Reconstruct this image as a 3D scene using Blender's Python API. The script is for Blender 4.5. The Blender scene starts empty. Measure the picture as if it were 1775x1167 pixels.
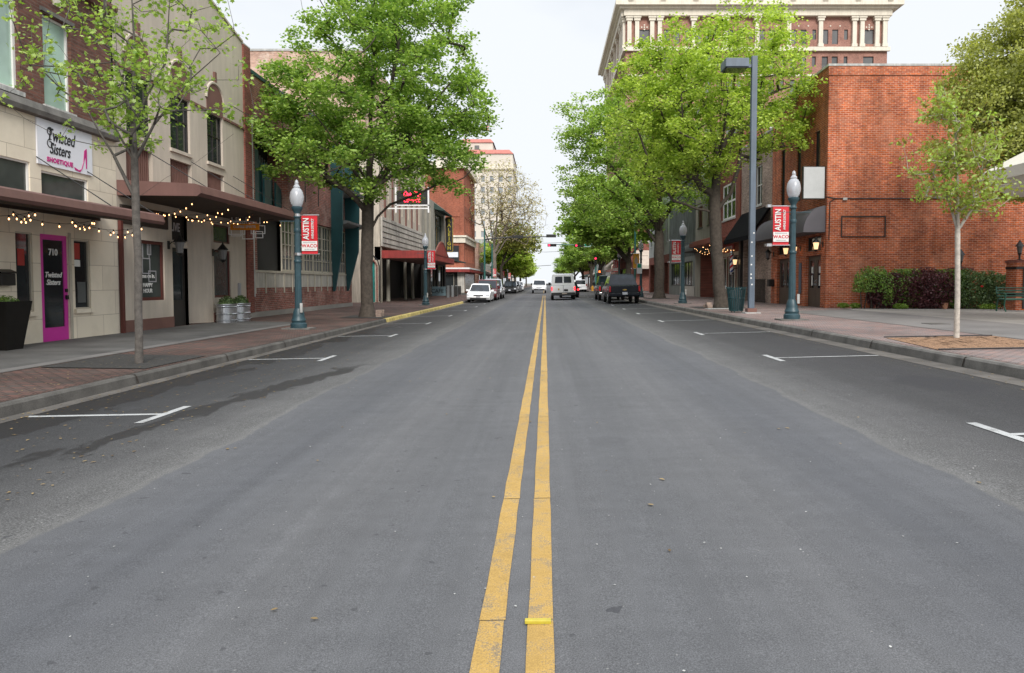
import bpy, bmesh, math, random
import numpy as np
from mathutils import Vector, Matrix
R = math.radians
C = bpy.context.scene.collection
# ---------------------------------------------------------------- camera, sky, sun
cam_d = bpy.data.cameras.new("camera"); cam = bpy.data.objects.new("camera", cam_d); C.objects.link(cam)
cam.location = (0, 0, 1.42); cam.rotation_euler = (R(87.5), 0, 0)
cam_d.sensor_width = 36; cam_d.lens = 1220 / 1775 * 36
cam_d.shift_x = -57.5 / 1775; cam_d.shift_y = -39.2 / 1775
cam_d.clip_start = .05; cam_d.clip_end = 5000
S = bpy.context.scene; S.camera = cam
S.view_settings.view_transform = 'Standard'; S.view_settings.look = 'None'
S.view_settings.exposure = .32; S.view_settings.gamma = 1
W = bpy.data.worlds.new("World"); S.world = W; W.use_nodes = True
nt = W.node_tree; nt.nodes.clear()
SUN_EL, SUN_AZ = R(36), R(164)      # azimuth clockwise from +Y: behind the camera, to the right
o_ = nt.nodes.new('ShaderNodeOutputWorld'); bg = nt.nodes.new('ShaderNodeBackground')
sky = nt.nodes.new('ShaderNodeTexSky'); sky.sky_type = 'NISHITA'; sky.sun_disc = False
sky.sun_elevation = SUN_EL; sky.sun_rotation = SUN_AZ; sky.dust_density = 2.5
tc = nt.nodes.new('ShaderNodeTexCoord'); mp = nt.nodes.new('ShaderNodeMapping'); mp.inputs['Scale'].default_value = (1, 1, 2.2)
nz = nt.nodes.new('ShaderNodeTexNoise'); nz.inputs['Scale'].default_value = 1.5; nz.inputs['Detail'].default_value = 5; nz.inputs['Roughness'].default_value = .5
rp = nt.nodes.new('ShaderNodeValToRGB'); rp.color_ramp.elements[0].position = .36; rp.color_ramp.elements[1].position = .56
rp.color_ramp.elements[0].color = (.72, .72, .72, 1); rp.color_ramp.elements[1].color = (.97, .97, .97, 1)
mx = nt.nodes.new('ShaderNodeMix'); mx.data_type = 'RGBA'; mx.inputs[7].default_value = (7.65, 7.95, 8.3, 1)
L = nt.links.new
L(tc.outputs['Generated'], mp.inputs[0]); L(mp.outputs[0], nz.inputs[0]); L(nz.outputs['Fac'], rp.inputs[0])
L(rp.outputs[0], mx.inputs[0]); L(sky.outputs[0], mx.inputs[6]); # an overcast sky is brighter overhead than towards the horizon
sx_ = nt.nodes.new('ShaderNodeSeparateXYZ'); mr_ = nt.nodes.new('ShaderNodeMapRange'); mr_.interpolation_type = 'SMOOTHSTEP'
mr_.inputs[1].default_value = .42; mr_.inputs[2].default_value = 1; mr_.inputs[3].default_value = 1; mr_.inputs[4].default_value = 2.3
L(tc.outputs['Generated'], sx_.inputs[0]); L(sx_.outputs[2], mr_.inputs[0])
vm_ = nt.nodes.new('ShaderNodeVectorMath'); vm_.operation = 'SCALE'; L(mx.outputs[2], vm_.inputs[0]); L(mr_.outputs[0], vm_.inputs['Scale']); L(vm_.outputs[0], bg.inputs[0]); L(bg.outputs[0], o_.inputs[0])
bg.inputs[1].default_value = .1
sun_d = bpy.data.lights.new("sun", 'SUN'); sun_d.energy = 2.5; sun_d.angle = R(20); sun_d.color = (1, .96, .9)
sun = bpy.data.objects.new("sun", sun_d); C.objects.link(sun)
sdir = Vector((math.sin(SUN_AZ) * math.cos(SUN_EL), math.cos(SUN_AZ) * math.cos(SUN_EL), math.sin(SUN_EL)))
sun.rotation_euler = sdir.to_track_quat('Z', 'Y').to_euler(); sun.location = (0, -20, 40)
S.cycles.max_bounces = 8; S.cycles.diffuse_bounces = 3; S.cycles.transparent_max_bounces = 8
# ---------------------------------------------------------------- materials
class NT:
    def __init__(s, name):
        s.m = bpy.data.materials.new(name); s.m.use_nodes = True; s.t = s.m.node_tree
        s.b = s.t.nodes['Principled BSDF']; s.o = s.t.nodes['Material Output']
    def n(s, ty, **k):
        x = s.t.nodes.new('ShaderNode' + ty)
        for a, v in k.items():
            if a.startswith('i_'): x.inputs[a[2:].replace('_', ' ')].default_value = v
            else: setattr(x, a, v)
        return x
    def l(s, a, b): s.t.links.new(a, b)
    def math(s, op, a, b=None, c=None, clamp=False):
        x = s.n('Math', operation=op); x.use_clamp = clamp
        for i, v in enumerate((a, b, c)):
            if v is None: continue
            if isinstance(v, (int, float)): x.inputs[i].default_value = v
            else: s.l(v, x.inputs[i])
        return x.outputs[0]
    def mix(s, f, a, b, mode='MIX'):
        x = s.n('Mix', data_type='RGBA', blend_type=mode)
        for i, v in ((0, f), (6, a), (7, b)):
            if isinstance(v, (int, float)): x.inputs[i].default_value = v
            elif isinstance(v, tuple): x.inputs[i].default_value = v + (1,)
            else: s.l(v, x.inputs[i])
        return x.outputs[2]
    def pos(s): return s.n('NewGeometry').outputs['Position']
    def noise(s, scale, detail=4, rough=.55, vec=None):
        x = s.n('TexNoise'); x.inputs['Scale'].default_value = scale; x.inputs['Detail'].default_value = detail; x.inputs['Roughness'].default_value = rough
        s.l(vec if vec is not None else s.pos(), x.inputs['Vector']); return x.outputs['Fac']
    def ramp(s, f, stops):
        x = s.n('ValToRGB'); e = x.color_ramp.elements
        while len(e) < len(stops): e.new(.5)
        for i, (p, c) in enumerate(stops):
            e[i].position = p; e[i].color = (c if isinstance(c, tuple) else (c, c, c)) + (1,)
        s.l(f, x.inputs[0]); return x.outputs[0]
    def col(s, c):
        if isinstance(c, tuple): s.b.inputs['Base Color'].default_value = c + (1,)
        else: s.l(c, s.b.inputs['Base Color'])
    def bump(s, h, st=.3, d=.01):
        x = s.n('Bump'); x.inputs['Strength'].default_value = st; x.inputs['Distance'].default_value = d
        s.l(h, x.inputs['Height']); s.l(x.outputs[0], s.b.inputs['Normal'])
    def wallvec(s):
        sp = s.n('SeparateXYZ'); s.l(s.pos(), sp.inputs[0])
        cb = s.n('CombineXYZ'); s.l(s.math('ADD', sp.outputs[0], sp.outputs[1]), cb.inputs[0]); s.l(sp.outputs[2], cb.inputs[1])
        return cb.outputs[0]
def M(name, c, rough=.7, var=.18, scale=2.5, metal=0, bump=0, fine=40, spec=.5, dirt=0):
    t = NT(name); b = t.b; b.inputs['Roughness'].default_value = rough; b.inputs['Metallic'].default_value = metal
    b.inputs['Specular IOR Level'].default_value = spec
    a = t.noise(scale, 5); f = t.noise(fine, 3)
    v = t.math('ADD', t.math('MULTIPLY', a, .7), t.math('MULTIPLY', f, .3))
    lo = tuple(x * (1 - var) for x in c); hi = tuple(min(1, x * (1 + var)) for x in c)
    cc = t.ramp(v, [(.36, lo), (.64, hi)])
    if dirt:
        mpn = t.n('Mapping'); mpn.inputs['Scale'].default_value = (3, 3, .35); t.l(t.pos(), mpn.inputs[0])
        d = t.ramp(t.noise(1.6, 5, .65, mpn.outputs[0]), [(.42, 1 - dirt), (.6, 1.0)])
        cc = t.mix(1, cc, d, 'MULTIPLY')
    t.col(cc)
    if bump: t.bump(f, bump, .01)
    return t.m
def brick(name, c1, c2, mort, w=.22, h=.075, ms=.008, ground=False, streak=.25, bump=.5, off=.5, white=0, patch=None, hs=True, vs=0):
    t = NT(name); t.b.inputs['Roughness'].default_value = .9; t.b.inputs['Specular IOR Level'].default_value = .25
    v = t.pos() if ground else t.wallvec()
    bt = t.n('TexBrick'); bt.offset = off; bt.inputs['Scale'].default_value = 1
    for k, x in (('Brick Width', w), ('Row Height', h), ('Mortar Size', ms), ('Mortar Smooth', .3), ('Bias', 0)): bt.inputs[k].default_value = x
    for k, x in (('Color1', c1), ('Color2', c2), ('Mortar', mort)): bt.inputs[k].default_value = x + (1,)
    t.l(v, bt.inputs['Vector'])
    cc = bt.outputs['Color']
    big = t.ramp(t.noise(.55, 6, .65), [(.35, 1 - streak), (.62, 1 + streak * .4)])
    cc = t.mix(1, cc, big, 'MULTIPLY')
    mpn = t.n('Mapping'); mpn.inputs['Scale'].default_value = (1.2, 1.2, 1.2) if ground else (2.2, 9, 1); t.l(v, mpn.inputs[0])
    if hs: cc = t.mix(1, cc, t.ramp(t.noise(1.5, 4, .6, mpn.outputs[0]), [(.38, .72), (.6, 1.12)]), 'MULTIPLY')
    if vs:
        mv = t.n('Mapping'); mv.inputs['Scale'].default_value = (1.6, .22, 1); t.l(v, mv.inputs[0])
        cc = t.mix(1, cc, t.ramp(t.noise(1.3, 6, .7, mv.outputs[0]), [(.36, 1 - vs), (.55, 1.0), (.7, 1.12)]), 'MULTIPLY')
    if white:
        e = t.ramp(t.noise(.9, 6, .75), [(.5, 0.), (.66, white)])
        cc = t.mix(e, cc, patch or (.62, .55, .5))
    t.col(cc); t.bump(bt.outputs['Fac'], -bump if False else bump, -.006)
    return t.m
def emis(name, c, st, base=None):
    t = NT(name); t.b.inputs['Base Color'].default_value = (base or c) + (1,)
    t.b.inputs['Emission Color'].default_value = c + (1,); t.b.inputs['Emission Strength'].default_value = st
    t.m.cycles.emission_sampling = 'NONE'; return t.m
def glass(name, c=(.02, .024, .026), rough=.06, var=.30, scale=.8, spec=.6):
    t = NT(name); t.b.inputs['Roughness'].default_value = rough; t.b.inputs['Specular IOR Level'].default_value = spec
    t.col(t.ramp(t.noise(scale, 3), [(.38, tuple(x * (1 - var) for x in c)), (.62, tuple(x * (1 + var) for x in c))]))
    t.bump(t.noise(1.2, 1), .06, .03)
    return t.m
def leafmat(name, lo, hi, trans=.35, sc=.35):
    t = NT(name); t.t.nodes.remove(t.b)
    g = t.n('NewGeometry')
    v = t.math('ADD', t.math('MULTIPLY', g.outputs['Random Per Island'], .55), t.math('MULTIPLY', t.noise(sc, 3), .45))
    c = t.ramp(v, [(.2, lo), (.8, hi)])
    d = t.n('BsdfDiffuse'); tr = t.n('BsdfTranslucent'); gl = t.n('BsdfGlossy'); gl.inputs['Roughness'].default_value = .45; gl.inputs['Color'].default_value = (.8, .85, .8, 1)
    t.l(c, d.inputs[0]); t.l(t.mix(1, c, (1.25, 1.3, .7), 'MULTIPLY'), tr.inputs[0])
    m1 = t.n('MixShader'); m1.inputs[0].default_value = trans; t.l(d.outputs[0], m1.inputs[1]); t.l(tr.outputs[0], m1.inputs[2])
    m2 = t.n('MixShader'); m2.inputs[0].default_value = .045; t.l(m1.outputs[0], m2.inputs[1]); t.l(gl.outputs[0], m2.inputs[2])
    t.l(m2.outputs[0], t.o.inputs[0]); return t.m

def road_mat():
    t = NT("asphalt"); t.b.inputs['Roughness'].default_value = .82; t.b.inputs['Specular IOR Level'].default_value = .35
    sp = t.n('SeparateXYZ'); t.l(t.pos(), sp.inputs[0]); X, Y = sp.outputs[0], sp.outputs[1]
    def streak(sx, sy, sc, det, a, b, lo=.3, hi=.7):
        m = t.n('Mapping'); m.inputs['Scale'].default_value = (sx, sy, 1); t.l(t.pos(), m.inputs[0])
        return t.ramp(t.noise(sc, det, .6, m.outputs[0]), [(lo, a), (hi, b)])
    ax = t.math('ABSOLUTE', t.math('SUBTRACT', X, -.03))
    edge = t.math('ADD', ax, t.math('ADD', t.math('MULTIPLY', t.math('SUBTRACT', t.noise(.55, 2), .5), .35), t.math('MULTIPLY', t.math('SUBTRACT', t.noise(9, 3), .5), .07)))
    soft = t.math('ADD', ax, t.math('MULTIPLY', t.math('SUBTRACT', t.noise(1.1, 5, .6), .5), .7))
    inner = t.ramp(t.math('DIVIDE', soft, 8), [(0, (.126, .127, .131)), (.07, (.108, .110, .115)), (.17, (.124, .125, .129)), (.27, (.098, .101, .109)), (.36, (.108, .110, .116))])
    outer = t.ramp(t.math('DIVIDE', soft, 8), [(.36, (.128, .127, .124)), (.44, (.088, .087, .087)), (.53, (.050, .050, .051)), (.66, (.037, .037, .039)), (.76, (.040, .039, .038))])
    isout = t.ramp(t.math('SUBTRACT', edge, 2.4), [(.49, 0.), (.52, 1.)])
    inner = t.mix(1, inner, t.ramp(t.noise(170, 3, .75), [(.3, .52), (.5, .98), (.7, 1.65)]), 'MULTIPLY')
    outer = t.mix(1, outer, t.ramp(t.noise(95, 3, .75), [(.3, .40), (.5, .95), (.68, 2.0)]), 'MULTIPLY')
    base = t.mix(isout, inner, outer)
    lip = t.math('MULTIPLY', t.ramp(t.math('SUBTRACT', edge, 2.4), [(.49, 0.), (.51, 1.), (.55, 1.), (.60, 0.)]), t.ramp(t.noise(25, 4, .7), [(.42, .1), (.6, .5)]))
    base = t.mix(lip, base, (.17, .167, .16))
    base = t.mix(1, base, streak(3.2, .08, 1, 5, .90, 1.08), 'MULTIPLY'); base = t.mix(1, base, streak(9, .12, 1, 4, .95, 1.05), 'MULTIPLY')
    base = t.mix(1, base, streak(.5, 6, 1, 4, .96, 1.04), 'MULTIPLY'); base = t.mix(1, base, t.ramp(t.noise(.45, 6, .6), [(.3, .92), (.7, 1.07)]), 'MULTIPLY')
    base = t.mix(1, base, t.ramp(t.noise(6, 5, .7), [(.3, .93), (.7, 1.07)]), 'MULTIPLY')
    def cell(scale, warp, ws, rad, thr, ch, r1=None):
        vo = t.n('TexVoronoi'); vo.inputs['Scale'].default_value = scale; v = t.pos()
        if warp:
            nv = t.n('TexNoise'); nv.inputs['Scale'].default_value = ws; t.l(t.pos(), nv.inputs['Vector'])
            va = t.n('VectorMath', operation='MULTIPLY_ADD'); t.l(nv.outputs['Color'], va.inputs[0]); va.inputs[1].default_value = (warp, warp, 0); t.l(t.pos(), va.inputs[2]); v = va.outputs[0]
        t.l(v, vo.inputs['Vector']); s = t.n('SeparateColor'); t.l(vo.outputs['Color'], s.inputs[0])
        return t.math('MULTIPLY', t.math('LESS_THAN', vo.outputs['Distance'], rad), t.math('GREATER_THAN', s.outputs[ch], thr))
    base = t.mix(t.math('MULTIPLY', cell(26, 0, 1, .11, .90, 0), .4), base, (.42, .41, .38))
    base = t.mix(t.math('MULTIPLY', cell(1.9, .16, 9, .055, .3, 1), .62), base, (.035, .036, .042))
    base = t.mix(t.math('MULTIPLY', cell(5.5, .1, 14, .09, .62, 2), .55), base, (.045, .046, .05))
    base = t.mix(t.math('MULTIPLY', cell(.9, .5, 3, .16, .6, 1), .22), base, (.07, .07, .075))
    def band(v, a, b, w):
        return t.math('MULTIPLY', t.math('DIVIDE', t.math('SUBTRACT', v, a), w, clamp=True), t.math('DIVIDE', t.math('SUBTRACT', b, v), w, clamp=True))
    m = t.n('Mapping'); m.inputs['Scale'].default_value = (1.2, .55, 1); t.l(t.pos(), m.inputs[0]); wn = t.math('SUBTRACT', t.noise(1.6, 6, .65, m.outputs[0]), .5)
    # damp ribbon and damp gutter strip, left parking lane
    cx_ = t.math('ADD', t.math('MULTIPLY', Y, .16), -5.36)
    rib = t.ramp(t.math('SUBTRACT', t.math('ADD', t.math('ABSOLUTE', t.math('SUBTRACT', X, cx_)), t.math('MULTIPLY', wn, 1.3)), -.3), [(.44, 1.), (.50, 0.)])
    rib = t.math('MULTIPLY', rib, band(Y, 3.2, 13.2, 1.2))
    gut = t.math('MULTIPLY', t.ramp(t.math('ADD', t.math('ADD', X, 5.75), t.math('MULTIPLY', wn, 2.6)), [(.40, 1.), (.52, 0.)]), band(Y, 1, 28, 3))
    wet = t.math('MAXIMUM', rib, gut); base = t.mix(t.math('MULTIPLY', wet, .8), base, (.014, .013, .014))
    ex = t.math('POWER', t.math('DIVIDE', t.math('SUBTRACT', X, 5.15), .56), 2); ey = t.math('POWER', t.math('DIVIDE', t.math('SUBTRACT', Y, 9.15), .85), 2)
    ov = t.math('ADD', t.math('ADD', ex, ey), t.math('MULTIPLY', t.math('SUBTRACT', t.noise(3, 4), .5), 1.6))
    base = t.mix(t.ramp(ov, [(.5, .62), (1., 0.)]), base, (.030, .030, .034))
    ck = t.n('TexVoronoi', feature='DISTANCE_TO_EDGE'); ck.inputs['Scale'].default_value = .33
    va2 = t.n('VectorMath', operation='MULTIPLY_ADD'); n4 = t.n('TexNoise'); n4.inputs['Scale'].default_value = 2.2; n4.inputs['Detail'].default_value = 6; t.l(t.pos(), n4.inputs['Vector'])
    t.l(n4.outputs['Color'], va2.inputs[0]); va2.inputs[1].default_value = (.9, .9, 0); t.l(t.pos(), va2.inputs[2]); t.l(va2.outputs[0], ck.inputs['Vector'])
    crk = t.math('MULTIPLY', t.math('LESS_THAN', ck.outputs['Distance'], .003), t.ramp(t.noise(.35, 2), [(.6, 0.), (.66, 1.)]))
    base = t.mix(t.math('MULTIPLY', crk, .5), base, (.05, .05, .05))
    base = t.mix(1, base, (.86, .86, .87), 'MULTIPLY'); t.col(base); t.bump(t.noise(140, 3, .7), .35, .006)
    t.l(t.math('SUBTRACT', .84, t.math('MULTIPLY', wet, .3)), t.b.inputs['Roughness'])
    return t.m
def paint_mat(name, c, wear=.5):
    t = NT(name); t.b.inputs['Roughness'].default_value = .7
    n1 = t.noise(7, 6, .75); n2 = t.noise(150, 3, .75)
    cc = t.ramp(n1, [(.35, tuple(x * .78 for x in c)), (.6, c)])
    w = t.math('GREATER_THAN', t.math('ADD', t.math('MULTIPLY', n1, .5), t.math('MULTIPLY', n2, .5)), .555 - .03 * wear)
    cc = t.mix(t.math('MULTIPLY', w, .7), cc, (.13, .128, .122)); cc = t.mix(1, cc, t.ramp(t.noise(170, 3, .75), [(.32, .62), (.5, 1.0), (.7, 1.25)]), 'MULTIPLY'); cc = t.mix(1, cc, t.ramp(t.noise(.8, 4), [(.3, .82), (.7, 1.08)]), 'MULTIPLY'); t.col(cc); return t.m
MT = {}
MT['road'] = road_mat()
MT['yellow'] = paint_mat('yellow_paint', (.49, .305, .08)); MT['white_line'] = paint_mat('white_paint', (.50, .51, .51), .8)
MT['kerb'] = M('kerb_concrete', (.135, .128, .117), .9, .4, 2.6, bump=.3, fine=60); MT['kerb_l'] = M('grimy_kerb_concrete', (.082, .077, .070), .9, .4, 2.6, bump=.3, fine=60)  # left kerb is a darker copy: that side's shade is in its colour
MT['kerb_yellow'] = M('kerb_yellow', (.48, .38, .13), .8, .35, 3)
MT['gutter'] = M('gutter_concrete', (.095, .086, .077), .9, .4, 1.6, bump=.3, fine=70)
MT['walk'] = M('sidewalk_concrete', (.25, .235, .215), .88, .2, .7, bump=.2, fine=60)
MT['walk_l'] = M('grimy_sidewalk_concrete', (.088, .085, .081), .88, .3, 1.1, bump=.2, fine=60)  # darker left copy, with the shade of trees and fronts in the colour
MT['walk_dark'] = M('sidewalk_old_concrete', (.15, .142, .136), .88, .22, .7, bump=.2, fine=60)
MT['paver'] = brick('brick_pavers', (.165, .085, .070), (.095, .075, .066), (.03, .027, .025), .205, .1, .013, ground=True, streak=.35, white=.15, patch=(.13, .12, .11), hs=False)  # left pavers darkened: the shade on that side is part of the colour
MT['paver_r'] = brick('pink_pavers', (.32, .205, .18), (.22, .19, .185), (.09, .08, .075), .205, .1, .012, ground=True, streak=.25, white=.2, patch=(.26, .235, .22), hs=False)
MT['ground'] = M('earth', (.15, .14, .11), .95, .3, .1)
MT['mulch'] = M('mulch', (.26, .15, .085), .95, .75, 45, bump=1, fine=80)
MT['stone'] = brick('limestone_blocks', (.74, .665, .535), (.66, .59, .475), (.38, .32, .25), 1.02, .62, .007, streak=.16, bump=.3, white=.22, patch=(.55, .47, .36), hs=False)
MT['brown_brick'] = brick('brown_brick', (.185, .085, .062), (.125, .062, .048), (.16, .115, .095), streak=.2)
MT['stucco'] = M('beige_stucco', (.52, .455, .38), .92, .07, .8, bump=.25, fine=30, dirt=.10)
MT['stucco_dark'] = M('stucco_brown', (.165, .082, .066), .85, .12, 1.5)
MT['red_brick'] = brick('red_brick', (.58, .135, .040), (.36, .08, .034), (.55, .36, .27), .215, .078, .009, streak=.32, bump=.5, white=.34, patch=(.56, .27, .17), vs=.34)
MT['red_brick2'] = brick('dark_red_brick', (.27, .075, .055), (.19, .06, .045), (.22, .15, .12), streak=.25)
MT['tan_brick'] = brick('tan_brick', (.42, .31, .25), (.27, .195, .16), (.36, .30, .26), .215, .078, .009, streak=.3)
MT['pink_brick'] = brick('faded_pink_brick', (.60, .37, .28), (.50, .30, .23), (.58, .48, .40), streak=.25, white=.75, patch=(.68, .57, .48))
MT['hotel_brick'] = brick('hotel_brick', (.36, .11, .06), (.30, .095, .055), (.33, .17, .13), streak=.2)
MT['tower_brick'] = brick('tower_brick', (.38, .18, .135), (.31, .15, .12), (.38, .27, .22), streak=.25)
MT['low_brick'] = brick('weathered_red_brick', (.34, .10, .075), (.22, .08, .065), (.34, .26, .22), .215, .078, .012, streak=.45, white=.45, patch=(.42, .30, .26))
MT['coping'] = M('coping', (.50, .50, .48), .7, .2, 3, dirt=.3)
MT['cream'] = M('cream_plaster', (.52, .46, .38), .88, .12, .9, dirt=.25)
MT['cream_light'] = M('cream_stone', (.74, .68, .57), .8, .08, 1.2, dirt=.12)
MT['white_band'] = M('weathered_white_board', (.50, .47, .42), .85, .2, 1.2, dirt=.35)
MT['teal'] = M('teal_metal', (.012, .065, .075), .45, .15, 2)
MT['gray_metal'] = M('grey_metal', (.17, .18, .185), .5, .12, 2)
MT['panel_white'] = M('white_infill_panel', (.48, .45, .40), .8, .1, 1.5, dirt=.25)
MT['frame_cream'] = M('cream_frame', (.42, .38, .31), .7, .12, 3)
MT['frame_white'] = M('white_frame', (.72, .71, .68), .5, .08, 3)
MT['frame_dark'] = M('dark_frame', (.025, .022, .02), .5, .1, 3)
MT['frame_red'] = M('oxblood_frame', (.10, .025, .02), .5, .1, 3)
MT['glass'] = glass('window_glass'); MT['glass_green'] = glass('green_curtained_glass', (.36, .50, .42), .08, .22, .7)
MT['glass_soft'] = glass('dim_glass', (.055, .065, .06), .12); MT['glass_grey'] = glass('grey_glass', (.13, .13, .13), .15, .3, .15)
MT['curtain'] = M('grey_curtain', (.12, .12, .12), .8, .15, 4)
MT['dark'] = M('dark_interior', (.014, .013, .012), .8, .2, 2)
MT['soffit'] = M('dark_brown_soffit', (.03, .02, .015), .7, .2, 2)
MT['canopy'] = M('mauve_brown_metal', (.155, .078, .066), .55, .1, 1.4, dirt=.12)
MT['red_canopy'] = M('red_canopy', (.30, .035, .03), .55, .2, 2, dirt=.3)
MT['rust'] = M('rust_canopy', (.19, .05, .032), .6, .2, 2)
MT['magenta'] = M('magenta_paint', (.53, .035, .31), .35, .04, 2); MT['magenta_print'] = M('magenta_print', (.50, .02, .20), .5, .04, 2)
MT['sign_white'] = M('sign_white', (.72, .73, .78), .4, .03, 2); MT['white'] = M('white_paint_metal', (.76, .76, .76), .45, .04, 2)
MT['decal'] = M('white_decal', (.68, .68, .66), .6, .04, 2)
MT['print_black'] = M('black_print', (.012, .012, .016), .5, .1, 4); MT['print_grey'] = M('grey_print', (.33, .33, .35), .6, .05, 3)
MT['banner_red'] = M('red_banner_fabric', (.52, .008, .018), .65, .08, 6); MT['banner_orange'] = M('orange_banner_fabric', (.72, .34, .03), .65, .1, 6)
MT['black'] = M('black_paint', (.012, .012, .012), .45, .2, 4)
MT['planter'] = M('black_planter', (.009, .008, .007), .7, .2, 4, spec=.2)
MT['galv'] = M('galvanised_steel', (.50, .52, .55), .32, .2, 4, metal=.85)
MT['lamp_green'] = M('lamp_green_iron', (.024, .058, .072), .45, .15, 5); MT['signal_green'] = M('signal_pole_green', (.02, .10, .085), .4, .1, 3)
MT['pole_grey'] = M('blue_grey_steel', (.105, .138, .18), .45, .12, 2, dirt=.2)
MT['aged_white'] = M('aged_sign_face', (.46, .47, .47), .4, .12, .9)
MT['bright_white'] = M('gloss_white_metal', (.88, .88, .88), .35, .03, 2)
MT['orange'] = M('orange_sign', (.80, .27, .01), .5, .08, 3)
MT['awning_grey'] = M('grey_awning_canvas', (.105, .098, .108), .85, .1, 2); MT['awning_black'] = M('black_awning_canvas', (.007, .007, .008), .95, .2, 2, spec=.1)
MT['awning_cream'] = M('cream_awning_canvas', (.45, .38, .32), .85, .1, 2); MT['awning_green'] = M('dark_green_canvas', (.03, .055, .048), .8, .15, 2)
MT['awning_slate'] = M('slate_canvas', (.085, .09, .088), .85, .12, 2)
MT['door_brown'] = M('brown_door', (.075, .052, .038), .55, .15, 3)
MT['corrug'] = M('grey_vertical_siding', (.20, .22, .21), .6, .12, 1.2, dirt=.35)
MT['greybeige'] = M('grey_beige_render', (.33, .31, .26), .88, .1, 1, dirt=.2); MT['palegrey'] = M('pale_grey_render', (.42, .44, .42), .85, .1, 1, dirt=.2)
MT['bluegrey'] = M('blue_grey_vinyl', (.17, .25, .28), .5, .1, 2); MT['mural_teal'] = M('teal_mural_door', (.01, .20, .18), .7, .25, 3)
MT['roof_red'] = M('red_roof_tile', (.45, .16, .13), .8, .15, 1); MT['tower_cream'] = M('tower_cream', (.62, .57, .50), .85, .07, .3)
MT['pavilion'] = M('pavilion_cream', (.66, .62, .53), .6, .05, 2)
MT['bark'] = M('maple_bark', (.062, .050, .040), .95, .35, 9, bump=1, fine=35)
MT['bark_grey'] = M('grey_brown_bark', (.17, .145, .12), .95, .25, 6)
MT['tower_pane'] = glass('tower_window_glass', (.26, .29, .31), .2, .15, .1)  # panes lightened so that distance haze is in their colour
MT['bark_young'] = M('young_bark', (.095, .085, .076), .9, .3, 12, bump=.6, fine=50); MT['bark_pale'] = M('pale_painted_bark', (.46, .42, .37), .9, .25, 10, bump=.5, fine=50)
MT['leaf_maple'] = leafmat('maple_leaves', (.10, .21, .03), (.46, .62, .15), .42)
MT['leaf_lime'] = leafmat('lime_leaves', (.19, .30, .03), (.62, .74, .16), .48)
MT['leaf_mid'] = leafmat('mid_green_leaves', (.13, .24, .03), (.50, .66, .16), .44)
MT['leaf_young'] = leafmat('young_tree_leaves', (.15, .26, .03), (.50, .64, .16), .45)
MT['leaf_cedar'] = leafmat('cedar_leaves', (.22, .25, .05), (.50, .52, .14), .42); MT['leaf_red'] = leafmat('bronze_leaves', (.20, .13, .04), (.42, .60, .11), .45, 2.5)
MT['leaf_bud'] = leafmat('tan_buds', (.36, .29, .15), (.66, .60, .36), .4)
MT['hedge_green'] = leafmat('hedge_green_leaves', (.05, .12, .02), (.30, .44, .09), .32, 1.2)
MT['hedge_dark'] = leafmat('hedge_dark_leaves', (.035, .08, .025), (.20, .28, .11), .25, 1.2)
MT['hedge_purple'] = leafmat('hedge_purple_leaves', (.04, .012, .016), (.19, .06, .07), .25, 1.5); MT['weed'] = leafmat('weed_leaves', (.07, .15, .01), (.25, .36, .05), .3)
MT['litter'] = leafmat('leaf_litter', (.10, .06, .03), (.36, .26, .12), .1, 5)
MT['tyre'] = M('tyre_rubber', (.018, .018, .018), .85, .2, 8); MT['rim'] = M('alloy_rim', (.40, .40, .41), .35, .1, 4, metal=.7)
MT['car_glass'] = glass('car_glass', (.012, .018, .026), .06, .4, 2, .35)
MT['tail'] = M('tail_lamp_red', (.42, .012, .015), .25, .05, 4); MT['tail_lit'] = emis('lit_tail_lamp', (1, .03, .04), 2.2)
MT['head'] = M('head_lamp_glass', (.55, .57, .6), .15, .1, 6); MT['amber'] = emis('amber_lamp', (1, .35, .05), 1.2)
MT['plastic'] = M('black_plastic', (.02, .02, .022), .6, .2, 5); MT['chrome'] = M('chrome', (.6, .6, .62), .2, .1, 4, metal=.9); MT['gold'] = M('gold_badge', (.45, .30, .08), .35, .1, 4, metal=.5)
MT['plate'] = M('number_plate', (.55, .57, .62), .5, .05, 8)
MT['bulb'] = emis('warm_bulb', (1, .50, .20), 4.5, (1, .8, .6)); MT['lamp_lit'] = emis('lit_lantern_glass', (1, .62, .30), 1.1, (.5, .4, .3))
MT['led'] = emis('red_led', (1, .02, .06), 3.0); MT['red_sig'] = emis('red_signal', (1, .02, .07), 3.0); MT['hand'] = emis('orange_hand', (1, .16, .02), 2.5)
MT['neon'] = emis('dim_sign_letters', (.5, .5, .5), .25)
t_ = NT('lamp_globe'); t_.b.inputs['Base Color'].default_value = (.62, .64, .68, 1); t_.b.inputs['Roughness'].default_value = .25
t_.b.inputs['Transmission Weight'].default_value = .45; t_.b.inputs['Alpha'].default_value = 1; MT['globe'] = t_.m
MT['green_sign'] = M('green_street_sign', (.0, .27, .17), .4, .05, 3); MT['hydrant'] = M('yellow_hydrant', (.62, .30, .02), .5, .1, 3)
MT['bin'] = M('green_bin_steel', (.018, .062, .068), .4, .15, 5); MT['bench'] = M('green_bench_steel', (.012, .07, .045), .45, .15, 4)
MT['terracotta'] = M('terracotta', (.42, .2, .12), .8, .15, 5); MT['soil'] = M('soil', (.03, .022, .016), .95, .3, 20)
MT['red_sign'] = M('red_sign', (.35, .03, .025), .5, .1, 3); MT['blue'] = M('navy_blue', (.02, .04, .18), .5, .1, 3); MT['red'] = M('bright_red', (.5, .01, .01), .5, .1, 3)
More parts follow.
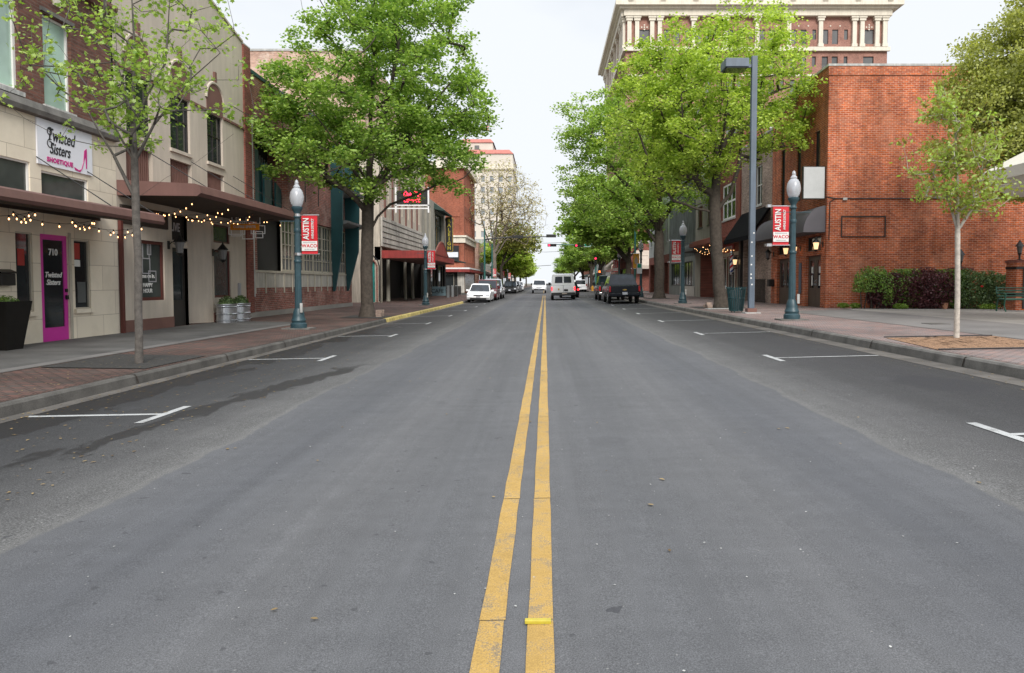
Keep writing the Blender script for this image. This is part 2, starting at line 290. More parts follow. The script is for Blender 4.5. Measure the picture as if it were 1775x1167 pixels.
MT['rubber_grate'] = M('grate_gravel', (.035, .033, .031), .95, .5, 25, bump=1, fine=70)
MT['reflector'] = M('yellow_reflector', (.46, .38, .04), .4, .08, 20)
# ---------------------------------------------------------------- mesh helpers
ORG = {}
def props(o, label=None, cat=None, group=None, kind=None):
    for k, v in (('label', label), ('category', cat), ('group', group), ('kind', kind)):
        if v: o[k] = v
    return o
def thing(name, label, cat, loc=(0, 0, 0), group=None):
    o = bpy.data.objects.new(name, None); C.objects.link(o); o.location = loc; o.empty_display_size = .3
    ORG[o] = Vector(loc); return props(o, label, cat, group)
SPLIT = {'pilaster', 'string_course', 'base_band', 'collar', 'band_rail', 'belt_course', 'stone_ornament', 'hanging_goods', 'canopy_tie_rod', 'rod', 'hanger', 'square_outline', 'post', 'ring', 'sticker', 'notice', 'square_decal', 'awning', 'eave', 'end_cap', 'footing', 'conduit', 'canopy_fascia', 'canopy', 'visor', 'mural_arch', 'cornice', 'side_wall', 'frame', 'sockets'}
class MB:
    def __init__(s): s.v = []; s.f = []
    def q(s, *p):
        n = len(s.v); s.v += [tuple(x) for x in p]; s.f.append(tuple(range(n, n + len(p))))
    def box(s, x0, x1, y0, y1, z0, z1, T=None):
        P = [(x0, y0, z0), (x1, y0, z0), (x1, y1, z0), (x0, y1, z0), (x0, y0, z1), (x1, y0, z1), (x1, y1, z1), (x0, y1, z1)]
        if T: P = [T(*p) for p in P]
        n = len(s.v); s.v += [tuple(p) for p in P]
        s.f += [tuple(n + i for i in f) for f in ((0, 3, 2, 1), (4, 5, 6, 7), (0, 1, 5, 4), (1, 2, 6, 5), (2, 3, 7, 6), (3, 0, 4, 7))]
    def fbox(s, F, a0, a1, z0, z1, d0, d1): s.box(a0, a1, d0, d1, z0, z1, T=lambda a, d, z: F(a, z, d))
    def prism(s, outline, F, d0, d1):       # outline of (a,z) extruded along d
        n = len(s.v); k = len(outline)
        s.v += [tuple(F(a, z, d0)) for a, z in outline] + [tuple(F(a, z, d1)) for a, z in outline]
        s.f.append(tuple(range(n, n + k))); s.f.append(tuple(range(n + 2 * k - 1, n + k - 1, -1)))
        for i in range(k): j = (i + 1) % k; s.f.append((n + i, n + j, n + k + j, n + k + i))
    def tube(s, pts, rad, n=8, cap=True):
        pts = [Vector(p) for p in pts]; base = len(s.v)
        if not hasattr(rad, '__len__'): rad = [rad] * len(pts)
        ref = None
        for i, p in enumerate(pts):
            t = (pts[min(i + 1, len(pts) - 1)] - pts[max(i - 1, 0)]).normalized()
            if ref is None: ref = Vector((1, 0, 0)) if abs(t.x) < .8 else Vector((0, 1, 0))
            u = t.cross(ref).normalized(); w = t.cross(u); ref = -w if False else ref
            for k in range(n):
                a = 2 * math.pi * k / n; s.v.append(tuple(p + (u * math.cos(a) + w * math.sin(a)) * rad[i]))
        for i in range(len(pts) - 1):
            for k in range(n):
                k2 = (k + 1) % n; s.f.append((base + i * n + k, base + i * n + k2, base + (i + 1) * n + k2, base + (i + 1) * n + k))
        if cap: s.f.append(tuple(base + k for k in range(n))); s.f.append(tuple(base + (len(pts) - 1) * n + k for k in reversed(range(n))))
    def lathe(s, prof, n=16, c=(0, 0, 0)):
        base = len(s.v)
        for r, z in prof:
            for k in range(n): a = 2 * math.pi * k / n; s.v.append((c[0] + r * math.cos(a), c[1] + r * math.sin(a), c[2] + z))
        for i in range(len(prof) - 1):
            for k in range(n):
                k2 = (k + 1) % n; s.f.append((base + i * n + k, base + i * n + k2, base + (i + 1) * n + k2, base + (i + 1) * n + k))
        s.f.append(tuple(base + k for k in reversed(range(n)))); s.f.append(tuple(base + (len(prof) - 1) * n + k for k in range(n)))
    def parts(s):
        g = list(range(len(s.v)))
        def f(i):
            while g[i] != i: g[i] = g[g[i]]; i = g[i]
            return i
        for F_ in s.f:
            for k in F_[1:]: g[f(k)] = f(F_[0])
        out = {}
        for F_ in s.f: out.setdefault(f(F_[0]), []).append(F_)
        res = []
        for fs in out.values():
            m = MB(); mp_ = {}
            for F_ in fs:
                for k in F_:
                    if k not in mp_: mp_[k] = len(m.v); m.v.append(s.v[k])
                m.f.append(tuple(mp_[k] for k in F_))
            res.append(m)
        return res
    def build(s, name, m, parent=None, bevel=0, smooth=False, **tags):
        if parent is not None and name in SPLIT:
            P = s.parts()
            if 1 < len(P) <= 60:
                for p in P: o = p.build_one(name, m, parent, bevel, smooth, **tags)
                return o
        return s.build_one(name, m, parent, bevel, smooth, **tags)
    def build_one(s, name, m, parent=None, bevel=0, smooth=False, **tags):
        me = bpy.data.meshes.new(name)
        if parent is None:
            A = np.array(s.v); off = Vector(((A[:, 0].min() + A[:, 0].max()) / 2, (A[:, 1].min() + A[:, 1].max()) / 2, A[:, 2].min()))
        else: off = ORG[parent]
        me.from_pydata([(x - off.x, y - off.y, z - off.z) for x, y, z in s.v], [], s.f); me.update()
        bm = bmesh.new(); bm.from_mesh(me); bmesh.ops.recalc_face_normals(bm, faces=bm.faces); bm.to_mesh(me); bm.free()
        o = bpy.data.objects.new(name, me); C.objects.link(o)
        if parent is None: o.location = off
        else: o.parent = parent
        ORG[o] = off; me.materials.append(MT[m] if isinstance(m, str) else m)
        if smooth:
            for p in me.polygons: p.use_smooth = True
            me.set_sharp_from_angle(angle=R(38))
        if bevel:
            b = o.modifiers.new('bevel', 'BEVEL'); b.width = bevel; b.segments = 2; b.limit_method = 'ANGLE'; b.angle_limit = R(35)
        props(o, tags.get('label'), tags.get('cat'), tags.get('group'), tags.get('kind'))
        return o
def box(name, m, parent, x0, x1, y0, y1, z0, z1, **k):
    b = MB(); b.box(x0, x1, y0, y1, z0, z1); return b.build(name, m, parent, **k)
def fbox(name, m, parent, F, a0, a1, z0, z1, d0, d1, **k):
    b = MB(); b.fbox(F, a0, a1, z0, z1, d0, d1); return b.build(name, m, parent, **k)
def kids(o): return [c for c in bpy.data.objects if c.parent == o]
def copy_tree(o, loc=None, rz=None, label=None, group=None, sc=None, parent=None, _ch=None):
    if _ch is None:
        _ch = {}
        for c in bpy.data.objects:
            if c.parent: _ch.setdefault(c.parent, []).append(c)
    c = o.copy(); C.objects.link(c)
    if parent: c.parent = parent
    if loc is not None: c.location = loc
    if rz is not None: c.rotation_euler = (0, 0, rz)
    if sc is not None: c.scale = sc if hasattr(sc, '__len__') else (sc,) * 3
    if label: c['label'] = label
    if group: c['group'] = group
    for k in _ch.get(o, []): copy_tree(k, parent=c, _ch=_ch)
    return c
def text(body, size, mt, parent, P, ax, ay, name='lettering', align='CENTER', extrude=.004, shear=0, bold=0, sx=1, kern=1):
    cu = bpy.data.curves.new('t', 'FONT'); cu.body = body; cu.size = size; cu.align_x = align; cu.align_y = 'CENTER'
    cu.extrude = extrude; cu.shear = shear; cu.offset = bold; cu.resolution_u = 3; cu.space_character = kern
    o = bpy.data.objects.new('t', cu); C.objects.link(o)
    me = bpy.data.meshes.new_from_object(o.evaluated_get(bpy.context.evaluated_depsgraph_get()))
    bpy.data.objects.remove(o); bpy.data.curves.remove(cu)
    ax = Vector(ax); ay = Vector(ay); az = ax.cross(ay); off = ORG[parent]
    T = Matrix(((ax.x * sx, ay.x, az.x, P[0] - off.x), (ax.y * sx, ay.y, az.y, P[1] - off.y), (ax.z * sx, ay.z, az.z, P[2] - off.z), (0, 0, 0, 1)))
    me.transform(T); me.materials.clear(); me.materials.append(MT[mt]); me.name = name
    r = bpy.data.objects.new(name, me); C.objects.link(r); r.parent = parent; ORG[r] = off; return r
# facade frames: F(a, z, d), d = depth into the building
XL, XR = -11.2, 11.7
def FL(a, z, d): return (XL - d, a, z)
def FR(a, z, d): return (XR + d, a, z)
def FN(y0): return lambda a, z, d: (a, y0 + d, z)
AXL = ((0, 1, 0), (0, 0, 1)); AXR = ((0, -1, 0), (0, 0, 1)); AXN = ((1, 0, 0), (0, 0, 1))
def facade(name, m, parent, F, a0, a1, z0, z1, ops=(), depth=.22, d0=0):
    b = MB(); A = sorted({a0, a1, *[o[0] for o in ops], *[o[1] for o in ops]}); Z = sorted({z0, z1, *[o[2] for o in ops], *[o[3] for o in ops]})
    A = [x for x in A if a0 <= x <= a1]; Z = [x for x in Z if z0 <= x <= z1]
    for i in range(len(A) - 1):
        run = None
        for j in range(len(Z) - 1):
            ca, cz = (A[i] + A[i + 1]) / 2, (Z[j] + Z[j + 1]) / 2
            if any(o[0] < ca < o[1] and o[2] < cz < o[3] for o in ops): continue
            b.q(F(A[i], Z[j], d0), F(A[i + 1], Z[j], d0), F(A[i + 1], Z[j + 1], d0), F(A[i], Z[j + 1], d0))
    for (p, q, r, s_) in [o[:4] for o in ops]:
        e = d0 + depth
        b.q(F(p, r, d0), F(q, r, d0), F(q, r, e), F(p, r, e)); b.q(F(p, s_, d0), F(p, s_, e), F(q, s_, e), F(q, s_, d0))
        b.q(F(p, r, d0), F(p, r, e), F(p, s_, e), F(p, s_, d0)); b.q(F(q, r, d0), F(q, s_, d0), F(q, s_, e), F(q, r, e))
    return b.build(name, m, parent)
def shell(parent, m, F, a0, a1, z0, z1, depth=12, d0=0, roof='coping', name='side_wall'):
    b = MB(); e = depth
    b.q(F(a0, z0, d0), F(a0, z1, d0), F(a0, z1, e), F(a0, z0, e)); b.q(F(a1, z0, d0), F(a1, z0, e), F(a1, z1, e), F(a1, z1, d0))
    b.q(F(a0, z0, e), F(a0, z1, e), F(a1, z1, e), F(a1, z0, e)); b.build(name, m, parent)
    r = MB(); r.q(F(a0, z1 - .4, d0 + .01), F(a1, z1 - .4, d0 + .01), F(a1, z1 - .4, e - .01), F(a0, z1 - .4, e - .01)); r.build('roof', 'gray_metal', parent)
def coping(parent, m, F, a0, a1, z, depth=12, t=.1, w=.3, out=.04):
    b = MB(); b.fbox(F, a0 - out, a1 + out, z, z + t, -out, w); b.fbox(F, a0 - out, a0 + w, z, z + t, w, depth)
    b.fbox(F, a1 - w, a1 + out, z, z + t, w, depth); b.build('coping', m, parent)
def window(parent, F, a0, a1, z0, z1, d=.12, fm='frame_white', pm='glass', nx=1, nz=1, t=.05, sill=None, mt=.03, zs=None, name='window'):
    b = MB(); e = d + .05
    b.fbox(F, a0, a1, z0, z0 + t, d, e); b.fbox(F, a0, a1, z1 - t, z1, d, e); b.fbox(F, a0, a0 + t, z0 + t, z1 - t, d, e); b.fbox(F, a1 - t, a1, z0 + t, z1 - t, d, e)
    for i in range(1, nx): x = a0 + (a1 - a0) * i / nx; b.fbox(F, x - mt / 2, x + mt / 2, z0 + t, z1 - t, d + .006, e)
    for zz in (zs if zs else [z0 + (z1 - z0) * i / nz for i in range(1, nz)]): b.fbox(F, a0 + t, a1 - t, zz - mt / 2, zz + mt / 2, d + .009, e)
    w = b.build(name, fm, parent)
    g = MB(); g.fbox(F, a0 + .01, a1 - .01, z0 + .01, z1 - .01, e - .012, e + .02); g.build('pane', pm, w)
    if sill:
        g = MB(); g.fbox(F, a0 - .06, a1 + .06, z0 - .1, z0 - .003, -.06, d); g.build('sill', sill, w)
    return w
def door(parent, F, a0, a1, z0, z1, d=.1, m='door_brown', pm='glass', g=None, kick=.35, stile=.12, handle='black', hs=1):
    b = MB(); e = d + .05
    b.fbox(F, a0, a0 + stile, z0, z1, d, e); b.fbox(F, a1 - stile, a1, z0, z1, d, e); b.fbox(F, a0 + stile, a1 - stile, z1 - stile, z1, d, e); b.fbox(F, a0 + stile, a1 - stile, z0, z0 + kick, d, e)
    w = b.build('door', m, parent); q = MB(); q.fbox(F, a0 + stile - .01, a1 - stile + .01, z0 + kick - .01, z1 - stile + .01, e - .03, e); q.build('pane', pm, w)
    h = MB(); x = (a1 - stile / 2) if hs > 0 else (a0 + stile / 2); h.fbox(F, x - .03, x + .03, z0 + .95, z0 + 1.05, d - .05, d); h.fbox(F, x - .03, x + .03, z0 + 1.12, z0 + 1.2, d - .03, d); h.build('handle', handle, w)
    return w
# ---------------------------------------------------------------- ground
YI0, YI1 = 82.0, 97.0           # the cross street
PROF = [(-6.2, -.12), (-5.8, -.105), (-4.35, -.08), (-.1, 0), (4.05, .09), (5.9, .135), (6.35, .14)]
def zroad(x): return float(np.interp(x, [p[0] for p in PROF], [p[1] for p in PROF]))
def zl(x): return .03 + (-6.35 - x) * .0145 if x > -11.3 else .10
def zr(x): return .30 + (x - 6.5) * .017 if x < 11.8 else .39
def gz(x): return zl(x) if x < -6.3 else zr(x) if x > 6.4 else zroad(x)
b = MB(); b.q((-2500, -400, -.5), (2500, -400, -.5), (2500, 3000, -.5), (-2500, 3000, -.5)); b.build('ground', 'ground', kind='structure')
def sheet(name, m, xs, y0, y1, zf, dz=0, kind='structure', step=None, label=None):
    b = MB(); ys = [y0, y1] if not step else list(np.arange(y0, y1, step)) + [y1]
    for j in range(len(ys) - 1):
        for i in range(len(xs) - 1):
            b.q((xs[i], ys[j], zf(xs[i]) + dz), (xs[i + 1], ys[j], zf(xs[i + 1]) + dz), (xs[i + 1], ys[j + 1], zf(xs[i + 1]) + dz), (xs[i], ys[j + 1], zf(xs[i]) + dz))
    return b.build(name, m, kind=kind)
sheet('road', 'road', [p[0] for p in PROF], -14, 700, zroad)
b = MB()
b.q((-70, YI0 - 1, -.12), (-6.2, YI0 - 1, -.12), (-6.2, YI1 + 1, -.12), (-70, YI1 + 1, -.12)); b.q((6.35, YI0 - 1, .14), (70, YI0 - 1, .14), (70, YI1 + 1, .14), (6.35, YI1 + 1, .14))
b.build('cross_street', 'road', kind='structure')
# kerbs: path with a rounded corner at the intersection
def kerb_path(sx, y0, y1, corner0, corner1, r=3.2):
    pts = []
    if corner0: pts += [(sx * 60, y0)] + [(sx * (r - r * math.sin(a)) + sgnx(sx), y0 + r - r * math.cos(a)) for a in np.linspace(0, math.pi / 2, 7)]
    return pts
def kerb(side, y0, y1, c0, c1, name, paint=None):
    x = XK[side]; s = -1 if side == 'l' else 1; r = 3.0; far = s * 60
    p = []
    if c0: p.append((far, y0)); p += [(x + s * (r - r * math.sin(a)), y0 + r - r * math.cos(a)) for a in np.linspace(0, math.pi / 2, 8)]
    else: p.append((x, y0))
    if c1: p += [(x + s * (r - r * math.cos(a)), y1 - r + r * math.sin(a)) for a in np.linspace(0, math.pi / 2, 8)]; p.append((far, y1))
    else: p.append((x, y1))
    return p
XK = {'l': -6.2, 'r': 6.35}
def offset(p, s, w):
    out = []
    for i in range(len(p)):
        a = Vector(p[max(i - 1, 0)]); c = Vector(p[min(i + 1, len(p) - 1)]); t = (c - a).normalized(); n = Vector((t.y, -t.x)) * s
        out.append((p[i][0] + n.x * w, p[i][1] + n.y * w))
    return out
def kerb_mesh(p, s, zb, zt, m, name='kerb', y0=None, y1=None, dz=0, w=.16):
    q = offset(p, s, w); h = offset(p, s, .03); b = MB(); e = 0
    for i in range(len(p) - 1):
        a, c = p[i], p[i + 1]
        b.q((a[0], a[1], zb - .1), (c[0], c[1], zb - .1), (h[i + 1][0], h[i + 1][1], zt - .03 + dz), (h[i][0], h[i][1], zt - .03 + dz))
        hh, h2 = offset(p, s, .06)[i], offset(p, s, .06)[i + 1]
        b.q((h[i][0], h[i][1], zt - .03 + dz), (h[i + 1][0], h[i + 1][1], zt - .03 + dz), (h2[0], h2[1], zt + dz), (hh[0], hh[1], zt + dz))
        b.q((hh[0], hh[1], zt + dz), (h2[0], h2[1], zt + dz), (q[i + 1][0], q[i + 1][1], zt + dz), (q[i][0], q[i][1], zt + dz))
    return b.build(name, m, kind='structure', smooth=False)
def subdiv(p, st=3.0):
    out = [p[0]]
    for a, c in zip(p, p[1:]):
        n = max(1, int(math.dist(a, c) / st)); out += [(a[0] + (c[0] - a[0]) * k / n, a[1] + (c[1] - a[1]) * k / n) for k in range(1, n + 1)]
    return out
for side, s, zb, zt in (('l', 1, -.12, .03), ('r', -1, .14, .30)):
    sg = -1 if side == 'l' else 1
    for y0, y1, c0, c1 in ((-14, YI0, 0, 1), (YI1, 420, 1, 0)):
        p = kerb(side, y0, y1, c0, c1, 'k')
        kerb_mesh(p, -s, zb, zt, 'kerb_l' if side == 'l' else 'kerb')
        q = offset(p, -s, .16); x = XK[side]; X2 = sg * 60
        # sidewalk polygon behind the kerb, tilted strip then flat
        b = MB(); zz = (lambda X: zl(X)) if side == 'l' else (lambda X: zr(X))
        ins = [(max(min(a, 11.2), -11.2) if abs(a) > 11.2 else a, c) for a, c in q]
        ins = [t for i, t in enumerate(ins) if i == 0 or t != ins[i - 1]]
        xe = sg * 11.2; ylo, yhi = min(c for a, c in q), max(c for a, c in q)
        poly = ins + ([(xe, yhi)] if ins[-1][0] != xe else []) + ([(xe, ylo)] if ins[0][0] != xe else [])
        b.q(*[(a, c, zz(a)) for a, c in poly])
        b.q((xe, ylo, zz(xe)), (sg * 60, ylo, zz(xe)), (sg * 60, yhi, zz(xe)), (xe, yhi, zz(xe)))
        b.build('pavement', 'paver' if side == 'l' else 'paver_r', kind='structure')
# yellow painted stretch of the left kerb
b = MB(); P = [(-6.2, 27.5), (-6.2, 53.5)]
b.q((-6.196, 27.5, -.115), (-6.196, 53.5, -.115), (-6.226, 53.5, .004), (-6.226, 27.5, .004)); b.q((-6.226, 27.5, .004), (-6.226, 53.5, .004), (-6.256, 53.5, .034), (-6.256, 27.5, .034))
b.q((-6.256, 27.5, .034), (-6.256, 53.5, .034), (-6.36, 53.5, .034), (-6.36, 27.5, .034)); b.build('kerb_paint', 'kerb_yellow', kind='structure')
# gutters
sheet('gutter', 'gutter', [-6.2, -5.93], -14, YI0 - 3, lambda x: zroad(x), .004); sheet('gutter', 'gutter', [5.93, 6.35], -14, YI0 - 3, lambda x: zroad(x), .004)
# concrete walks on top of the pavers
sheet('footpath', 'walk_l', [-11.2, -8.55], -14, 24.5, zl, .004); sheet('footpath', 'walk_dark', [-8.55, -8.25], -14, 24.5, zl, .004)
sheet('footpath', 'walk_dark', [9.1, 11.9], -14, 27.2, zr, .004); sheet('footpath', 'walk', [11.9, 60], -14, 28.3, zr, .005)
sheet('footpath', 'walk', [8.9, 60], 11.6, 13.0, zr, .009)
b = MB()
for sx, xs in ((-1, [-11.2, -8.25]), (1, [9.1, 16])):
    zz = zl if sx < 0 else zr
    for y in ([2.5, 6.2, 10, 13.7, 17.4, 21.2] if sx < 0 else [16.5, 20.8, 24.9]):
        b.q((xs[0], y, zz(xs[0]) + .010), (xs[1], y, zz(xs[1]) + .010), (xs[1], y + .018, zz(xs[1]) + .010), (xs[0], y + .018, zz(xs[0]) + .010))
for x, y0, y1, zz in ((-8.25, -10, 24.5, zl), (9.1, -10, 27.2, zr), (-6.37, -10, 80, zl), (6.52, -10, 80, zr)):
    b.q((x, y0, zz(x) + .012), (x + .02, y0, zz(x + .02) + .012), (x + .02, y1, zz(x + .02) + .012), (x, y1, zz(x) + .012))
for y in np.arange(1.5, 80, 3.05):
    b.q((-6.193, y, -.1), (-6.193, y + .03, -.1), (-6.224, y + .03, .004), (-6.224, y, .004)); b.q((-6.226, y, .006), (-6.226, y + .03, .006), (-6.252, y + .03, .034), (-6.252, y, .034)); b.q((-6.252, y, .034), (-6.252, y + .025, .034), (-6.36, y + .025, .034), (-6.36, y, .034))
    b.q((6.343, y, .15), (6.343, y + .03, .15), (6.374, y + .03, .274), (6.374, y, .274)); b.q((6.376, y, .276), (6.376, y + .03, .276), (6.402, y + .03, .304), (6.402, y, .304)); b.q((6.402, y, .304), (6.402, y + .025, .304), (6.51, y + .025, .304), (6.51, y, .304))
b.build('paving_joints', 'soil', kind='structure')
# crosswalk band, stop bar and painted lines
def strip(pts, dz=.006):
    return [(x, y, zroad(x) + dz) for x, y in pts]
b = MB()
b.q(*strip([(-6.1, 83.2), (0, 83.2), (0, 85.4), (-6.1, 85.4)], .004)); b.q(*strip([(0, 83.2), (6.2, 83.2), (6.2, 85.4), (0, 85.4)], .004))
b.q(*strip([(-6.1, 94.5), (0, 94.5), (0, 96.7), (-6.1, 96.7)], .004)); b.q(*strip([(0, 94.5), (6.2, 94.5), (6.2, 96.7), (0, 96.7)], .004))
b.build('crosswalk', 'gutter', kind='structure')
def wavy_line(x0, x1, y0, y1, seed):
    rnd = random.Random(seed); b = MB(); y = y0; j = [(rnd.uniform(-.0035, .0035), rnd.uniform(-.0035, .0035)) for _ in range(int((y1 - y0) / .35) + 2)]; k = 0
    while y < y1 - 1e-6:
        y2 = min(y + .35, y1); a, c = j[k], j[k + 1]
        b.q(*strip([(x0 + a[0], y), (x1 + a[1], y), (x1 + c[1], y2), (x0 + c[0], y2)], .005)); y = y2; k += 1
    return b
for i, (x0, x1) in enumerate(((-.275, -.170), (-.072, .033))):
    bb = MB()
    for n, (y0, y1) in enumerate(((-3, 2.9), (2.906, 4.57), (4.58, 7.4), (7.41, 11.2), (11.22, 21), (21.02, 81))):
        w = wavy_line(x0, x1, y0, y1, i * 10 + n); o = len(bb.v); bb.v += w.v; bb.f += [tuple(o + k for k in f) for f in w.f]
    w = wavy_line(x0, x1, 98, 420, 77 + i); o = len(bb.v); bb.v += w.v; bb.f += [tuple(o + k for k in f) for f in w.f]
    bb.build('centre_line', 'yellow', kind='structure')
b = MB()
for y in (1.85, 7.99, 14.0, 20.1, 26.2, 32.3, 38.4, 44.5, 50.6, 56.7, 62.8, 68.9):
    b.q(*strip([(-4.40, y - .52), (-4.30, y - .52), (-4.30, y + .52), (-4.40, y + .52)])); b.q(*strip([(-5.92, y - .045), (-4.40, y - .045), (-4.40, y + .045), (-5.92, y + .045)]))
for y in (.1, 6.12, 12.45, 18.5, 24.6, 30.7, 36.2, 42.3, 48.4, 54.5, 60.6, 66.7, 72.8):
    b.q(*strip([(4.0, y - .52), (4.10, y - .52), (4.10, y + .52), (4.0, y + .52)])); b.q(*strip([(4.10, y - .04), (5.92, y - .04), (5.92, y + .04), (4.10, y + .04)]))
b.q(*strip([(.2, 80.2), (5.8, 80.2), (5.8, 80.6), (.2, 80.6)]))
for y in range(102, 330, 12):
    b.q(*strip([(-4.40, y), (-4.30, y), (-4.30, y + 1), (-4.40, y + 1)])); b.q(*strip([(4.0, y), (4.1, y), (4.1, y + 1), (4.0, y + 1)]))
b.build('parking_marks', 'white_line', kind='structure')
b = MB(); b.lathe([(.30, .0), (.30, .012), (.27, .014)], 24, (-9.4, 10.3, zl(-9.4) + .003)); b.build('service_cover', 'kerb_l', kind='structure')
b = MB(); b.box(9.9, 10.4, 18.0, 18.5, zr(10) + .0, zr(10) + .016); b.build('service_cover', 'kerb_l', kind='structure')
# loose reflector lying across the centre line
b = MB(); b.box(-.085, .025, 2.86, 2.885, .006, .022); b.build('reflector', 'reflector', bevel=.003, label='small yellow plastic reflector strip lying across the right centre line near the camera', cat='reflector')
# ---------------------------------------------------------------- LEFT BUILDINGS
# 1: limestone shop front with brown brick above
B1 = thing('shop_building', 'two storey shop with cream limestone front, brown brick upper floor and a magenta door', 'building', (XL, 12, .05))
W1 = (8.0, 15.22, 5.5, 8.15); W2 = (15.94, 16.88, 5.42, 7.45)
T1, T2 = (10.2, 15.42, 3.25, 4.05), (15.76, 17.36, 3.2, 3.93)
D1 = (15.66, 16.56, .09, 2.52); WA = (14.93, 15.42, .8, 2.52); WB = (16.78, 17.36, .8, 2.46)
facade('wall', 'stone', B1, FL, 3, 18.5, -.1, 5.08, [T1, T2, D1, WA, WB, (9.5, 13.6, .8, 2.52)], .08)
facade('upper_wall', 'brown_brick', B1, FL, 3, 18.38, 5.38, 8.3, [W1, W2, (4, 7.2, 5.5, 8.15)], .14)
b = MB(); b.prism([(-.0, 5.08), (-.14, 5.1), (-.17, 5.2), (-.10, 5.36), (0.0, 5.40), (.1, 5.4), (.1, 5.08)], lambda d, z, y: (XL - d, 3 + y * 15.5, z), 0, 1); b.build('cornice', 'kerb', B1)
b = MB(); b.prism([(0, 8.3), (-.12, 8.3), (-.2, 8.42), (-.2, 8.5), (0, 8.5)], lambda d, z, y: (XL - d, 3 + y * 15.45, z), 0, 1); b.build('parapet_moulding', 'stucco_dark', B1)
facade('parapet', 'cream_light', B1, FL, 3, 18.42, 8.5, 9.3, [], .1, d0=.0); shell(B1, 'brown_brick', FL, 3, 18.44, -.1, 9.3, 14, d0=.05)
for o in (W1, (4, 7.2, 5.5, 8.15)): window(B1, FL, *o, d=.09, fm='frame_white', pm='glass_green', t=.07, zs=[7.6], nx=3 if o is W1 else 2, sill='coping', mt=.07)
window(B1, FL, *W2, d=.09, fm='frame_white', pm='glass_green', t=.05, sill='coping')
fbox('lintel', 'kerb', B1, FL, 15.86, 16.96, 7.47, 7.56, -.05, .0)
b = MB(); b.prism([(16.30, 7.75), (16.50, 7.75), (16.56, 8.15), (16.24, 8.15)], FL, -.04, 0); b.build('keystone', 'cream_light', B1)
for o in (T1, T2): window(B1, FL, *o, d=.03, fm='frame_white', pm='glass_soft', t=.04, nx=3 if o is T1 else 1)
for o in (WA, WB, (9.5, 13.6, .8, 2.52)): window(B1, FL, *o, d=.03, fm='frame_cream', pm='glass', t=.035, nx=1 if o[0] > 14 else 3, sill='stone')
dr = door(B1, FL, *D1, d=.03, m='magenta', pm='glass', kick=.32, stile=.12)
text('710', .2, 'decal', dr, FL(16.11, 2.12, .035), *AXL, shear=.0, bold=.006); text('Twisted\nSisters', .17, 'decal', dr, FL(16.09, 1.52, .035), *AXL, shear=.3, bold=.004)
fbox('door_frame', 'frame_cream', B1, FL, 16.57, 16.66, .07, 2.6, -.02, .12); fbox('threshold', 'coping', B1, FL, 15.6, 16.62, .05, .088, -.12, .1)
fbox('canopy_header', 'soffit', B1, FL, 3, 17.8, 2.98, 3.08, -.01, .01)
b = MB(); b.prism([(-.003, 3.06), (-1.5, 2.9), (-1.62, 2.88), (-1.66, 2.95), (-1.62, 3.10), (-1.5, 3.15), (-.003, 3.24)], lambda d, z, y: (XL - d, 3 + y * 14.75, z), 0, 1)
b.build('canopy', 'canopy', B1)
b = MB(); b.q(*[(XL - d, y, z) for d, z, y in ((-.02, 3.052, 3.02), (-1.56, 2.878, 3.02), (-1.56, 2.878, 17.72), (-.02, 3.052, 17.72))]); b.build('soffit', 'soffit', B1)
b = MB()
for y in (7.9, 11.7, 15.6, 17.3): b.tube([(XL + .02, y - 0, 4.15 if y < 15 or y > 17 else 4.2), (XL + 1.5, y + .25, 3.14)], .012, 5)
b.build('canopy_tie_rod', 'black', B1)
fbox('drainpipe', 'frame_red', B1, FL, 18.50, 18.60, .0, 3.4, -.10, -.02)
SG = thing('shop_sign', 'white sign board reading twisted sisters shoetique with a pink high heeled shoe', 'sign', (XL + .02, 16.5, 4.1))
fbox('board', 'sign_white', SG, FL, 15.62, 17.5, 4.06, 5.07, -.035, -.003)
text('Twisted', .40, 'print_black', SG, FL(16.38, 4.76, -.04), *AXL, shear=.28, bold=.004, sx=.72); text('Sisters', .36, 'print_black', SG, FL(16.34, 4.46, -.04), *AXL, shear=.28, bold=.004, sx=.72)
text('SHOETIQUE', .145, 'magenta_print', SG, FL(16.34, 4.20, -.04), *AXL, bold=.006, kern=1.15)
b = MB()
for cx, cz, r0 in ((16.02, 4.83, .10), (16.02, 4.56, .11)):
    b.tube([FL(cx + r0 * (1 - t * .55) * math.cos(t * 7 + 1.2), cz + r0 * (1 - t * .55) * math.sin(t * 7 + 1.2), -.042) for t in np.linspace(0, 1, 18)], [.010] * 18, 5)
b.build('flourish', 'print_black', SG)
b = MB(); b.prism([(16.82, 4.17), (16.98, 4.12), (17.08, 4.16), (17.16, 4.34), (17.20, 4.62), (17.28, 4.68), (17.29, 4.60), (17.28, 4.20), (17.25, 4.20), (17.24, 4.50), (17.17, 4.34), (17.10, 4.16), (17.02, 4.08), (16.84, 4.11)], FL, -.045, -.036); b.build('shoe_motif', 'magenta_print', SG)
for k_, (y_, z_, w_, h_, m_) in enumerate(((15.05, 1.8, .2, .36, 'red_sign'), (16.85, 2.0, .22, .38, 'red_sign'), (16.83, 1.82, .24, .16, 'decal'), (16.95, .95, .3, .5, 'awning_slate'))):  # red and white panels draw the street banner's reflection; the grey one is a card
    pst = thing('window_poster', ['red poster inside the window left of the magenta door', 'red poster at the top of the window right of the magenta door', 'white card under the red poster right of the magenta door', 'grey display card low in the window right of the magenta door'][k_], 'poster', FL(y_, z_, .03)); fbox('sheet', m_, pst, FL, y_, y_ + w_, z_, z_ + h_, .055, .064)
mb_ = thing('wall_mailbox', 'black wall mounted mailbox beside the left planter on the limestone front', 'mailbox', FL(14.55, 1.4, -.1))
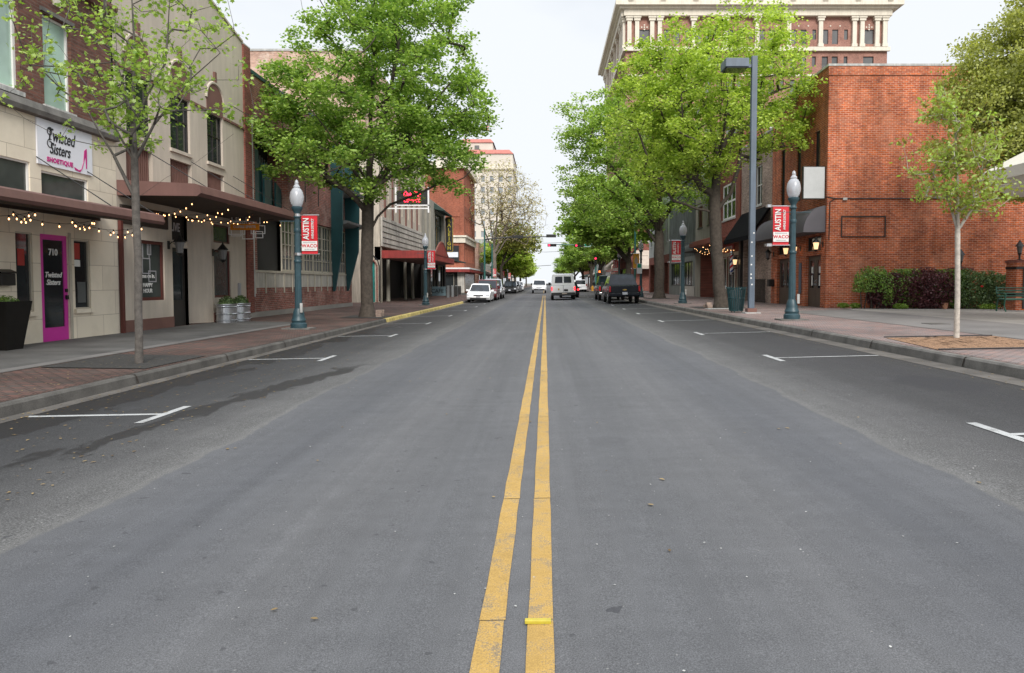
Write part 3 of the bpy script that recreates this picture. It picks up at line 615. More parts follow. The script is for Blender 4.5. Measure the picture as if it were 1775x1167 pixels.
fbox('body', 'black', mb_, FL, 14.34, 14.74, 1.37, 1.62, -.13, -.003, bevel=.01); b = MB(); b.prism([(-.15, 1.622), (-.15, 1.65), (-.003, 1.71), (-.003, 1.622)], lambda d, z, y: (XL - d, 14.32 + y * .44, z), 0, 1); b.build('lid', 'black', mb_)
# 2: beige stucco building
B2 = thing('stucco_building', 'beige stucco building with arched upstairs windows and a long mauve canopy', 'building', (XL, 22.5, .05))
UW = [(19.02, 20.20, 5.47, 7.12), (21.25, 22.42, 5.47, 7.12), (23.56, 24.68, 5.47, 7.12)]
UP = [(a - .05, c + .05, 3.9, 5.15) for a, c, _, _ in UW]
LW = (19.3, 20.75, .93, 2.62); LD = (21.2, 22.1, .1, 2.5); TR = (21.2, 22.1, 2.72, 3.5); LW2 = (23.85, 25.1, .93, 2.55); TR2 = (23.85, 25.1, 2.8, 3.42)
facade('wall', 'stucco', B2, FL, 18.5, 26.4, -.1, 9.2, UW + UP + [LW, LD, TR, (22.1, 23.75, .1, 3.5), LW2, TR2], .16)
n = 24; prof = [(18.5 + 7.9 * i / n, 9.2 + 1.05 + .75 * math.sin(math.pi * min(1, (i / n) * .9 + .05)) ** 1.5) for i in range(n + 1)]
b = MB()
for (y0, z0), (y1, z1) in zip(prof, prof[1:]): b.q(FL(y0, 9.2, 0), FL(y1, 9.2, 0), FL(y1, z1, 0), FL(y0, z0, 0))
b.build('parapet', 'stucco', B2)
b = MB()
for (y0, z0), (y1, z1) in zip(prof, prof[1:]):
    b.box(y0, y1, -.05, .25, 0, .07, T=lambda a, d, z: FL(a, (z0 + (z1 - z0) * (a - y0) / (y1 - y0)) + z, d))
b.build('coping', 'stucco', B2)
shell(B2, 'stucco', FL, 18.5, 26.4, -.1, 10.2, 14, d0=.05)
b = MB()
for i, (a, c, z0, z1) in enumerate(UW):
    window(B2, FL, a, c, z0, z1, d=.07, fm='frame_dark', pm='glass', nx=2, zs=[6.4], t=.05, sill='stucco')
    m_ = (a + c) / 2; r = (c - a) / 2 + .02
    out = [(a - .02, z1 + .02), (c + .02, z1 + .02), (c + .02, z1 + .45)] + [(m_ + r * math.cos(t), z1 + .45 + r * .95 * math.sin(t)) for t in np.linspace(0, math.pi, 15)[1:-1]] + [(a - .02, z1 + .45)]
    q = MB(); q.prism(out, FL, -.02, .004); q.build('arch_panel', 'stucco_dark', B2)
    q = MB(); q.tube([FL(m_ + (r + .05) * math.cos(t), z1 + .45 + (r * .95 + .05) * math.sin(t), -.02) for t in np.linspace(0, math.pi, 15)], .05, 6); q.build('arch_moulding', 'stucco', B2)
    q = MB(); q.prism([(m_ - .06, z1 + 1.08), (m_ + .06, z1 + 1.08), (m_ + .07, z1 + 1.42), (m_ - .07, z1 + 1.42)], FL, -.07, 0); q.build('keystone', 'stucco_dark', B2)
    q = MB(); q.fbox(FL, a - .05, c + .05, 3.9, 5.15, .12, .16)
    for k in range(12): y = a + (c - a) * (k + .5) / 12; q.fbox(FL, y - .02, y + .02, 3.9, 5.13, .09, .12)
    q.build('louvre_panel', 'stucco_dark', B2)
    b.fbox(FL, (UW[i - 1][1] + .06) if i else 18.5, a - .06, z1 - .02, z1 + .06, -.05, 0)
b.fbox(FL, UW[-1][1] + .06, 26.4, 7.10, 7.18, -.05, 0); b.build('string_course', 'stucco_dark', B2)
w = window(B2, FL, *LW, d=.04, fm='frame_red', pm='glass_soft', t=.09)
text('come on in.', .17, 'decal', w, FL(19.95, 1.62, .07), *AXL, bold=.003); text('HAPPY\nHOUR', .16, 'decal', w, FL(19.98, 1.28, .07), *AXL, bold=.004)
q = MB()
for (y, z, ww, hh) in ((19.75, 2.1, .34, .5), (19.98, 2.22, .2, .3), (19.72, 1.68, .4, .42), (20.02, 1.45, .4, .3)):
    for e in ((y, y + ww, z, z + .03), (y, y + ww, z + hh, z + hh + .03), (y, y + .03, z + .03, z + hh), (y + ww - .03, y + ww, z + .03, z + hh)): q.fbox(FL, *e, .062 + y * .0001, .07)
q.build('square_decal', 'print_grey', w)
window(B2, FL, *LW2, d=.04, fm='frame_red', pm='glass_soft', t=.07); window(B2, FL, *TR2, d=.04, fm='frame_red', pm='glass_soft', t=.06)
tr = window(B2, FL, *TR, d=.1, fm='frame_dark', pm='dark', t=.05); text('LIVE', .36, 'print_grey', tr, FL(21.65, 3.12, .13), *AXL, bold=.01, sx=.8)
door(B2, FL, *LD, d=.1, m='frame_dark', pm='glass', handle='gold', kick=.8, hs=-1)
# entry alcove wall
b = MB(); b.q(FL(22.1, .1, .3), FL(22.7, .1, .75), FL(22.7, 3.5, .75), FL(22.1, 3.5, .3)); b.q(FL(22.7, .1, .75), FL(23.75, .1, .02), FL(23.75, 3.5, .02), FL(22.7, 3.5, .75)); b.build('alcove_wall', 'stucco', B2)
b = MB(); b.fbox(FL, 18.62, 21.18, .04, .42, -.03, 0); b.fbox(FL, 23.76, 26.4, .04, .42, -.03, 0); b.build('base_band', 'stucco_dark', B2)
b = MB(); P = [(-.003, 3.72), (-2.10, 3.70), (-2.2, 3.78), (-2.16, 3.98), (-2.05, 4.02), (-.003, 4.12)]
b.prism(P, lambda d, z, y: (XL - d, 18.52 + y * 7.6, z), 0, 1); b.build('canopy', 'canopy', B2)
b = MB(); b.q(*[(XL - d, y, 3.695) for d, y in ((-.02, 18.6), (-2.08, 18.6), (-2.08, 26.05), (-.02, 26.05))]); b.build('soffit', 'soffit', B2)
b = MB(); b.fbox(FL, 18.62, 20.9, 3.0, 3.5, -.06, -.003); b.build('canopy_header', 'soffit', B2)
b = MB()
for y in (19.1, 22.4, 25.4): b.tube([(XL + .02, y, 5.25), (XL + 2.0, y + .2, 4.02)], .012, 5)
b.build('canopy_tie_rod', 'black', B2)
fbox('intercom_panel', 'print_grey', B2, FL, 25.65, 25.8, .95, 1.42, -.07, -.003)
def wall_lantern(F, a, z, label, lit=False, big=1):
    L_ = thing('wall_lantern', label, 'lantern', F(a, z, -.15)); k = big
    b = MB(); b.fbox(F, a - .05, a + .05, z - .12, z + .12, -.03, -.003); b.tube([F(a, z, -.02), F(a, z + .10, -.12), F(a, z + .02, -.2)], .014, 6); b.build('bracket', 'black', L_)
    c = F(a, z, -.2 * k)
    b = MB(); b.lathe([(.05 * k, -.16 * k), (.075 * k, -.14 * k), (.02, -.2 * k)], 8, c); b.lathe([(.11 * k, .05 * k), (.10 * k, .07 * k), (.03, .17 * k), (.015, .22 * k)], 8, c); b.build('cap', 'black', L_)
    b = MB(); b.lathe([(.05 * k, -.14 * k), (.085 * k, .05 * k)], 8, c); b.build('lamp_glass', 'lamp_lit' if lit else 'glass_grey', L_); return L_
wall_lantern(FL, 20.98, 2.55, 'black wall lantern between the lettered window and the dark entrance door of the stucco building', big=1.7); wall_lantern(FL, 23.78, 2.45, 'black wall lantern left of the window behind the steel tub planters', big=1.7)
# 3: red brick building with teal blades
B3 = thing('brick_building', 'weathered red brick building with teal metal fins and a long row of windows', 'building', (XL, 34, .05))
REC = (27.35, 30.9, 4.45, 7.75); ROW = (27.45, 40.2, 1.86, 4.32)
facade('wall', 'low_brick', B3, FL, 26.4, 40.8, .3, 9.4, [REC, ROW], .9)
facade('plinth', 'walk', B3, FL, 26.4, 40.8, -.1, .3, [], d0=-.04)
fbox('pier', 'red_brick2', B3, FL, 26.4, 26.98, .3, 10.25, -.06, .0); fbox('pier_trim', 'coping', B3, FL, 26.985, 27.12, .9, 7.8, -.05, .0)
shell(B3, 'low_brick', FL, 26.42, 40.8, -.1, 9.4, 16, d0=.05); coping(B3, 'teal', FL, 27.1, 40.8, 9.4, 16, .14); coping(B3, 'coping', FL, 26.4, 27.0, 10.25, 16, .06)
facade('pier_wall', 'red_brick2', B3, FL, 26.4, 27.0, 9.4, 10.25, [], d0=.001); 
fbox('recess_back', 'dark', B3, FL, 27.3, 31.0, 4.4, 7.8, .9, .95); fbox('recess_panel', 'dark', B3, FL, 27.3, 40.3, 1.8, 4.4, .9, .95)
for i, (y0, y1, zt, d) in enumerate(((27.36, 28.1, 6.9, .15), (28.1, 28.8, 6.55, .32), (28.8, 29.5, 6.3, .2), (29.5, 30.15, 6.1, .4), (30.15, 30.75, 5.7, .25))):
    q = MB(); q.prism([(y0, 4.46), (y1, 4.46), (y1, zt - .25), (y0, zt)], FL, d, d + .08)
    q.build('teal_panel', 'teal', B3)
q = MB()
for k in range(14): y = 27.45 + k * .24; q.fbox(FL, y, y + .05, 4.6, 7.1 - k * .05, .6, .64)
q.build('rod_screen', 'gray_metal', B3)
for y in (33.0, 34.9): fbox('slot', 'dark', B3, FL, y, y + .14, 5.2, 6.9 - (y - 33) * .3, -.005, .0)
# infill panels, mullioned windows
q = MB(); q.fbox(FL, 27.1, 40.2, 1.24, 1.83, -.012, .0); q.build('infill_panel', 'panel_white', B3)
q = MB()
for k in range(14): y = 27.14 + k * 1.0; q.fbox(FL, y, y + .09, 1.02, 1.84, -.04, -.0125)
q.fbox(FL, 27.1, 40.25, 1.84, 1.93, -.05, .9); q.build('panel_batten', 'frame_cream', B3)
fbox('corner_board', 'dark', B3, FL, 27.46, 30.3, 1.95, 4.3, .3, .36)
for k in range(7):
    y = 30.35 + k * 1.38; wd = window(B3, FL, y, y + 1.3, 1.94, 4.3, d=.12, fm='frame_cream', pm='glass_soft', nx=3, zs=[2.5, 3.1, 3.65], t=.07, mt=.04)
    q = MB(); q.fbox(FL, y + .08, y + 1.2, 1.96, 2.62, .155, .157); q.build('blind', 'curtain', wd)
for k, (y, dd, zt) in enumerate(((37.0, .62, 8.6), (39.55, .82, 8.6))):
    q = MB(); q.prism([(0.0, zt), (-dd, zt), (-dd, 6.2), (-dd * .9, 3.2), (-.16, 1.0), (-.06, .98), (0, 3.0)], lambda d, z, y2: (XL - d, y + y2, z), 0, .12 if k else 1.2 * .12); q.build('teal_fin', 'teal', B3)
for z in (4.45, 6.15): 
    q = MB(); q.prism([(0, z), (-.5, z + .02), (-.8, z + .14), (-.85, z + .25), (0, z + .36)], lambda d, zz, y2: (XL - d, 37.2 + y2, zz), 0, 3.5); q.build('ledge', 'gray_metal', B3)
for z in (4.85, 6.55): window(B3, FL, 37.3, 39.4, z, z + 1.25, d=-.01, fm='teal', pm='glass', nx=2, t=.06)
# pale pink brick block behind
BP = thing('rear_brick_building', 'tall pale pink brick building with peeling whitewash rising behind the red brick building', 'building', (-20, 60, 0))
facade('wall', 'pink_brick', BP, FN(52), -22.5, -13.2, 0, 18.3, [], .2); b = MB(); b.q((-13.2, 52, 0), (-13.2, 78, 0), (-13.2, 78, 18.3), (-13.2, 52, 18.3)); b.q((-22.5, 52, 0), (-22.5, 78, 0), (-22.5, 78, 18.3), (-22.5, 52, 18.3)); b.q((-22.5, 52, 18.28), (-13.2, 52, 18.28), (-13.2, 78, 18.28), (-22.5, 78, 18.28)); b.build('side_wall', 'pink_brick', BP)
fbox('coping', 'coping', BP, FN(52), -22.6, -13.1, 18.3, 18.45, -.06, .4); q = MB(); q.box(-17.8, -15.9, 55, 57, 18.4, 19.3); q.build('rooftop_vent', 'gray_metal', BP, bevel=.04)
q = MB(); q.box(-20.2, -18.4, 55, 57.5, 18.4, 19.15); q.build('rooftop_unit', 'white', BP, bevel=.04)
# 4: cream theatre-like building with red marquee
B4 = thing('marquee_building', 'cream plaster building with red marquee canopy over a deep dark entrance', 'building', (XL, 56, .05))
slots = [(50.2 + k * 2.45, 50.75 + k * 2.45, 6.6, 10.2) for k in range(6)]
facade('wall', 'cream', B4, FL, 48.0, 64.2, 3.9, 11.5, slots, .3)
for s_ in slots: fbox('slot_window', 'glass', B4, FL, *s_, .28, .3)
q = MB()
for k in range(6): y = 49.2 + k * 2.45; q.fbox(FL, y, y + .3, 5.9, 10.6, -.09, -.0)
q.build('pilaster', 'stucco_dark', B4)
q = MB(); q.fbox(FL, 48.1, 64.1, 3.95, 5.95, -.12, -.002); q.build('band_board', 'white_band', B4)
q = MB()
for k in range(5): z = 4.15 + k * .38; q.fbox(FL, 48.2, 64, z, z + .05, -.14, -.121)
q.build('band_rail', 'frame_dark', B4)
shell(B4, 'cream', FL, 48.0, 64.2, 3.9, 11.5, 14, d0=.03); coping(B4, 'coping', FL, 48, 64.2, 11.5, 14)
facade('side_base', 'cream', B4, FN(48.0), -24, XL - .0, -.1, 3.9, [(-12.05, -11.25, .12, 3.0)], .2)
q = MB(); q.prism([(-12.03, .12), (-11.27, .12), (-11.27, 2.4)] + [(-11.65 + .38 * math.cos(t), 2.4 + .55 * math.sin(t)) for t in np.linspace(0, math.pi, 9)[1:-1]] + [(-12.03, 2.4)], FN(48.0), .12, .16); q.build('mural_door', 'mural_teal', B4)
q = MB(); q.tube([(-11.45 , 47.98, .15), (-11.45, 47.98, 2.4)] + [(-11.85 + .42 * math.cos(t), 47.98, 2.4 + .62 * math.sin(t)) for t in np.linspace(0, math.pi, 9)] + [(-12.27, 47.98, .15)], .055, 6); q.build('mural_arch', 'low_brick', B4)
q = MB(); q.tube([(-11.3, 47.98, .2), (-11.3, 47.98, 2.6), (-11.4, 47.98, 3.0), (-11.7, 47.98, 3.3)], .04, 5); q.build('mural_stripe', 'print_black', B4)
fbox('side_pier', 'frame_cream', B4, FL, 48.0, 48.5, -.1, 3.9, -.0, .4); fbox('entrance_back', 'dark', B4, FL, 48.5, 64.2, -.1, 3.9, 1.85, 1.92); fbox('spandrel', 'cream', B4, FN(48.0), -12.05, -11.25, 2.2, 3.0, .17, .19); fbox('end_pier', 'dark', B4, FL, 63.5, 64.2, -.1, 3.9, 0, 1.84)  # back and end pier near-black: the entrance's darkness is put into their colour
fbox('lobby_counter', 'soffit', B4, FL, 51, 53.5, .1, 1.2, 1.0, 1.6)
for y in (51.4, 57.6, 60.8): q = MB(); q.lathe([(.16, 0), (.14, .2), (.12, 3.1), (.16, 3.2)], 12, FL(y, .1, .25)); q.build('column', 'greybeige', B4)
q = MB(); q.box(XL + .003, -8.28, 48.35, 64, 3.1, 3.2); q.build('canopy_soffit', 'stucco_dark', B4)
q = MB(); q.box(XL + .003, -8.25, 48.3, 48.38, 3.14, 3.66); q.box(-8.3, -8.22, 48.3, 63.8, 3.14, 3.58); q.build('canopy_fascia', 'red_canopy', B4)
q = MB(); arc = [(52.2, 3.58)] + [(52.2 + 7.5 * t, 3.58 + 1.05 * math.sin(math.pi * t) ** 1.3) for t in np.linspace(0, 1, 15)[1:-1]] + [(59.7, 3.58)]
q.prism(arc, lambda a, z, d: (-8.24 + d, a, z), 0, .06); q.build('canopy_arch', 'red_canopy', B4); q = MB(); q.tube([(-8.2, a, z + .03) for a, z in arc], .06, 5); q.build('arch_trim', 'rust', B4)
LS = thing('led_sign', 'red scrolling LED sign in a white frame projecting from the cream building above the tree', 'sign', (-9.4, 50, 6.7))
q = MB(); q.box(-10.6, -8.2, 50.0, 50.12, 6.88, 6.96); q.box(-10.6, -10.5, 50, 50.12, 6.4, 8.2); q.box(-8.3, -8.2, 50, 50.12, 6.4, 8.2); q.box(-11.2, -8.2, 50.02, 50.1, 6.66, 6.74); q.build('frame', 'white', LS)
q = MB(); q.box(-10.48, -8.32, 50.02, 50.14, 6.97, 7.95); q.build('screen', 'black', LS); text('the Big\norders', .44, 'led', LS, (-9.4, 50.01, 7.5), *AXN, bold=.018)
# 5: corner building before the intersection
B5 = thing('corner_building', 'grey brown building with tall dark windows beneath a dark green eave', 'building', (XL, 72, .05))
ops5 = [(65.6, 66.8, 4.6, 8.9), (68.0, 69.2, 4.6, 8.9), (71.9, 77.8, 4.3, 8.7)]
facade('wall', 'greybeige', B5, FL, 64.3, 79.4, 3.9, 9.6, ops5, .35); shell(B5, 'greybeige', FL, 64.3, 79.4, -.1, 9.6, 14, d0=.03)
window(B5, FL, *ops5[0], d=.25, fm='frame_dark', nx=2, zs=[5.6, 7.2]); window(B5, FL, *ops5[1], d=.25, fm='frame_dark', nx=2, zs=[5.6, 7.2]); window(B5, FL, *ops5[2], d=.25, fm='awning_green', nx=5, zs=[5.4, 7.4], mt=.08)
q = MB(); q.prism([(0, 8.9), (-.9, 8.7), (-.95, 8.85), (0, 9.5)], lambda d, z, y: (XL - d, 71.3 + y * 7, z), 0, 1); q.build('eave', 'awning_green', B5)
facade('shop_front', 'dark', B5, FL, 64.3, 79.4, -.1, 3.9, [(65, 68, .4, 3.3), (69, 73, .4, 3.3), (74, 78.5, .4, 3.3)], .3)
for o in ((65, 68, .4, 3.3), (69, 73, .4, 3.3), (74, 78.5, .4, 3.3)): window(B5, FL, *o, d=.2, fm='frame_cream', nx=3)
q = MB(); q.prism([(0, 4.35), (-2.3, 3.75), (-2.3, 3.62), (0, 3.9)], lambda d, z, y: (XL - d, 66 + y * 13, z), 0, 1); q.build('canopy', 'awning_green', B5)
RS = thing('blade_sign', 'tall black vertical sign with yellow border and yellow letters reading RALEIGH', 'sign', (-10.6, 78, 4.8))
q = MB(); q.prism([(-11.0, 5.0), (-10.9, 4.85), (-10.3, 4.85), (-10.2, 5.0), (-10.2, 8.2), (-10.12, 8.5), (-10.35, 8.72), (-10.85, 8.72), (-11.08, 8.5), (-11.0, 8.2)], FN(78), 0, .35); q.build('cabinet', 'gold', RS)
q = MB(); q.prism([(-10.95, 5.02), (-10.86, 4.92), (-10.34, 4.92), (-10.25, 5.02), (-10.25, 8.2), (-10.2, 8.46), (-10.38, 8.64), (-10.82, 8.64), (-11.0, 8.46), (-10.95, 8.2)], FN(78), -.02, -.001); q.build('face', 'print_black', RS)
for i, ch in enumerate('RALEIGH'): text(ch, .56, 'reflector', RS, (-10.6, 77.96, 8.28 - i * .50), *AXN, bold=.012)
# hotel across the street, far left
BH = thing('hotel_building', 'red brick hotel with cream stone belt and white windows beyond the intersection', 'building', (XL, 105, .05))
opsN = [(-12.75 - k * 3.2, -11.75 - k * 3.2, z, z + 1.9) for k in range(4) for z in (4.6, 8.7, 12.2)]
facade('front_wall', 'hotel_brick', BH, FN(97.5), -28, XL, -.1, 17.6, opsN, .25)
opsS = [(98.6 + k * 1.9, 99.7 + k * 1.9, z, z + 2.0) for k in range(7) for z in (4.4, 8.6, 12.2)]
facade('wall', 'hotel_brick', BH, FL, 97.5, 112.5, -.1, 17.6, opsS, .25)
shell(BH, 'hotel_brick', FL, 97.6, 112.5, -.1, 17.6, 16, d0=.05)
for o in opsN: window(BH, FN(97.5), *o, d=.15, fm='frame_white', pm='glass_grey', nx=2, nz=2, t=.1, mt=.06)
for o in opsS: window(BH, FL, *o, d=.15, fm='frame_white', pm='glass_grey', nz=2, t=.1, mt=.06)
q = MB()
for z, h, e in ((7.0, .75, .2), (7.75, .25, .4), (17.2, .9, .5)): q.box(-28, XL + e, 97.5 - e, 97.5 - .002, z, z + h); q.box(XL + .002, XL + e, 97.5 - .001, 112.5, z, z + h)
q.build('belt_course', 'cream_light', BH)
q = MB(); q.box(-18, XL + .9, 96.3, 97.49, 3.35, 3.55); q.box(XL + .003, XL + .9, 97.495, 118, 3.35, 3.55); q.build('canopy', 'white', BH)
q = MB(); q.box(-18, XL + .86, 96.34, 97.48, 2.95, 3.35); q.box(XL + .003, XL + .86, 97.49, 118, 2.95, 3.35); q.build('canopy_fascia', 'red_canopy' if 0 else 'red_canopy', BH)
facade('shop_front', 'dark', BH, FN(97.42), -20, XL - .9, .1, 2.95, [(-15.6, -14.4, .2, 2.6)], .05); q = MB(); q.box(XL - .9, XL + .05, 97.3, 97.49, 0, 2.95); q.build('corner_pier', 'white_band', BH)
window(BH, FN(97.3), -15.4, -12.6, .5, 2.7, d=0, fm='frame_cream', nx=2); window(BH, FL, 98.2, 111, .3, 2.8, d=-.06, fm='greybeige', pm='glass_grey', nx=9)
WS = thing('wall_sign', 'small black and white sign on the hotel brick wall behind the vertical sign', 'sign', (-12.6, 97.4, 5.3)); fbox('board', 'print_black', WS, FN(97.3), -13.6, -11.9, 4.3, 6.6, 0, .1); fbox('panel', 'sign_white', WS, FN(97.3), -13.5, -12.0, 5.0, 5.7, -.03, -.001)
# far cream tower
BT = thing('cream_tower', 'distant tall cream office tower with red tile roofs and a flag', 'building', (-22, 260, 0))
opsT = [(-12.9 - k * 3.1, -11.9 - k * 3.1 + .3, 6 + j * 3.8, 8 + j * 3.8) for k in range(8) for j in range(9)]
facade('front_wall', 'tower_cream', BT, FN(245), -38, XL, 0, 46, [(a, c, z, w_) for a, c, z, w_ in opsT], .3)
opsS2 = [(247 + k * 3, 248.6 + k * 3, 6 + j * 3.8, 8 + j * 3.8) for k in range(9) for j in range(9)]
facade('wall', 'tower_cream', BT, FL, 245, 275, 0, 46, opsS2, .3); q = MB(); q.box(-38, XL - .3, 245.3, 275, 0, 45.8); q.build('core', 'tower_pane', BT)
q = MB(); q.box(-38.5, XL + .5, 244.5, 275.5, 40.6, 41.3); q.box(-38.3, XL + .2, 244.8, 275.2, 41.3, 42.6); q.build('cornice', 'cream_light', BT)
def hip(x0, x1, y0, y1, z, h, ins):
    q = MB(); q.q((x0, y0, z), (x1, y0, z), (x1 - ins, y0 + ins, z + h), (x0 + ins, y0 + ins, z + h)); q.q((x1, y0, z), (x1, y1, z), (x1 - ins, y1 - ins, z + h), (x1 - ins, y0 + ins, z + h))
    q.q((x0, y1, z), (x0, y0, z), (x0 + ins, y0 + ins, z + h), (x0 + ins, y1 - ins, z + h)); q.q((x1, y1, z), (x0, y1, z), (x0 + ins, y1 - ins, z + h), (x1 - ins, y1 - ins, z + h)); q.q((x0 + ins, y0 + ins, z + h), (x1 - ins, y0 + ins, z + h), (x1 - ins, y1 - ins, z + h), (x0 + ins, y1 - ins, z + h)); return q
hip(-38.5, XL + .3, 244.6, 275, 46, 1.6, 1.5).build('roof', 'roof_red', BT); q = MB(); q.box(-36, -15.5, 250, 272, 46, 47.6); q.build('upper_storey', 'tower_cream', BT); q = MB(); q.box(-30, -18.6, 252, 270, 47.6, 51.2); q.build('penthouse', 'tower_cream', BT)
hip(-30.4, -18.2, 251.6, 270.4, 51.2, 1.4, 1.2).build('roof', 'roof_red', BT); fbox('penthouse_window', 'glass_grey', BT, FN(251.9), -25, -23.4, 48.4, 50.2, -.05, .05)
FG = thing('flag', 'small flag on a pole on top of the distant cream tower', 'flag', (-22.5, 252, 52.6)); q = MB(); q.tube([(-22.5, 252, 52.6), (-22.5, 252, 57.6)], .08, 6); q.build('flagpole', 'white', FG)
for i in range(7):
    q = MB(); q.q(*[(-22.5 + x, 252 + .25 * math.sin(x), z) for x, z in ((0, 55.6 + i * .28), (1.3, 55.5 + i * .28), (2.6, 55.6 + i * .28), (2.6, 55.88 + i * .28), (1.3, 55.78 + i * .28), (0, 55.88 + i * .28))]); q.build('stripe', 'red' if i % 2 == 0 else 'sign_white', FG)
q = MB(); q.q(*[(-22.5 + x, 251.97 + .25 * math.sin(x), z) for x, z in ((0, 56.45), (1.1, 56.4), (1.1, 57.5), (0, 57.56))]); q.build('canton', 'blue', FG)
def simple_block(label, F, a0, a1, h, m, wm='frame_white', floors=2, awn=None, name='far_shop_building', depth=12, pm='glass', fw=1.1, trim='coping', n=None, gm='dark'):
    B = thing(name, label, 'building', F(( a0 + a1) / 2, 0, 0)); n = n or max(2, int((a1 - a0) / 2.8)); st = (a1 - a0) / n; up = []
    for f in range(1, floors):
        z = 4.3 + (f - 1) * 3.5
        up += [(a0 + st * (k + .5) - fw / 2, a0 + st * (k + .5) + fw / 2, z + .6, z + 2.5) for k in range(n)]
    lo = [(a0 + .4, (a0 + a1) / 2 - .3, .5, 3.2), ((a0 + a1) / 2 + .3, a1 - .4, .5, 3.2)]
    facade('wall', m, B, F, a0, a1, -.1, h, up + lo, .2)
    for o in up: window(B, F, *o, d=.12, fm=wm, pm=pm, nz=2, nx=2 if o[1] - o[0] > 1.3 else 1, t=.07, sill=trim)
    for o in lo: window(B, F, *o, d=.14, fm=wm, pm='glass', nx=3, t=.06)
    shell(B, m, F, a0, a1, -.1, h, depth, d0=.03); coping(B, trim, F, a0, a1, h, depth)
    if awn:
        q = MB(); q.prism([(0, 3.9), (-1.3, 3.3), (-1.32, 3.05), (-1.28, 3.05), (-1.25, 3.27), (0, 3.8)], lambda d, z, y: F(a0 + .3 + y * (a1 - a0 - .6), z, d), 0, 1); q.build('awning', awn, B)
    return B
simple_block('low pink rendered shop beyond the red brick hotel', FL, 119, 131, 8.2, 'pink_brick', awn='awning_cream'); simple_block('pale grey shop row behind the far green trees on the left', FL, 131.2, 152, 9.5, 'palegrey', awn='rust')
simple_block('far orange brick shop at the left end of the street', FL, 152.2, 175, 7.5, 'hotel_brick', awn='awning_slate'); simple_block('cream shop beside the foot of the distant cream tower', FL, 175.2, 240, 8, 'cream', awn='awning_green')
# ---------------------------------------------------------------- RIGHT BUILDINGS
C1 = thing('brick_corner_building', 'large two storey red brick building with blank side wall and grey quarter round awning', 'building', (XR, 33, .3))
D_ = [(29.95, 31.65, .36, 2.62), (33.85, 35.55, .36, 2.62)]; Tt = [(29.95, 31.65, 2.82, 3.45), (33.85, 35.55, 2.82, 3.45)]
slit = [(30.25, 30.8, 5.2, 7.95), (32.45, 33.0, 5.2, 7.95), (34.6, 35.15, 5.2, 7.95)]
facade('wall', 'red_brick', C1, FR, 29.4, 36.5, .2, 10.35, D_ + Tt + slit, .22)
facade('front_wall', 'red_brick', C1, FN(29.4), XR, 34, .2, 10.35, [(26, 27.6, 5.2, 7.9)], .22); window(C1, FN(29.4), 26, 27.6, 5.2, 7.9, d=.12)
shell(C1, 'red_brick', FR, 29.42, 36.5, .2, 10.35, 22, d0=.05)
coping(C1, 'coping', FR, 29.4, 36.5, 10.35, 22, .09, .35, .05)
q = MB(); q.box(XR - .03, 34, 29.36, 29.4 - .002, 9.98, 10.33)
for k in range(0, 150): pass
q.build('parapet_band', 'red_brick', C1)
for o in slit: window(C1, FR, *o, d=.06, fm='frame_dark', pm='glass_soft', t=.05, nz=1)
for o in Tt: window(C1, FR, *o, d=.1, fm='frame_dark', pm='glass', t=.06, nx=2)
for i, o in enumerate(D_):
    m_ = (o[0] + o[1]) / 2
    for a, c, hs in ((o[0], m_ - .005, 1), (m_ + .005, o[1], -1)):
        d = door(C1, FR, a, c, o[2], o[3], d=.12, kick=.85, stile=.2, handle='chrome', hs=hs)
        if i == 0:
            q = MB(); q.fbox(FR, a + .3, a + .5, o[2] + 1.5, o[2] + 1.78, .125, .13); q.fbox(FR, a + .36, a + .5, o[2] + .95, o[2] + 1.4, .126, .131); q.build('notice', 'decal', d)
q = MB(); arc = [(0, 3.55)] + [(-.92 * math.sin(t), 3.55 + 1.1 * math.cos(t)) for t in np.linspace(math.pi / 2, 0, 9)]
q.prism(arc, lambda d, z, y: FR(29.5 + y * 7.0, z, d - .003), 0, 1); q.build('awning', 'awning_grey', C1, smooth=True)
q = MB(); q.tube([FR(29.48, 5.0, -.03), FR(29.38, 5.0, -.02), (XR + .35, 29.37, 4.93), (34, 29.37, 4.88)], .022, 6); q.tube([(XR + .35, 29.37, 4.93), (XR + .12, 29.37, 4.8), (XR + .1, 29.37, 3.2)], .018, 6)
q.build('conduit', 'black', C1); q = MB(); q.box(12.35, 12.52, 29.33, 29.398, 4.86, 4.96); q.build('junction_box', 'coping', C1)
q = MB()
for e in ((12.3, 14.15, 4.17, 4.21), (12.3, 14.15, 3.33, 3.37), (12.3, 12.34, 3.37, 4.17), (14.11, 14.15, 3.37, 4.17)): q.fbox(FN(29.4), *e, -.04, -.002)
q.build('frame_outline', 'frame_dark', C1)
BS = thing('blank_sign', 'blank pale grey box sign projecting from the upper wall of the brick corner building', 'sign', (11.2, 29.65, 4.9)); q = MB(); q.box(10.75, XR - .03, 29.55, 29.72, 4.93, 6.28); q.build('cabinet', 'frame_dark', BS); q = MB(); q.box(10.78, XR - .06, 29.535, 29.549, 4.96, 6.25); q.build('face', 'aged_white', BS)
for a, z, lab in ((29.72, 3.05, 'lit wall lantern right of the nearer brown double door under the grey awning'), (32.3, 3.0, 'lit wall lantern left of the nearer brown double door under the grey awning'), (33.45, 3.0, 'lit wall lantern right of the farther brown double door under the grey awning'), (36.1, 2.9, 'unlit wall lantern at the far end of the grey awning')): wall_lantern(FR, a, z, lab, lit='unlit' not in lab, big=1.5)
MN = thing('menu_board', 'narrow blue grey board on the brick between the two brown double doors', 'sign', FR(32.4, .9, 0)); fbox('board', 'pole_grey', MN, FR, 32.15, 32.42, .95, 2.35, -.05, -.003, bevel=.008)
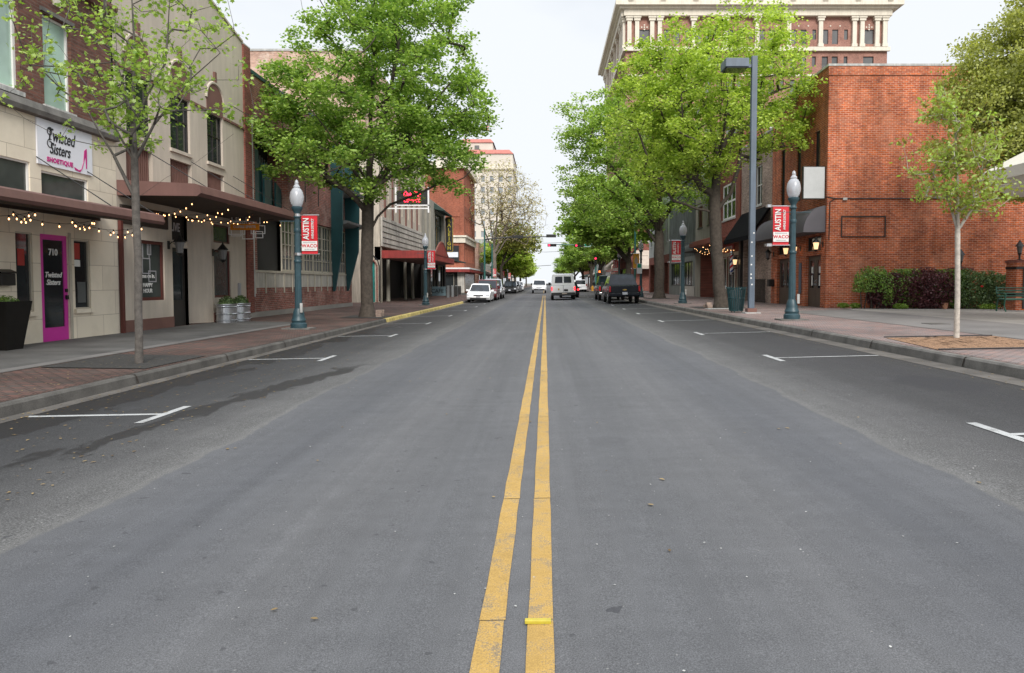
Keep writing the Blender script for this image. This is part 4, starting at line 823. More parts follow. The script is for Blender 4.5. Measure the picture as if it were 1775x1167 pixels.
PB = thing('wall_mailbox', 'black mailbox fixed to the brick pier beyond the farther double door', 'mailbox', FR(36.1, 1.3, -.2)); q = MB(); q.fbox(FR, 35.95, 36.3, 1.25, 1.62, -.28, -.003); q.build('body', 'black', PB, bevel=.03)
C2 = thing('tan_brick_building', 'tan brick building with a steep black awning over an iron gate', 'building', FR(39, .3, 0))
o2 = [(38.2, 39.5, 5.7, 7.9)]; g2 = (37.0, 41.6, .35, 3.6)
facade('wall', 'tan_brick', C2, FR, 36.5, 42.2, .2, 9.3, o2 + [g2], .25); shell(C2, 'tan_brick', FR, 36.5, 42.2, .2, 9.3, 20, d0=.03); coping(C2, 'coping', FR, 36.5, 42.2, 9.3, 20)
window(C2, FR, *o2[0], d=.1, nx=2, nz=2, t=.08, mt=.05, sill='coping'); fbox('shop_wall', 'tan_brick', C2, FR, 37.0, 41.6, .2, 3.6, .3, .4)
q = MB(); q.prism([(0, 5.5), (-1.05, 3.95), (-1.05, 3.72), (-1.0, 3.72), (-.98, 3.9), (0, 5.3)], lambda d, z, y: FR(36.7 + y * 5.4, z, d - .003), 0, 1); q.build('awning', 'awning_black', C2)
q = MB(); q.fbox(FR, 41.72, 42.12, .2, 3.95, -.16, -.003); q.build('black_post', 'black', C2)
GT = thing('iron_gate', 'black iron gate beneath the steep black awning of the tan brick building', 'gate', FR(38.5, .3, 0)); q = MB()
for k in range(14): q.fbox(FR, 37.2 + k * .13, 37.225 + k * .13, .35, 1.6, -.1, -.075)
q.fbox(FR, 37.15, 39.0, 1.6, 1.64, -.11, -.07); q.fbox(FR, 37.15, 39.0, .45, .49, -.12, -.06); q.build('bars', 'black', GT)
C3 = thing('barber_shop_building', 'red brick building with big white windows, rust canopy and white framed barber shop front', 'building', FR(45, .3, 0))
o3 = [(43.5, 46.6, 5.5, 7.75)]; s3 = [(42.5, 43.3, .35, 3.1), (43.5, 45.3, .8, 3.1), (45.5, 46.6, .35, 3.1)]
facade('wall', 'red_brick2', C3, FR, 42.2, 47.6, .2, 10.6, o3 + s3, .22); shell(C3, 'red_brick2', FR, 42.2, 47.6, .2, 10.6, 20, d0=.03); coping(C3, 'coping', FR, 42.2, 47.6, 10.6, 20, .2)
window(C3, FR, *o3[0], d=.02, nx=3, zs=[6.6], t=.12, mt=.12, sill='coping'); fbox('pilaster', 'rust', C3, FR, 42.3, 42.7, 3.9, 10.4, -.05, -.002)
fbox('shop_surround', 'frame_cream', C3, FR, 42.45, 47.4, 3.12, 3.35, -.04, -.002)
for o in s3: window(C3, FR, *o, d=.06, fm='frame_cream', t=.1, nx=1 if o[1] - o[0] < 1.5 else 2)
for y in (43.33, 45.33, 46.65): fbox('shop_mullion', 'frame_cream', C3, FR, y, y + .14, .3, 3.12, -.03, -.002)
q = MB(); q.box(XR - 1.55, XR - .003, 42.3, 49.8, 3.9, 4.25); q.build('canopy', 'rust', C3, bevel=.04)
RB = thing('barber_sign', 'red sign board with white letters reading BARBERSHOP over the shop front', 'sign', FR(45, 3.4, 0)); fbox('board', 'red_sign', RB, FR, 43.6, 46.4, 3.38, 3.85, -.06, -.045); text('BARBERSHOP', .34, 'decal', RB, FR(45, 3.62, -.065), *AXR, bold=.006)
BPo = thing('barber_pole', 'red white and blue striped barber pole beside the white shop front', 'barber pole', FR(42.9, 2.2, -.35)); q = MB(); c = FR(42.9, 2.1, -.35)
q.lathe([(.02, -.2), (.12, -.16), (.14, 0)], 14, c); q.lathe([(.14, 1.0), (.15, 1.05), (.1, 1.15), (.09, 1.25), (.02, 1.32)], 14, c); q.fbox(FR, 42.86, 42.94, 2.3, 2.36, -.3, -.003); q.fbox(FR, 42.86, 42.94, 2.9, 2.96, -.3, -.003); q.build('end_cap', 'chrome', BPo)
for k, m_ in enumerate(('red', 'sign_white', 'blue', 'sign_white')):
    q = MB(); n_ = 14; prev = None
    for j in range(n_ + 1):
        a = 2 * math.pi * (j / n_ * 1.6 + k / 4); z = j / n_; ring = [(c[0] + .12 * math.cos(a + t), c[1] + .12 * math.sin(a + t), c[2] + z) for t in (0, .52, 1.05, 1.575)]
        if prev:
            for i in range(3): q.q(prev[i], prev[i + 1], ring[i + 1], ring[i])
        prev = ring
    q.build('stripe', m_, BPo)
wall_lantern(FR, 42.3, 2.75, 'lit copper lantern beside the barber pole', lit=True, big=1.6)
C4 = thing('render_building', 'grey beige rendered building with a small upstairs window and recessed brick entrance', 'building', FR(51, .3, 0))
o4 = [(49.4, 50.9, 5.6, 7.2), (52.6, 54.1, 5.6, 7.2)]; e4 = (48.2, 53.2, .35, 3.7)
facade('wall', 'greybeige', C4, FR, 47.6, 55, .2, 9.3, o4 + [e4], .25); shell(C4, 'greybeige', FR, 47.6, 55, .2, 9.3, 20, d0=.03); coping(C4, 'coping', FR, 47.6, 55, 9.3, 20)
for o in o4: window(C4, FR, *o, d=.1, fm='rust', nx=3, t=.08, mt=.1, sill='frame_dark')
q = MB(); q.q(FR(53.2, .35, 0), FR(50.7, .35, 2.2), FR(50.7, 3.7, 2.2), FR(53.2, 3.7, 0)); q.q(FR(50.7, .35, 2.2), FR(48.2, .35, 2.2), FR(48.2, 3.7, 2.2), FR(50.7, 3.7, 2.2)); q.q(FR(48.2, .35, 2.2), FR(48.2, .35, .2), FR(48.2, 3.7, .2), FR(48.2, 3.7, 2.2)); q.build('entrance_wall', 'red_brick2', C4); fbox('entrance_ceiling', 'soffit', C4, FR, 48.2, 53.2, 3.7, 3.75, 0.26, 2.3)
q = MB(); arc = [(0, 3.75)] + [(-1.2 * math.sin(t), 3.75 + .75 * math.cos(t)) for t in np.linspace(math.pi / 2, 0, 7)]; q.prism(arc, lambda d, z, y: FR(50.2 + y * 5, z, d - .003), 0, 1); q.build('awning', 'awning_slate', C4)
C5 = thing('metal_clad_building', 'grey building clad in vertical metal siding with a display window', 'building', FR(60, .3, 0))
s5 = [(56, 60.5, 1.2, 3.2), (61.2, 65.6, 1.2, 3.2)]
facade('wall', 'corrug', C5, FR, 55, 66.5, .2, 10.2, s5, .22); shell(C5, 'corrug', FR, 55, 66.5, .2, 10.2, 20, d0=.03); coping(C5, 'coping', FR, 55, 66.5, 10.2, 20)
q = MB()
for k in range(28): y = 55.1 + k * .41; q.fbox(FR, y, y + .07, 3.6, 10.1, -.05, -.002)
q.build('siding_rib', 'corrug', C5)
for o in s5: window(C5, FR, *o, d=.1, fm='frame_dark', nx=4, t=.08)
q = MB(); q.fbox(FR, 55.1, 61, .25, 1.18, -.04, -.002); q.build('stall_riser', 'panel_white', C5)
q = MB()
for k, y in enumerate((56.6, 57.3, 58.4)): q.fbox(FR, y, y + .12, 1.3, 3.1, .09, .1)
q.build('hanging_goods', 'awning_cream', C5)
C6 = thing('arcade_building', 'pale grey building standing on red brick pillars', 'building', FR(73, .3, 0))
o6 = [(67.6 + k * 2.4, 68.5 + k * 2.4, 5.4, 8.2) for k in range(5)]
facade('wall', 'palegrey', C6, FR, 66.5, 79.5, 4.2, 10, o6, .25); shell(C6, 'palegrey', FR, 66.5, 79.5, 4.2, 10, 20, d0=.03); coping(C6, 'coping', FR, 66.5, 79.5, 10, 20)
for o in o6: window(C6, FR, *o, d=.12, fm='frame_dark', nz=2, sill='coping')
facade('arcade_wall', 'red_brick2', C6, FR, 66.5, 79.5, .2, 4.2, [(67.2, 69.9, .1, 3.4), (70.7, 73.6, .1, 3.4), (74.4, 78.6, .1, 3.4)], .6); fbox('arcade_back', 'dark', C6, FR, 66.5, 79.5, .2, 4.2, 2.5, 2.6)
# corner across the intersection, right
C7 = thing('far_corner_building', 'brick building with cream stone band and cream awnings beyond the intersection', 'building', FR(104, .3, 0))
facade('front_wall', 'red_brick2', C7, FN(98.5), XR, 30, .2, 10.2, [(13.3, 17.5, .5, 3.6)], .25); o7 = [(100 + k * 2.6, 101.3 + k * 2.6, 5.4, 7.6) for k in range(4)]
facade('wall', 'red_brick2', C7, FR, 98.5, 111.5, .2, 10.2, o7 + [(100, 110, .5, 3.6)], .25); shell(C7, 'red_brick2', FR, 98.6, 111.5, .2, 10.2, 20, d0=.05)
for o in o7: window(C7, FR, *o, d=.12)
window(C7, FN(98.5), 13.3, 17.5, .5, 3.6, d=.15, fm='frame_dark', nx=3); window(C7, FR, 100, 110, .5, 3.6, d=.15, fm='frame_dark', nx=5)
q = MB(); q.box(XR - .1, 30, 98.4, 98.498, 7.0, 7.5); q.box(XR - .1, XR - .002, 98.499, 111.5, 7.0, 7.5); q.box(XR - .15, 30, 98.35, 98.497, 9.9, 10.3); q.build('belt_course', 'cream_light', C7)
q = MB(); q.prism([(0, 6.0), (-1.6, 3.9), (-1.6, 3.4), (-1.55, 3.4), (-1.5, 3.8), (0, 5.8)], lambda d, z, y: (12.4 + y * 8, 98.49 + d, z), 0, 1); q.prism([(0, 6.0), (-2.4, 3.9), (-2.4, 3.4), (-2.35, 3.4), (-2.3, 3.8), (0, 5.8)], lambda d, z, y: FR(98.9 + y * 12, z, d - .003), 0, 1); q.build('awning', 'awning_cream', C7)
simple_block('white low shop beyond the corner building with cream awnings', FR, 150, 172, 6.5, 'palegrey', awn='awning_cream'); simple_block('far red brick shop at the right end of the street', FR, 172.2, 215, 8, 'hotel_brick', awn='awning_green')
# tall brick hotel tower, right
TW = thing('brick_hotel_tower', 'tall red brick tower with white classical colonnade and heavy white cornice', 'building', (30, 125, 0))
x0, x1, y0, y1 = 12.6, 53.6, 112.0, 146.0; ZC = 39.2
mid = 6; ax = x0 + 5.6; wmid = (x1 - x0 - 11.2) / mid
def rowops(z, h, A0, A1, narrow=.0):
    o = [(A0 + 2.1, A0 + 3.75, z, z + h), (A1 - 3.75, A1 - 2.1, z, z + h)]; n_ = max(2, round((A1 - A0 - 11.2) / 5)); w_ = (A1 - A0 - 11.2) / n_
    for k in range(n_):
        a = A0 + 5.6 + k * w_
        o += [(a + .35, a + 1.3, z, z + h), (a + 1.9, a + 2.85, z, z + h), (a + w_ - 1.2, a + w_ - .6, z + (h * .3), z + h)]
    return o
zs_ = [ZC - 3.65 - 3.72 * k for k in range(9)]
for F, A0, A1, nm in ((FN(y0), x0, x1, 'front_wall'), (lambda a, z, d: (x0 + d, a, z), y0, y1, 'side_wall')):
    ops = []
    for z in zs_: ops += rowops(z, 2.25, A0, A1)
    ops += rowops(ZC + .55, 2.3, A0, A1)
    facade(nm, 'tower_brick', TW, F, A0, A1, 0, 44.2, ops, .3)
    for i, o in enumerate(ops):
        if i < 46: window(TW, F, *o, d=.18, fm='frame_dark', pm='glass_grey', t=.07, nz=2 if o[3] - o[2] > 2 else 1) if nm == 'front_wall' else fbox('pane', 'glass_grey', TW, F, *o, .2, .26)
    q = MB()
    for i, o in enumerate(ops):
        if (i >= 46) and nm == 'front_wall' or (nm != 'front_wall' and i >= 46): q.fbox(F, o[0], o[1], o[2], o[3], .2, .26)
    if q.v: q.build('pane', 'glass_grey', TW, kind='stuff')
    e = 0 if nm == 'front_wall' else .003
    # colonnade
    q = MB(); n_ = max(2, round((A1 - A0 - 11.2) / 5)); w_ = (A1 - A0 - 11.2) / n_
    pc = [A0 + .55, A0 + 1.75, A0 + 4.1, A0 + 5.3] + [A0 + 5.6 + k * w_ for k in range(1, n_)] + [A1 - 5.3, A1 - 4.1, A1 - 1.75, A1 - .55]
    for c_ in pc:
        q.fbox(F, c_ - .42, c_ + .42, ZC, ZC + .5, -.5, -.002); q.fbox(F, c_ - .32, c_ + .32, ZC + .5, 43.3, -.42, -.002); q.fbox(F, c_ - .5, c_ + .5, 43.3, 43.7, -.55, -.002); q.fbox(F, c_ - .62, c_ + .62, 43.7, 44.0, -.65, -.002)
    q.build('pilaster', 'cream_light', TW)
    q = MB()
    q.fbox(F, A0 - .3 + e, A1 + .3, ZC - .62, ZC - .003, -.45 + e, -.001); q.fbox(F, A0 - .35 + e, A1 + .35, 44.0, 45.0, -.75 + e, -.001)
    for z in (zs_[0] - .9, zs_[4] - .6): q.fbox(F, A0 + e, A1, z, z + .3, -.15 + e, -.001)
    q.build('belt_course', 'cream_light', TW)
    q = MB()
    for z in range(2):
        for c_ in (A0 + 2.92, A1 - 2.92):
            for dx, dz in ((0, .35), (0, -.35), (.42, 0), (-.42, 0), (0, 0)):
                q.prism([(c_ + dx - .15, 42.9 + dz - .5), (c_ + dx, 42.9 + dz - .65), (c_ + dx + .15, 42.9 + dz - .5), (c_ + dx, 42.9 + dz - .35)], F, -.06, -.002)
        break
    for k in range(n_):
        for xx in (1.6, 3.1): q.fbox(F, A0 + 5.6 + k * w_ + xx - .1, A0 + 5.6 + k * w_ + xx + .1, 42.5, 42.7, -.06, -.002)
    q.build('stone_ornament', 'cream_light', TW)
q = MB(); q.box(x0 - 1.1, x1 + 1.1, y0 - 1.1, y1 + 1, 45.0, 45.35); q.box(x0 - 1.7, x1 + 1.7, y0 - 1.7, y1 + 1.5, 45.353, 46.1); q.box(x0 - 1.4, x1 + 1.4, y0 - 1.4, y1 + 1.2, 46.103, 46.5)
for k in range(9): xx = x0 + .6 + k * 5.0; q.box(xx - .4, xx + .4, y0 - 1.85, y0 - 1.0, 45.9, 47.2)
q.build('cornice', 'cream_light', TW)
q = MB(); q.box(x0 + .35, x1, y0 + .35, y1, 0, 44.9); q.build('core', 'tower_brick', TW)
TW.scale = (1, 1, .977)
# pavilion roof corner, right edge
PV = thing('pavilion', 'cream roof corner of a small pavilion at the right edge', 'pavilion', (14.75, 18.2, .4))
oc = lambda r, z: [(14.75 + r * math.cos(t), 18.2 + r * math.sin(t), z) for t in np.linspace(math.pi / 8, math.pi / 8 + 2 * math.pi, 9)[:-1]]
q = MB(); A_, B_, C_ = oc(3.0, 4.15), oc(3.05, 4.42), oc(.3, 5.9)
q.q(*oc(2.99, 4.152)[::-1])
for i in range(8): j = (i + 1) % 8; q.q(A_[i], A_[j], B_[j], B_[i]); q.q(B_[i], B_[j], C_[j], C_[i])
q.build('roof', 'pavilion', PV); D1_, E1_ = oc(2.7, 3.93), oc(2.85, 4.15); q = MB()
for i in range(8): j = (i + 1) % 8; q.q(D1_[i], D1_[j], E1_[j], E1_[i])
q.q(*D1_); q.build('beam', 'pavilion', PV)
for i in (0, 2, 4, 6): c = oc(2.1, .4)[i]; q = MB(); q.lathe([(.14, 0), (.1, .2), (.1, 3.4)], 12, c); q.build('post', 'pavilion', PV)
# ---------------------------------------------------------------- STREET FURNITURE
def lamp_proto():
    t = thing('street_lamp', 'x', 'street lamp', (0, 0, 0))
    b = MB(); b.box(-.42, .42, -.3, .3, -.05, .035); b.build('footing', 'kerb', t)
    b = MB(); b.lathe([(.235, .035), (.24, .1), (.235, .16), (.20, .19), (.20, .24), (.215, .26), (.2, .30), (.175, .36), (.17, .40), (.155, .5), (.125, .58), (.11, .62)], 20); b.build('base', 'lamp_green', t, smooth=True)
    b = MB(); prof = [(.105, .62), (.10, 1.2), (.085, 2.4), (.075, 3.32)]; n = 32; base = 0
    for r, z in prof:
        for k in range(n): a = 2 * math.pi * k / n; rr = r * (1 if k % 2 else .93); b.v.append((rr * math.cos(a), rr * math.sin(a), z))
    for i in range(len(prof) - 1):
        for k in range(n): k2 = (k + 1) % n; b.f.append((i * n + k, i * n + k2, (i + 1) * n + k2, (i + 1) * n + k))
    b.build('pole', 'lamp_green', t)
    b = MB(); b.lathe([(.10, 3.32), (.11, 3.35), (.085, 3.38), (.08, 3.45), (.14, 3.55), (.165, 3.6), (.165, 3.64), (.12, 3.66)], 20); b.lathe([(.095, 2.9), (.10, 2.92), (.10, 2.98), (.095, 3.0)], 16)
    b.lathe([(.1, 1.98), (.11, 2.0), (.11, 2.05), (.1, 2.07)], 16); b.build('collar', 'lamp_green', t, smooth=True)
    b = MB(); b.tube([(-.52, 0, 3.22), (.52, 0, 3.22)], .013, 6); b.build('cross_arm', 'lamp_green', t)
    b = MB(); b.lathe([(.125, 3.66), (.165, 3.72), (.20, 3.85), (.205, 3.95), (.18, 4.08), (.13, 4.17), (.085, 4.21), (.10, 4.23), (.085, 4.27), (.05, 4.31), (.06, 4.35), (.045, 4.41), (.015, 4.45)], 24); b.build('globe', 'globe', t, smooth=True)
    b = MB(); b.tube([(0, 0, 3.68), (0, 0, 3.98)], [.05, .03], 8); b.build('lamp_core', 'white', t)
    b = MB(); b.box(.10, .17, -.17, -.12, .5, .78); b.build('access_tag', 'coping', t)
    return t
def banner_proto(mat='banner_red', txt=True):
    t = thing('street_banner', 'x', 'banner', (0, 0, 0))     # origin at the pole side; banner spans +x
    b = MB(); n = 8
    for i in range(n):
        z0, z1 = 2.24 + 1.16 * i / n, 2.24 + 1.16 * (i + 1) / n; y0, y1 = .012 * math.sin(i * .9), .012 * math.sin((i + 1) * .9)
        for s in (-.004, .004): b.q((.13, y0 + s, z0), (.60, y0 + s * .9, z0), (.60, y1 + s * .9, z1), (.13, y1 + s, z1))
    b.build('cloth', mat, t)
    b = MB(); b.tube([(0.03, 0, 3.40), (.66, 0, 3.40)], .016, 6); b.tube([(0.03, 0, 2.24), (.66, 0, 2.24)], .016, 6); b.lathe([(.118, 2.20), (.118, 2.28)], 14); b.lathe([(.098, 3.36), (.098, 3.44)], 14); b.build('rod', 'chrome', t)
    if txt:
        b = MB(); b.box(.135, .595, -.026, -.022, 2.34, 2.63); b.build('white_panel', 'decal', t)
        text('AUSTIN', .245, 'decal', t, (.275, -.026, 2.995), (0, 0, 1), (-1, 0, 0), bold=.005, sx=.76); text('AVENUE DISTRICT', .095, 'decal', t, (.465, -.026, 2.995), (0, 0, 1), (-1, 0, 0), bold=.002, sx=.76)
        text('WACO', .135, 'banner_red', t, (.365, -.03, 2.485), *AXN, bold=.003, sx=1.0, kern=1.1); text('DOWNTOWN', .052, 'print_grey', t, (.365, -.03, 2.59), *AXN, kern=1.1); text('THE HEART OF TEXAS', .03, 'print_grey', t, (.365, -.03, 2.385), *AXN)
    else:
        b = MB(); b.prism([(.25, 2.6), (.45, 2.6), (.5, 2.9), (.35, 3.2), (.22, 2.9)], FN(-.02), 0, .004); b.build('emblem', 'awning_cream', t)
    return t
LP = lamp_proto(); BN = banner_proto(); BO = banner_proto('banner_orange', False)
lamps = [(-7.4, 21.1, 'l', 'green street lamp nearest the camera on the left, in front of the stucco building', 'red Austin banner on the nearest left lamp post'),
         (-7.4, 43.6, 'l', 'green street lamp in front of the red marquee on the left pavement', 'red Austin banner before the red marquee'),
         (-7.4, 97.6, 'l', 'distant green street lamp beyond the intersection on the left', 'small red banner on the left beyond the intersection'),
         (7.4, 21.1, 'r', 'green street lamp nearest the camera on the right, before the brown double doors', 'red Austin banner on the nearest right lamp post'),
         (7.4, 37.9, 'r', 'green street lamp before the grey metal clad building on the right', 'red Austin banner before the grey metal clad building'),
         (7.4, 54.5, 'r', 'green street lamp carrying the orange banner beside the dark blue pickup', 'orange banner on the lamp post behind the dark blue pickup'),
         (7.4, 70.5, 'r', 'green street lamp on the right just before the intersection', 'red banner on the last right lamp post before the intersection'),
         (-7.4, 118, 'l', 'far green street lamp among the bright green trees on the left', 'far red banner among the bright green trees on the left'), (-7.4, 139, 'l', 'farthest green street lamp on the left pavement', 'farthest small red banner on the left')]
for i, (x, y, sd, lab, bl) in enumerate(lamps):
    loc = (x, y, gz(x) + .0); o = LP if i == 0 else copy_tree(LP)
    o.location = loc; o['label'] = lab; o['group'] = 'green street lamps along both pavements'
for i, (x, y, sd, lab, bl) in enumerate(lamps):
    if 'orange' in bl: o = BO
    else: o = BN if i == 0 else copy_tree(BN)
    o.location = (x if sd == 'l' else x - .73 + .0, y, gz(x)); o['label'] = bl; o['group'] = 'banners on the street lamps'
    if sd == 'r':
        for c in [c for c in bpy.data.objects if c.parent == o and c.name.startswith('rod')]: c.location.x = 0.0
# right-hand banners hang on the street side of their posts: their clamps sit at the post
# tall blue grey pole with box luminaire
TP = thing('tall_light_pole', 'tall square blue grey steel pole with a box shaped floodlight on top', 'street lamp', (7.55, 25.8, .32))
b = MB(); x, y = 7.55, 25.8; b.box(x - .28, x + .28, y - .28, y + .28, .31, .36); b.build('base_plate', 'coping', TP)
b = MB(); b.box(x - .17, x + .17, y - .17, y + .17, .36, .5); b.build('foot', 'stucco_dark', TP, bevel=.01); b = MB(); b.box(x - .1, x + .1, y - .1, y + .1, .5, 9.6); b.build('pole', 'pole_grey', TP, bevel=.015)
b = MB(); b.box(x - .28, x - .1, y - .05, y + .05, 9.2, 9.32); b.build('arm', 'pole_grey', TP); b = MB(); b.box(x - 1.12, x - .28, y - .38, y + .38, 9.13, 9.44); b.build('luminaire', 'pole_grey', TP, bevel=.02); b = MB(); b.box(x - 1.06, x - .34, y - .32, y + .32, 9.10, 9.128); b.build('lens', 'glass_soft', TP)
b = MB(); rr = random.Random(4)
for k in range(7): z = rr.uniform(1.2, 3.4); xx = x - .08 + rr.random() * .12; b.box(xx, xx + .05, y - .106, y - .1015, z, z + .05)
b.build('sticker', 'decal', TP)
# slatted litter bin
BI = thing('litter_bin', 'green slatted steel litter bin beside the tall blue grey pole', 'litter bin', (7.22, 26.6, .31)); c = (7.22, 26.6, .31)
for k in range(24):
    a = 2 * math.pi * k / 24; q = MB(); q.tube([(c[0] + r * math.cos(a), c[1] + r * math.sin(a), c[2] + z) for r, z in ((.24, .06), (.29, .5), (.33, .9), (.37, .96))], .021, 4); q.build('slat', 'bin', BI)
b = MB()
for r, z in ((.25, .08), (.33, .9), (.3, .55)): b.tube([(c[0] + r * math.cos(t), c[1] + r * math.sin(t), c[2] + z) for t in np.linspace(0, 2 * math.pi, 25)], .02, 5)
b.build('ring', 'bin', BI); b = MB(); b.lathe([(.21, .05), (.25, .85)], 16, c); b.build('liner', 'gray_metal', BI)
for sx in (0, 2.1, 4.2): b = MB(); b.tube([(c[0] + .22 * math.cos(sx), c[1] + .22 * math.sin(sx), c[2] - .0), (c[0] + .22 * math.cos(sx), c[1] + .22 * math.sin(sx), c[2] + .08)], .02, 5); b.build('foot', 'bin', BI)
# black tapered planter, left
PL = thing('tall_planter', 'tall black tapered square planter against the limestone front', 'planter', (-10.75, 14.2, .09)); cx, cy = -10.80, 14.0
b = MB(); P = [(.22, .09), (.34, 1.0), (.35, 1.06), (.30, 1.06), (.28, .98)]; rings = [[(cx + s * r, cy + t * r, z) for s, t in ((-1, -1), (1, -1), (1, 1), (-1, 1))] for r, z in P]
for A_, B_ in zip(rings, rings[1:]):
    for i in range(4): b.q(A_[i], A_[(i + 1) % 4], B_[(i + 1) % 4], B_[i])
b.q(*rings[0]); b.q(*rings[-1]); b.build('pot', 'planter', PL)
# oval steel tubs
def tub(x, y, lab):
    t = thing('tub_planter', lab, 'planter', (x, y, .09), 'galvanised tub planters by the stucco wall'); n = 28; b = MB()
    prof = [(0, 0), (0, .06), (.03, .08), (0, .1), (0, .26), (.025, .29), (0, .32), (0, .50), (.025, .53), (0, .56), (.03, .6), (.03, .63), (-.03, .63), (-.03, .55)]
    ring = lambda o, z: [(x + (.28 + o) * math.cos(a), y + (.42 + o) * math.copysign(abs(math.sin(a)) ** .8, math.sin(a)), .095 + z) for a in np.linspace(0, 2 * math.pi, n + 1)[:-1]]
    rs = [ring(o, z) for o, z in prof]
    for A_, B_ in zip(rs, rs[1:]):
        for i in range(n): b.q(A_[i], A_[(i + 1) % n], B_[(i + 1) % n], B_[i])
    b.q(*rs[0]); b.build('tub', 'galv', t); b = MB(); b.q(*ring(-.03, .57)); b.build('soil', 'soil', t)
    if y < 24: text('WET', .12, 'decal', t, (x + .20, y - .37, .45), (.8, .6, 0), (0, 0, 1)) if False else None
    return t
TB1 = tub(-10.75, 23.75, 'nearer galvanised steel tub planter with dark shrub'); TB2 = tub(-10.72, 24.75, 'farther galvanised steel tub planter with dark shrub')
# bench at right edge
BE = thing('park_bench', 'dark green steel bench at the right edge before the brick pillar', 'bench', (17.3, 25.4, .39)); b = MB(); x0b, x1b, yb = 16.5, 18.3, 25.3
for k in range(5): b.tube([(x0b, yb + .08 * k, .83 + .004 * k), (x1b, yb + .08 * k, .83 + .004 * k)], .03, 6)
b.build('seat', 'bench', BE); b = MB()
for k in range(4): b.tube([(x0b, yb + .42 + .03 * k, .95 + .1 * k), (x1b, yb + .42 + .03 * k, .95 + .1 * k)], .025, 6)
b.build('backrest', 'bench', BE)
for xx in (x0b + .02, x1b - .02): b = MB(); b.tube([(xx, yb - .08, .39), (xx, yb + .02, .6), (xx, yb - .02, .83), (xx, yb - .05, 1.02), (xx, yb + .1, 1.06), (xx, yb + .45, 1.02), (xx, yb + .5, 1.3)], .025, 6); b.tube([(xx, yb + .46, .39), (xx, yb + .38, .83)], .025, 6); b.build('leg', 'bench', BE)
def pillar(x, y, h, lab, plab):
    t = thing('brick_pillar', lab, 'pillar', (x, y, .39)); b = MB(); b.box(x - .3, x + .3, y - .3, y + .3, .39, h); b.build('shaft', 'red_brick', t); b = MB(); b.box(x - .34, x + .34, y - .34, y + .34, h, h + .1); b.build('cap', 'red_brick2', t)
    l = thing('pillar_lantern', plab, 'lantern', (x, y, h + .1)); b = MB(); b.lathe([(.14, .1), (.03, .16), (.04, .3), (.08, .36)], 10, (x, y, h)); b.lathe([(.17, .62), (.14, .66), (.06, .78), (.02, .86)], 10, (x, y, h)); b.build('frame', 'black', l); b = MB(); b.lathe([(.07, .36), (.11, .62)], 8, (x, y, h)); b.build('lamp_glass', 'glass_grey', l); return t
pl = pillar(18.15, 27.0, 2.2, 'brick pillar with black bands at the right end of the hedge', 'black lantern on top of the right brick pillar')
for z in (.95, 1.95): q = MB(); q.box(17.83, 18.47, 26.68, 27.32, z, z + .1); q.build('band', 'black', pl)
q = MB(); q.box(18.1, 18.2, 26.67, 26.7, .45, 2.0); q.build('strap', 'black', pl)
pillar(17.0, 28.85, 1.95, 'brick pillar hidden in the hedge with only its lantern showing', 'black lantern rising out of the hedge')
IF = thing('iron_fence', 'black iron fence between the brick pillars behind the bench', 'fence', (19.5, 27, .39)); q = MB()
for k in range(22): q.box(18.5 + k * .13, 18.52 + k * .13, 26.99, 27.01, .42, 2.05)
q.box(18.46, 21.4, 26.98, 27.02, 1.95, 2.0); q.box(18.46, 21.4, 26.98, 27.02, .6, .65); q.build('bars', 'black', IF)
# logo sign of squares
LG = thing('hanging_sign', 'hanging sign of overlapping white square outlines with an orange name plate', 'sign', (-10.2, 24.5, 3.0)); s_ = 24.5 / 1220
def PX(u, v): return ((u - 945) * s_, 1.42 + (491 - v) * s_)
q = MB()
for k, (u0, v0, u1, v1) in enumerate(((404, 373, 416, 385), (411, 370, 433, 385), (428, 373, 453, 389), (421, 384, 441, 396), (397, 394, 426, 407), (401, 386, 419, 410), (420, 390, 440, 415), (435, 391, 460, 406), (442, 401, 456, 413))):
    (a0, z1), (a1, z0) = PX(u0, v0), PX(u1, v1); y = 24.5 + k * .012; w = .026
    for e in ((a0, a1, z0, z0 + w), (a0, a1, z1 - w, z1), (a0, a0 + w, z0 + w, z1 - w), (a1 - w, a1, z0 + w, z1 - w)): q.box(e[0], e[1], y, y + .01, e[2], e[3])
q.build('square_outline', 'bright_white', LG); (a0, z1), (a1, z0) = PX(403, 389), PX(452, 399.5); q = MB(); q.box(a0, a1, 24.44, 24.49, z0, z1); q.build('name_plate', 'orange', LG)
text('COFFEE SPIRITS', .125, 'decal', LG, ((a0 + a1) / 2, 24.43, (z0 + z1) / 2), *AXN, bold=.002, sx=.9); q = MB(); q.tube([(-10.5, 24.5, 3.6), (-10.5, 24.5, 3.72)], .01, 5); q.tube([(-10.0, 24.5, 3.7), (-10.0, 24.5, 3.72)], .01, 5); q.build('hanger', 'black', LG)
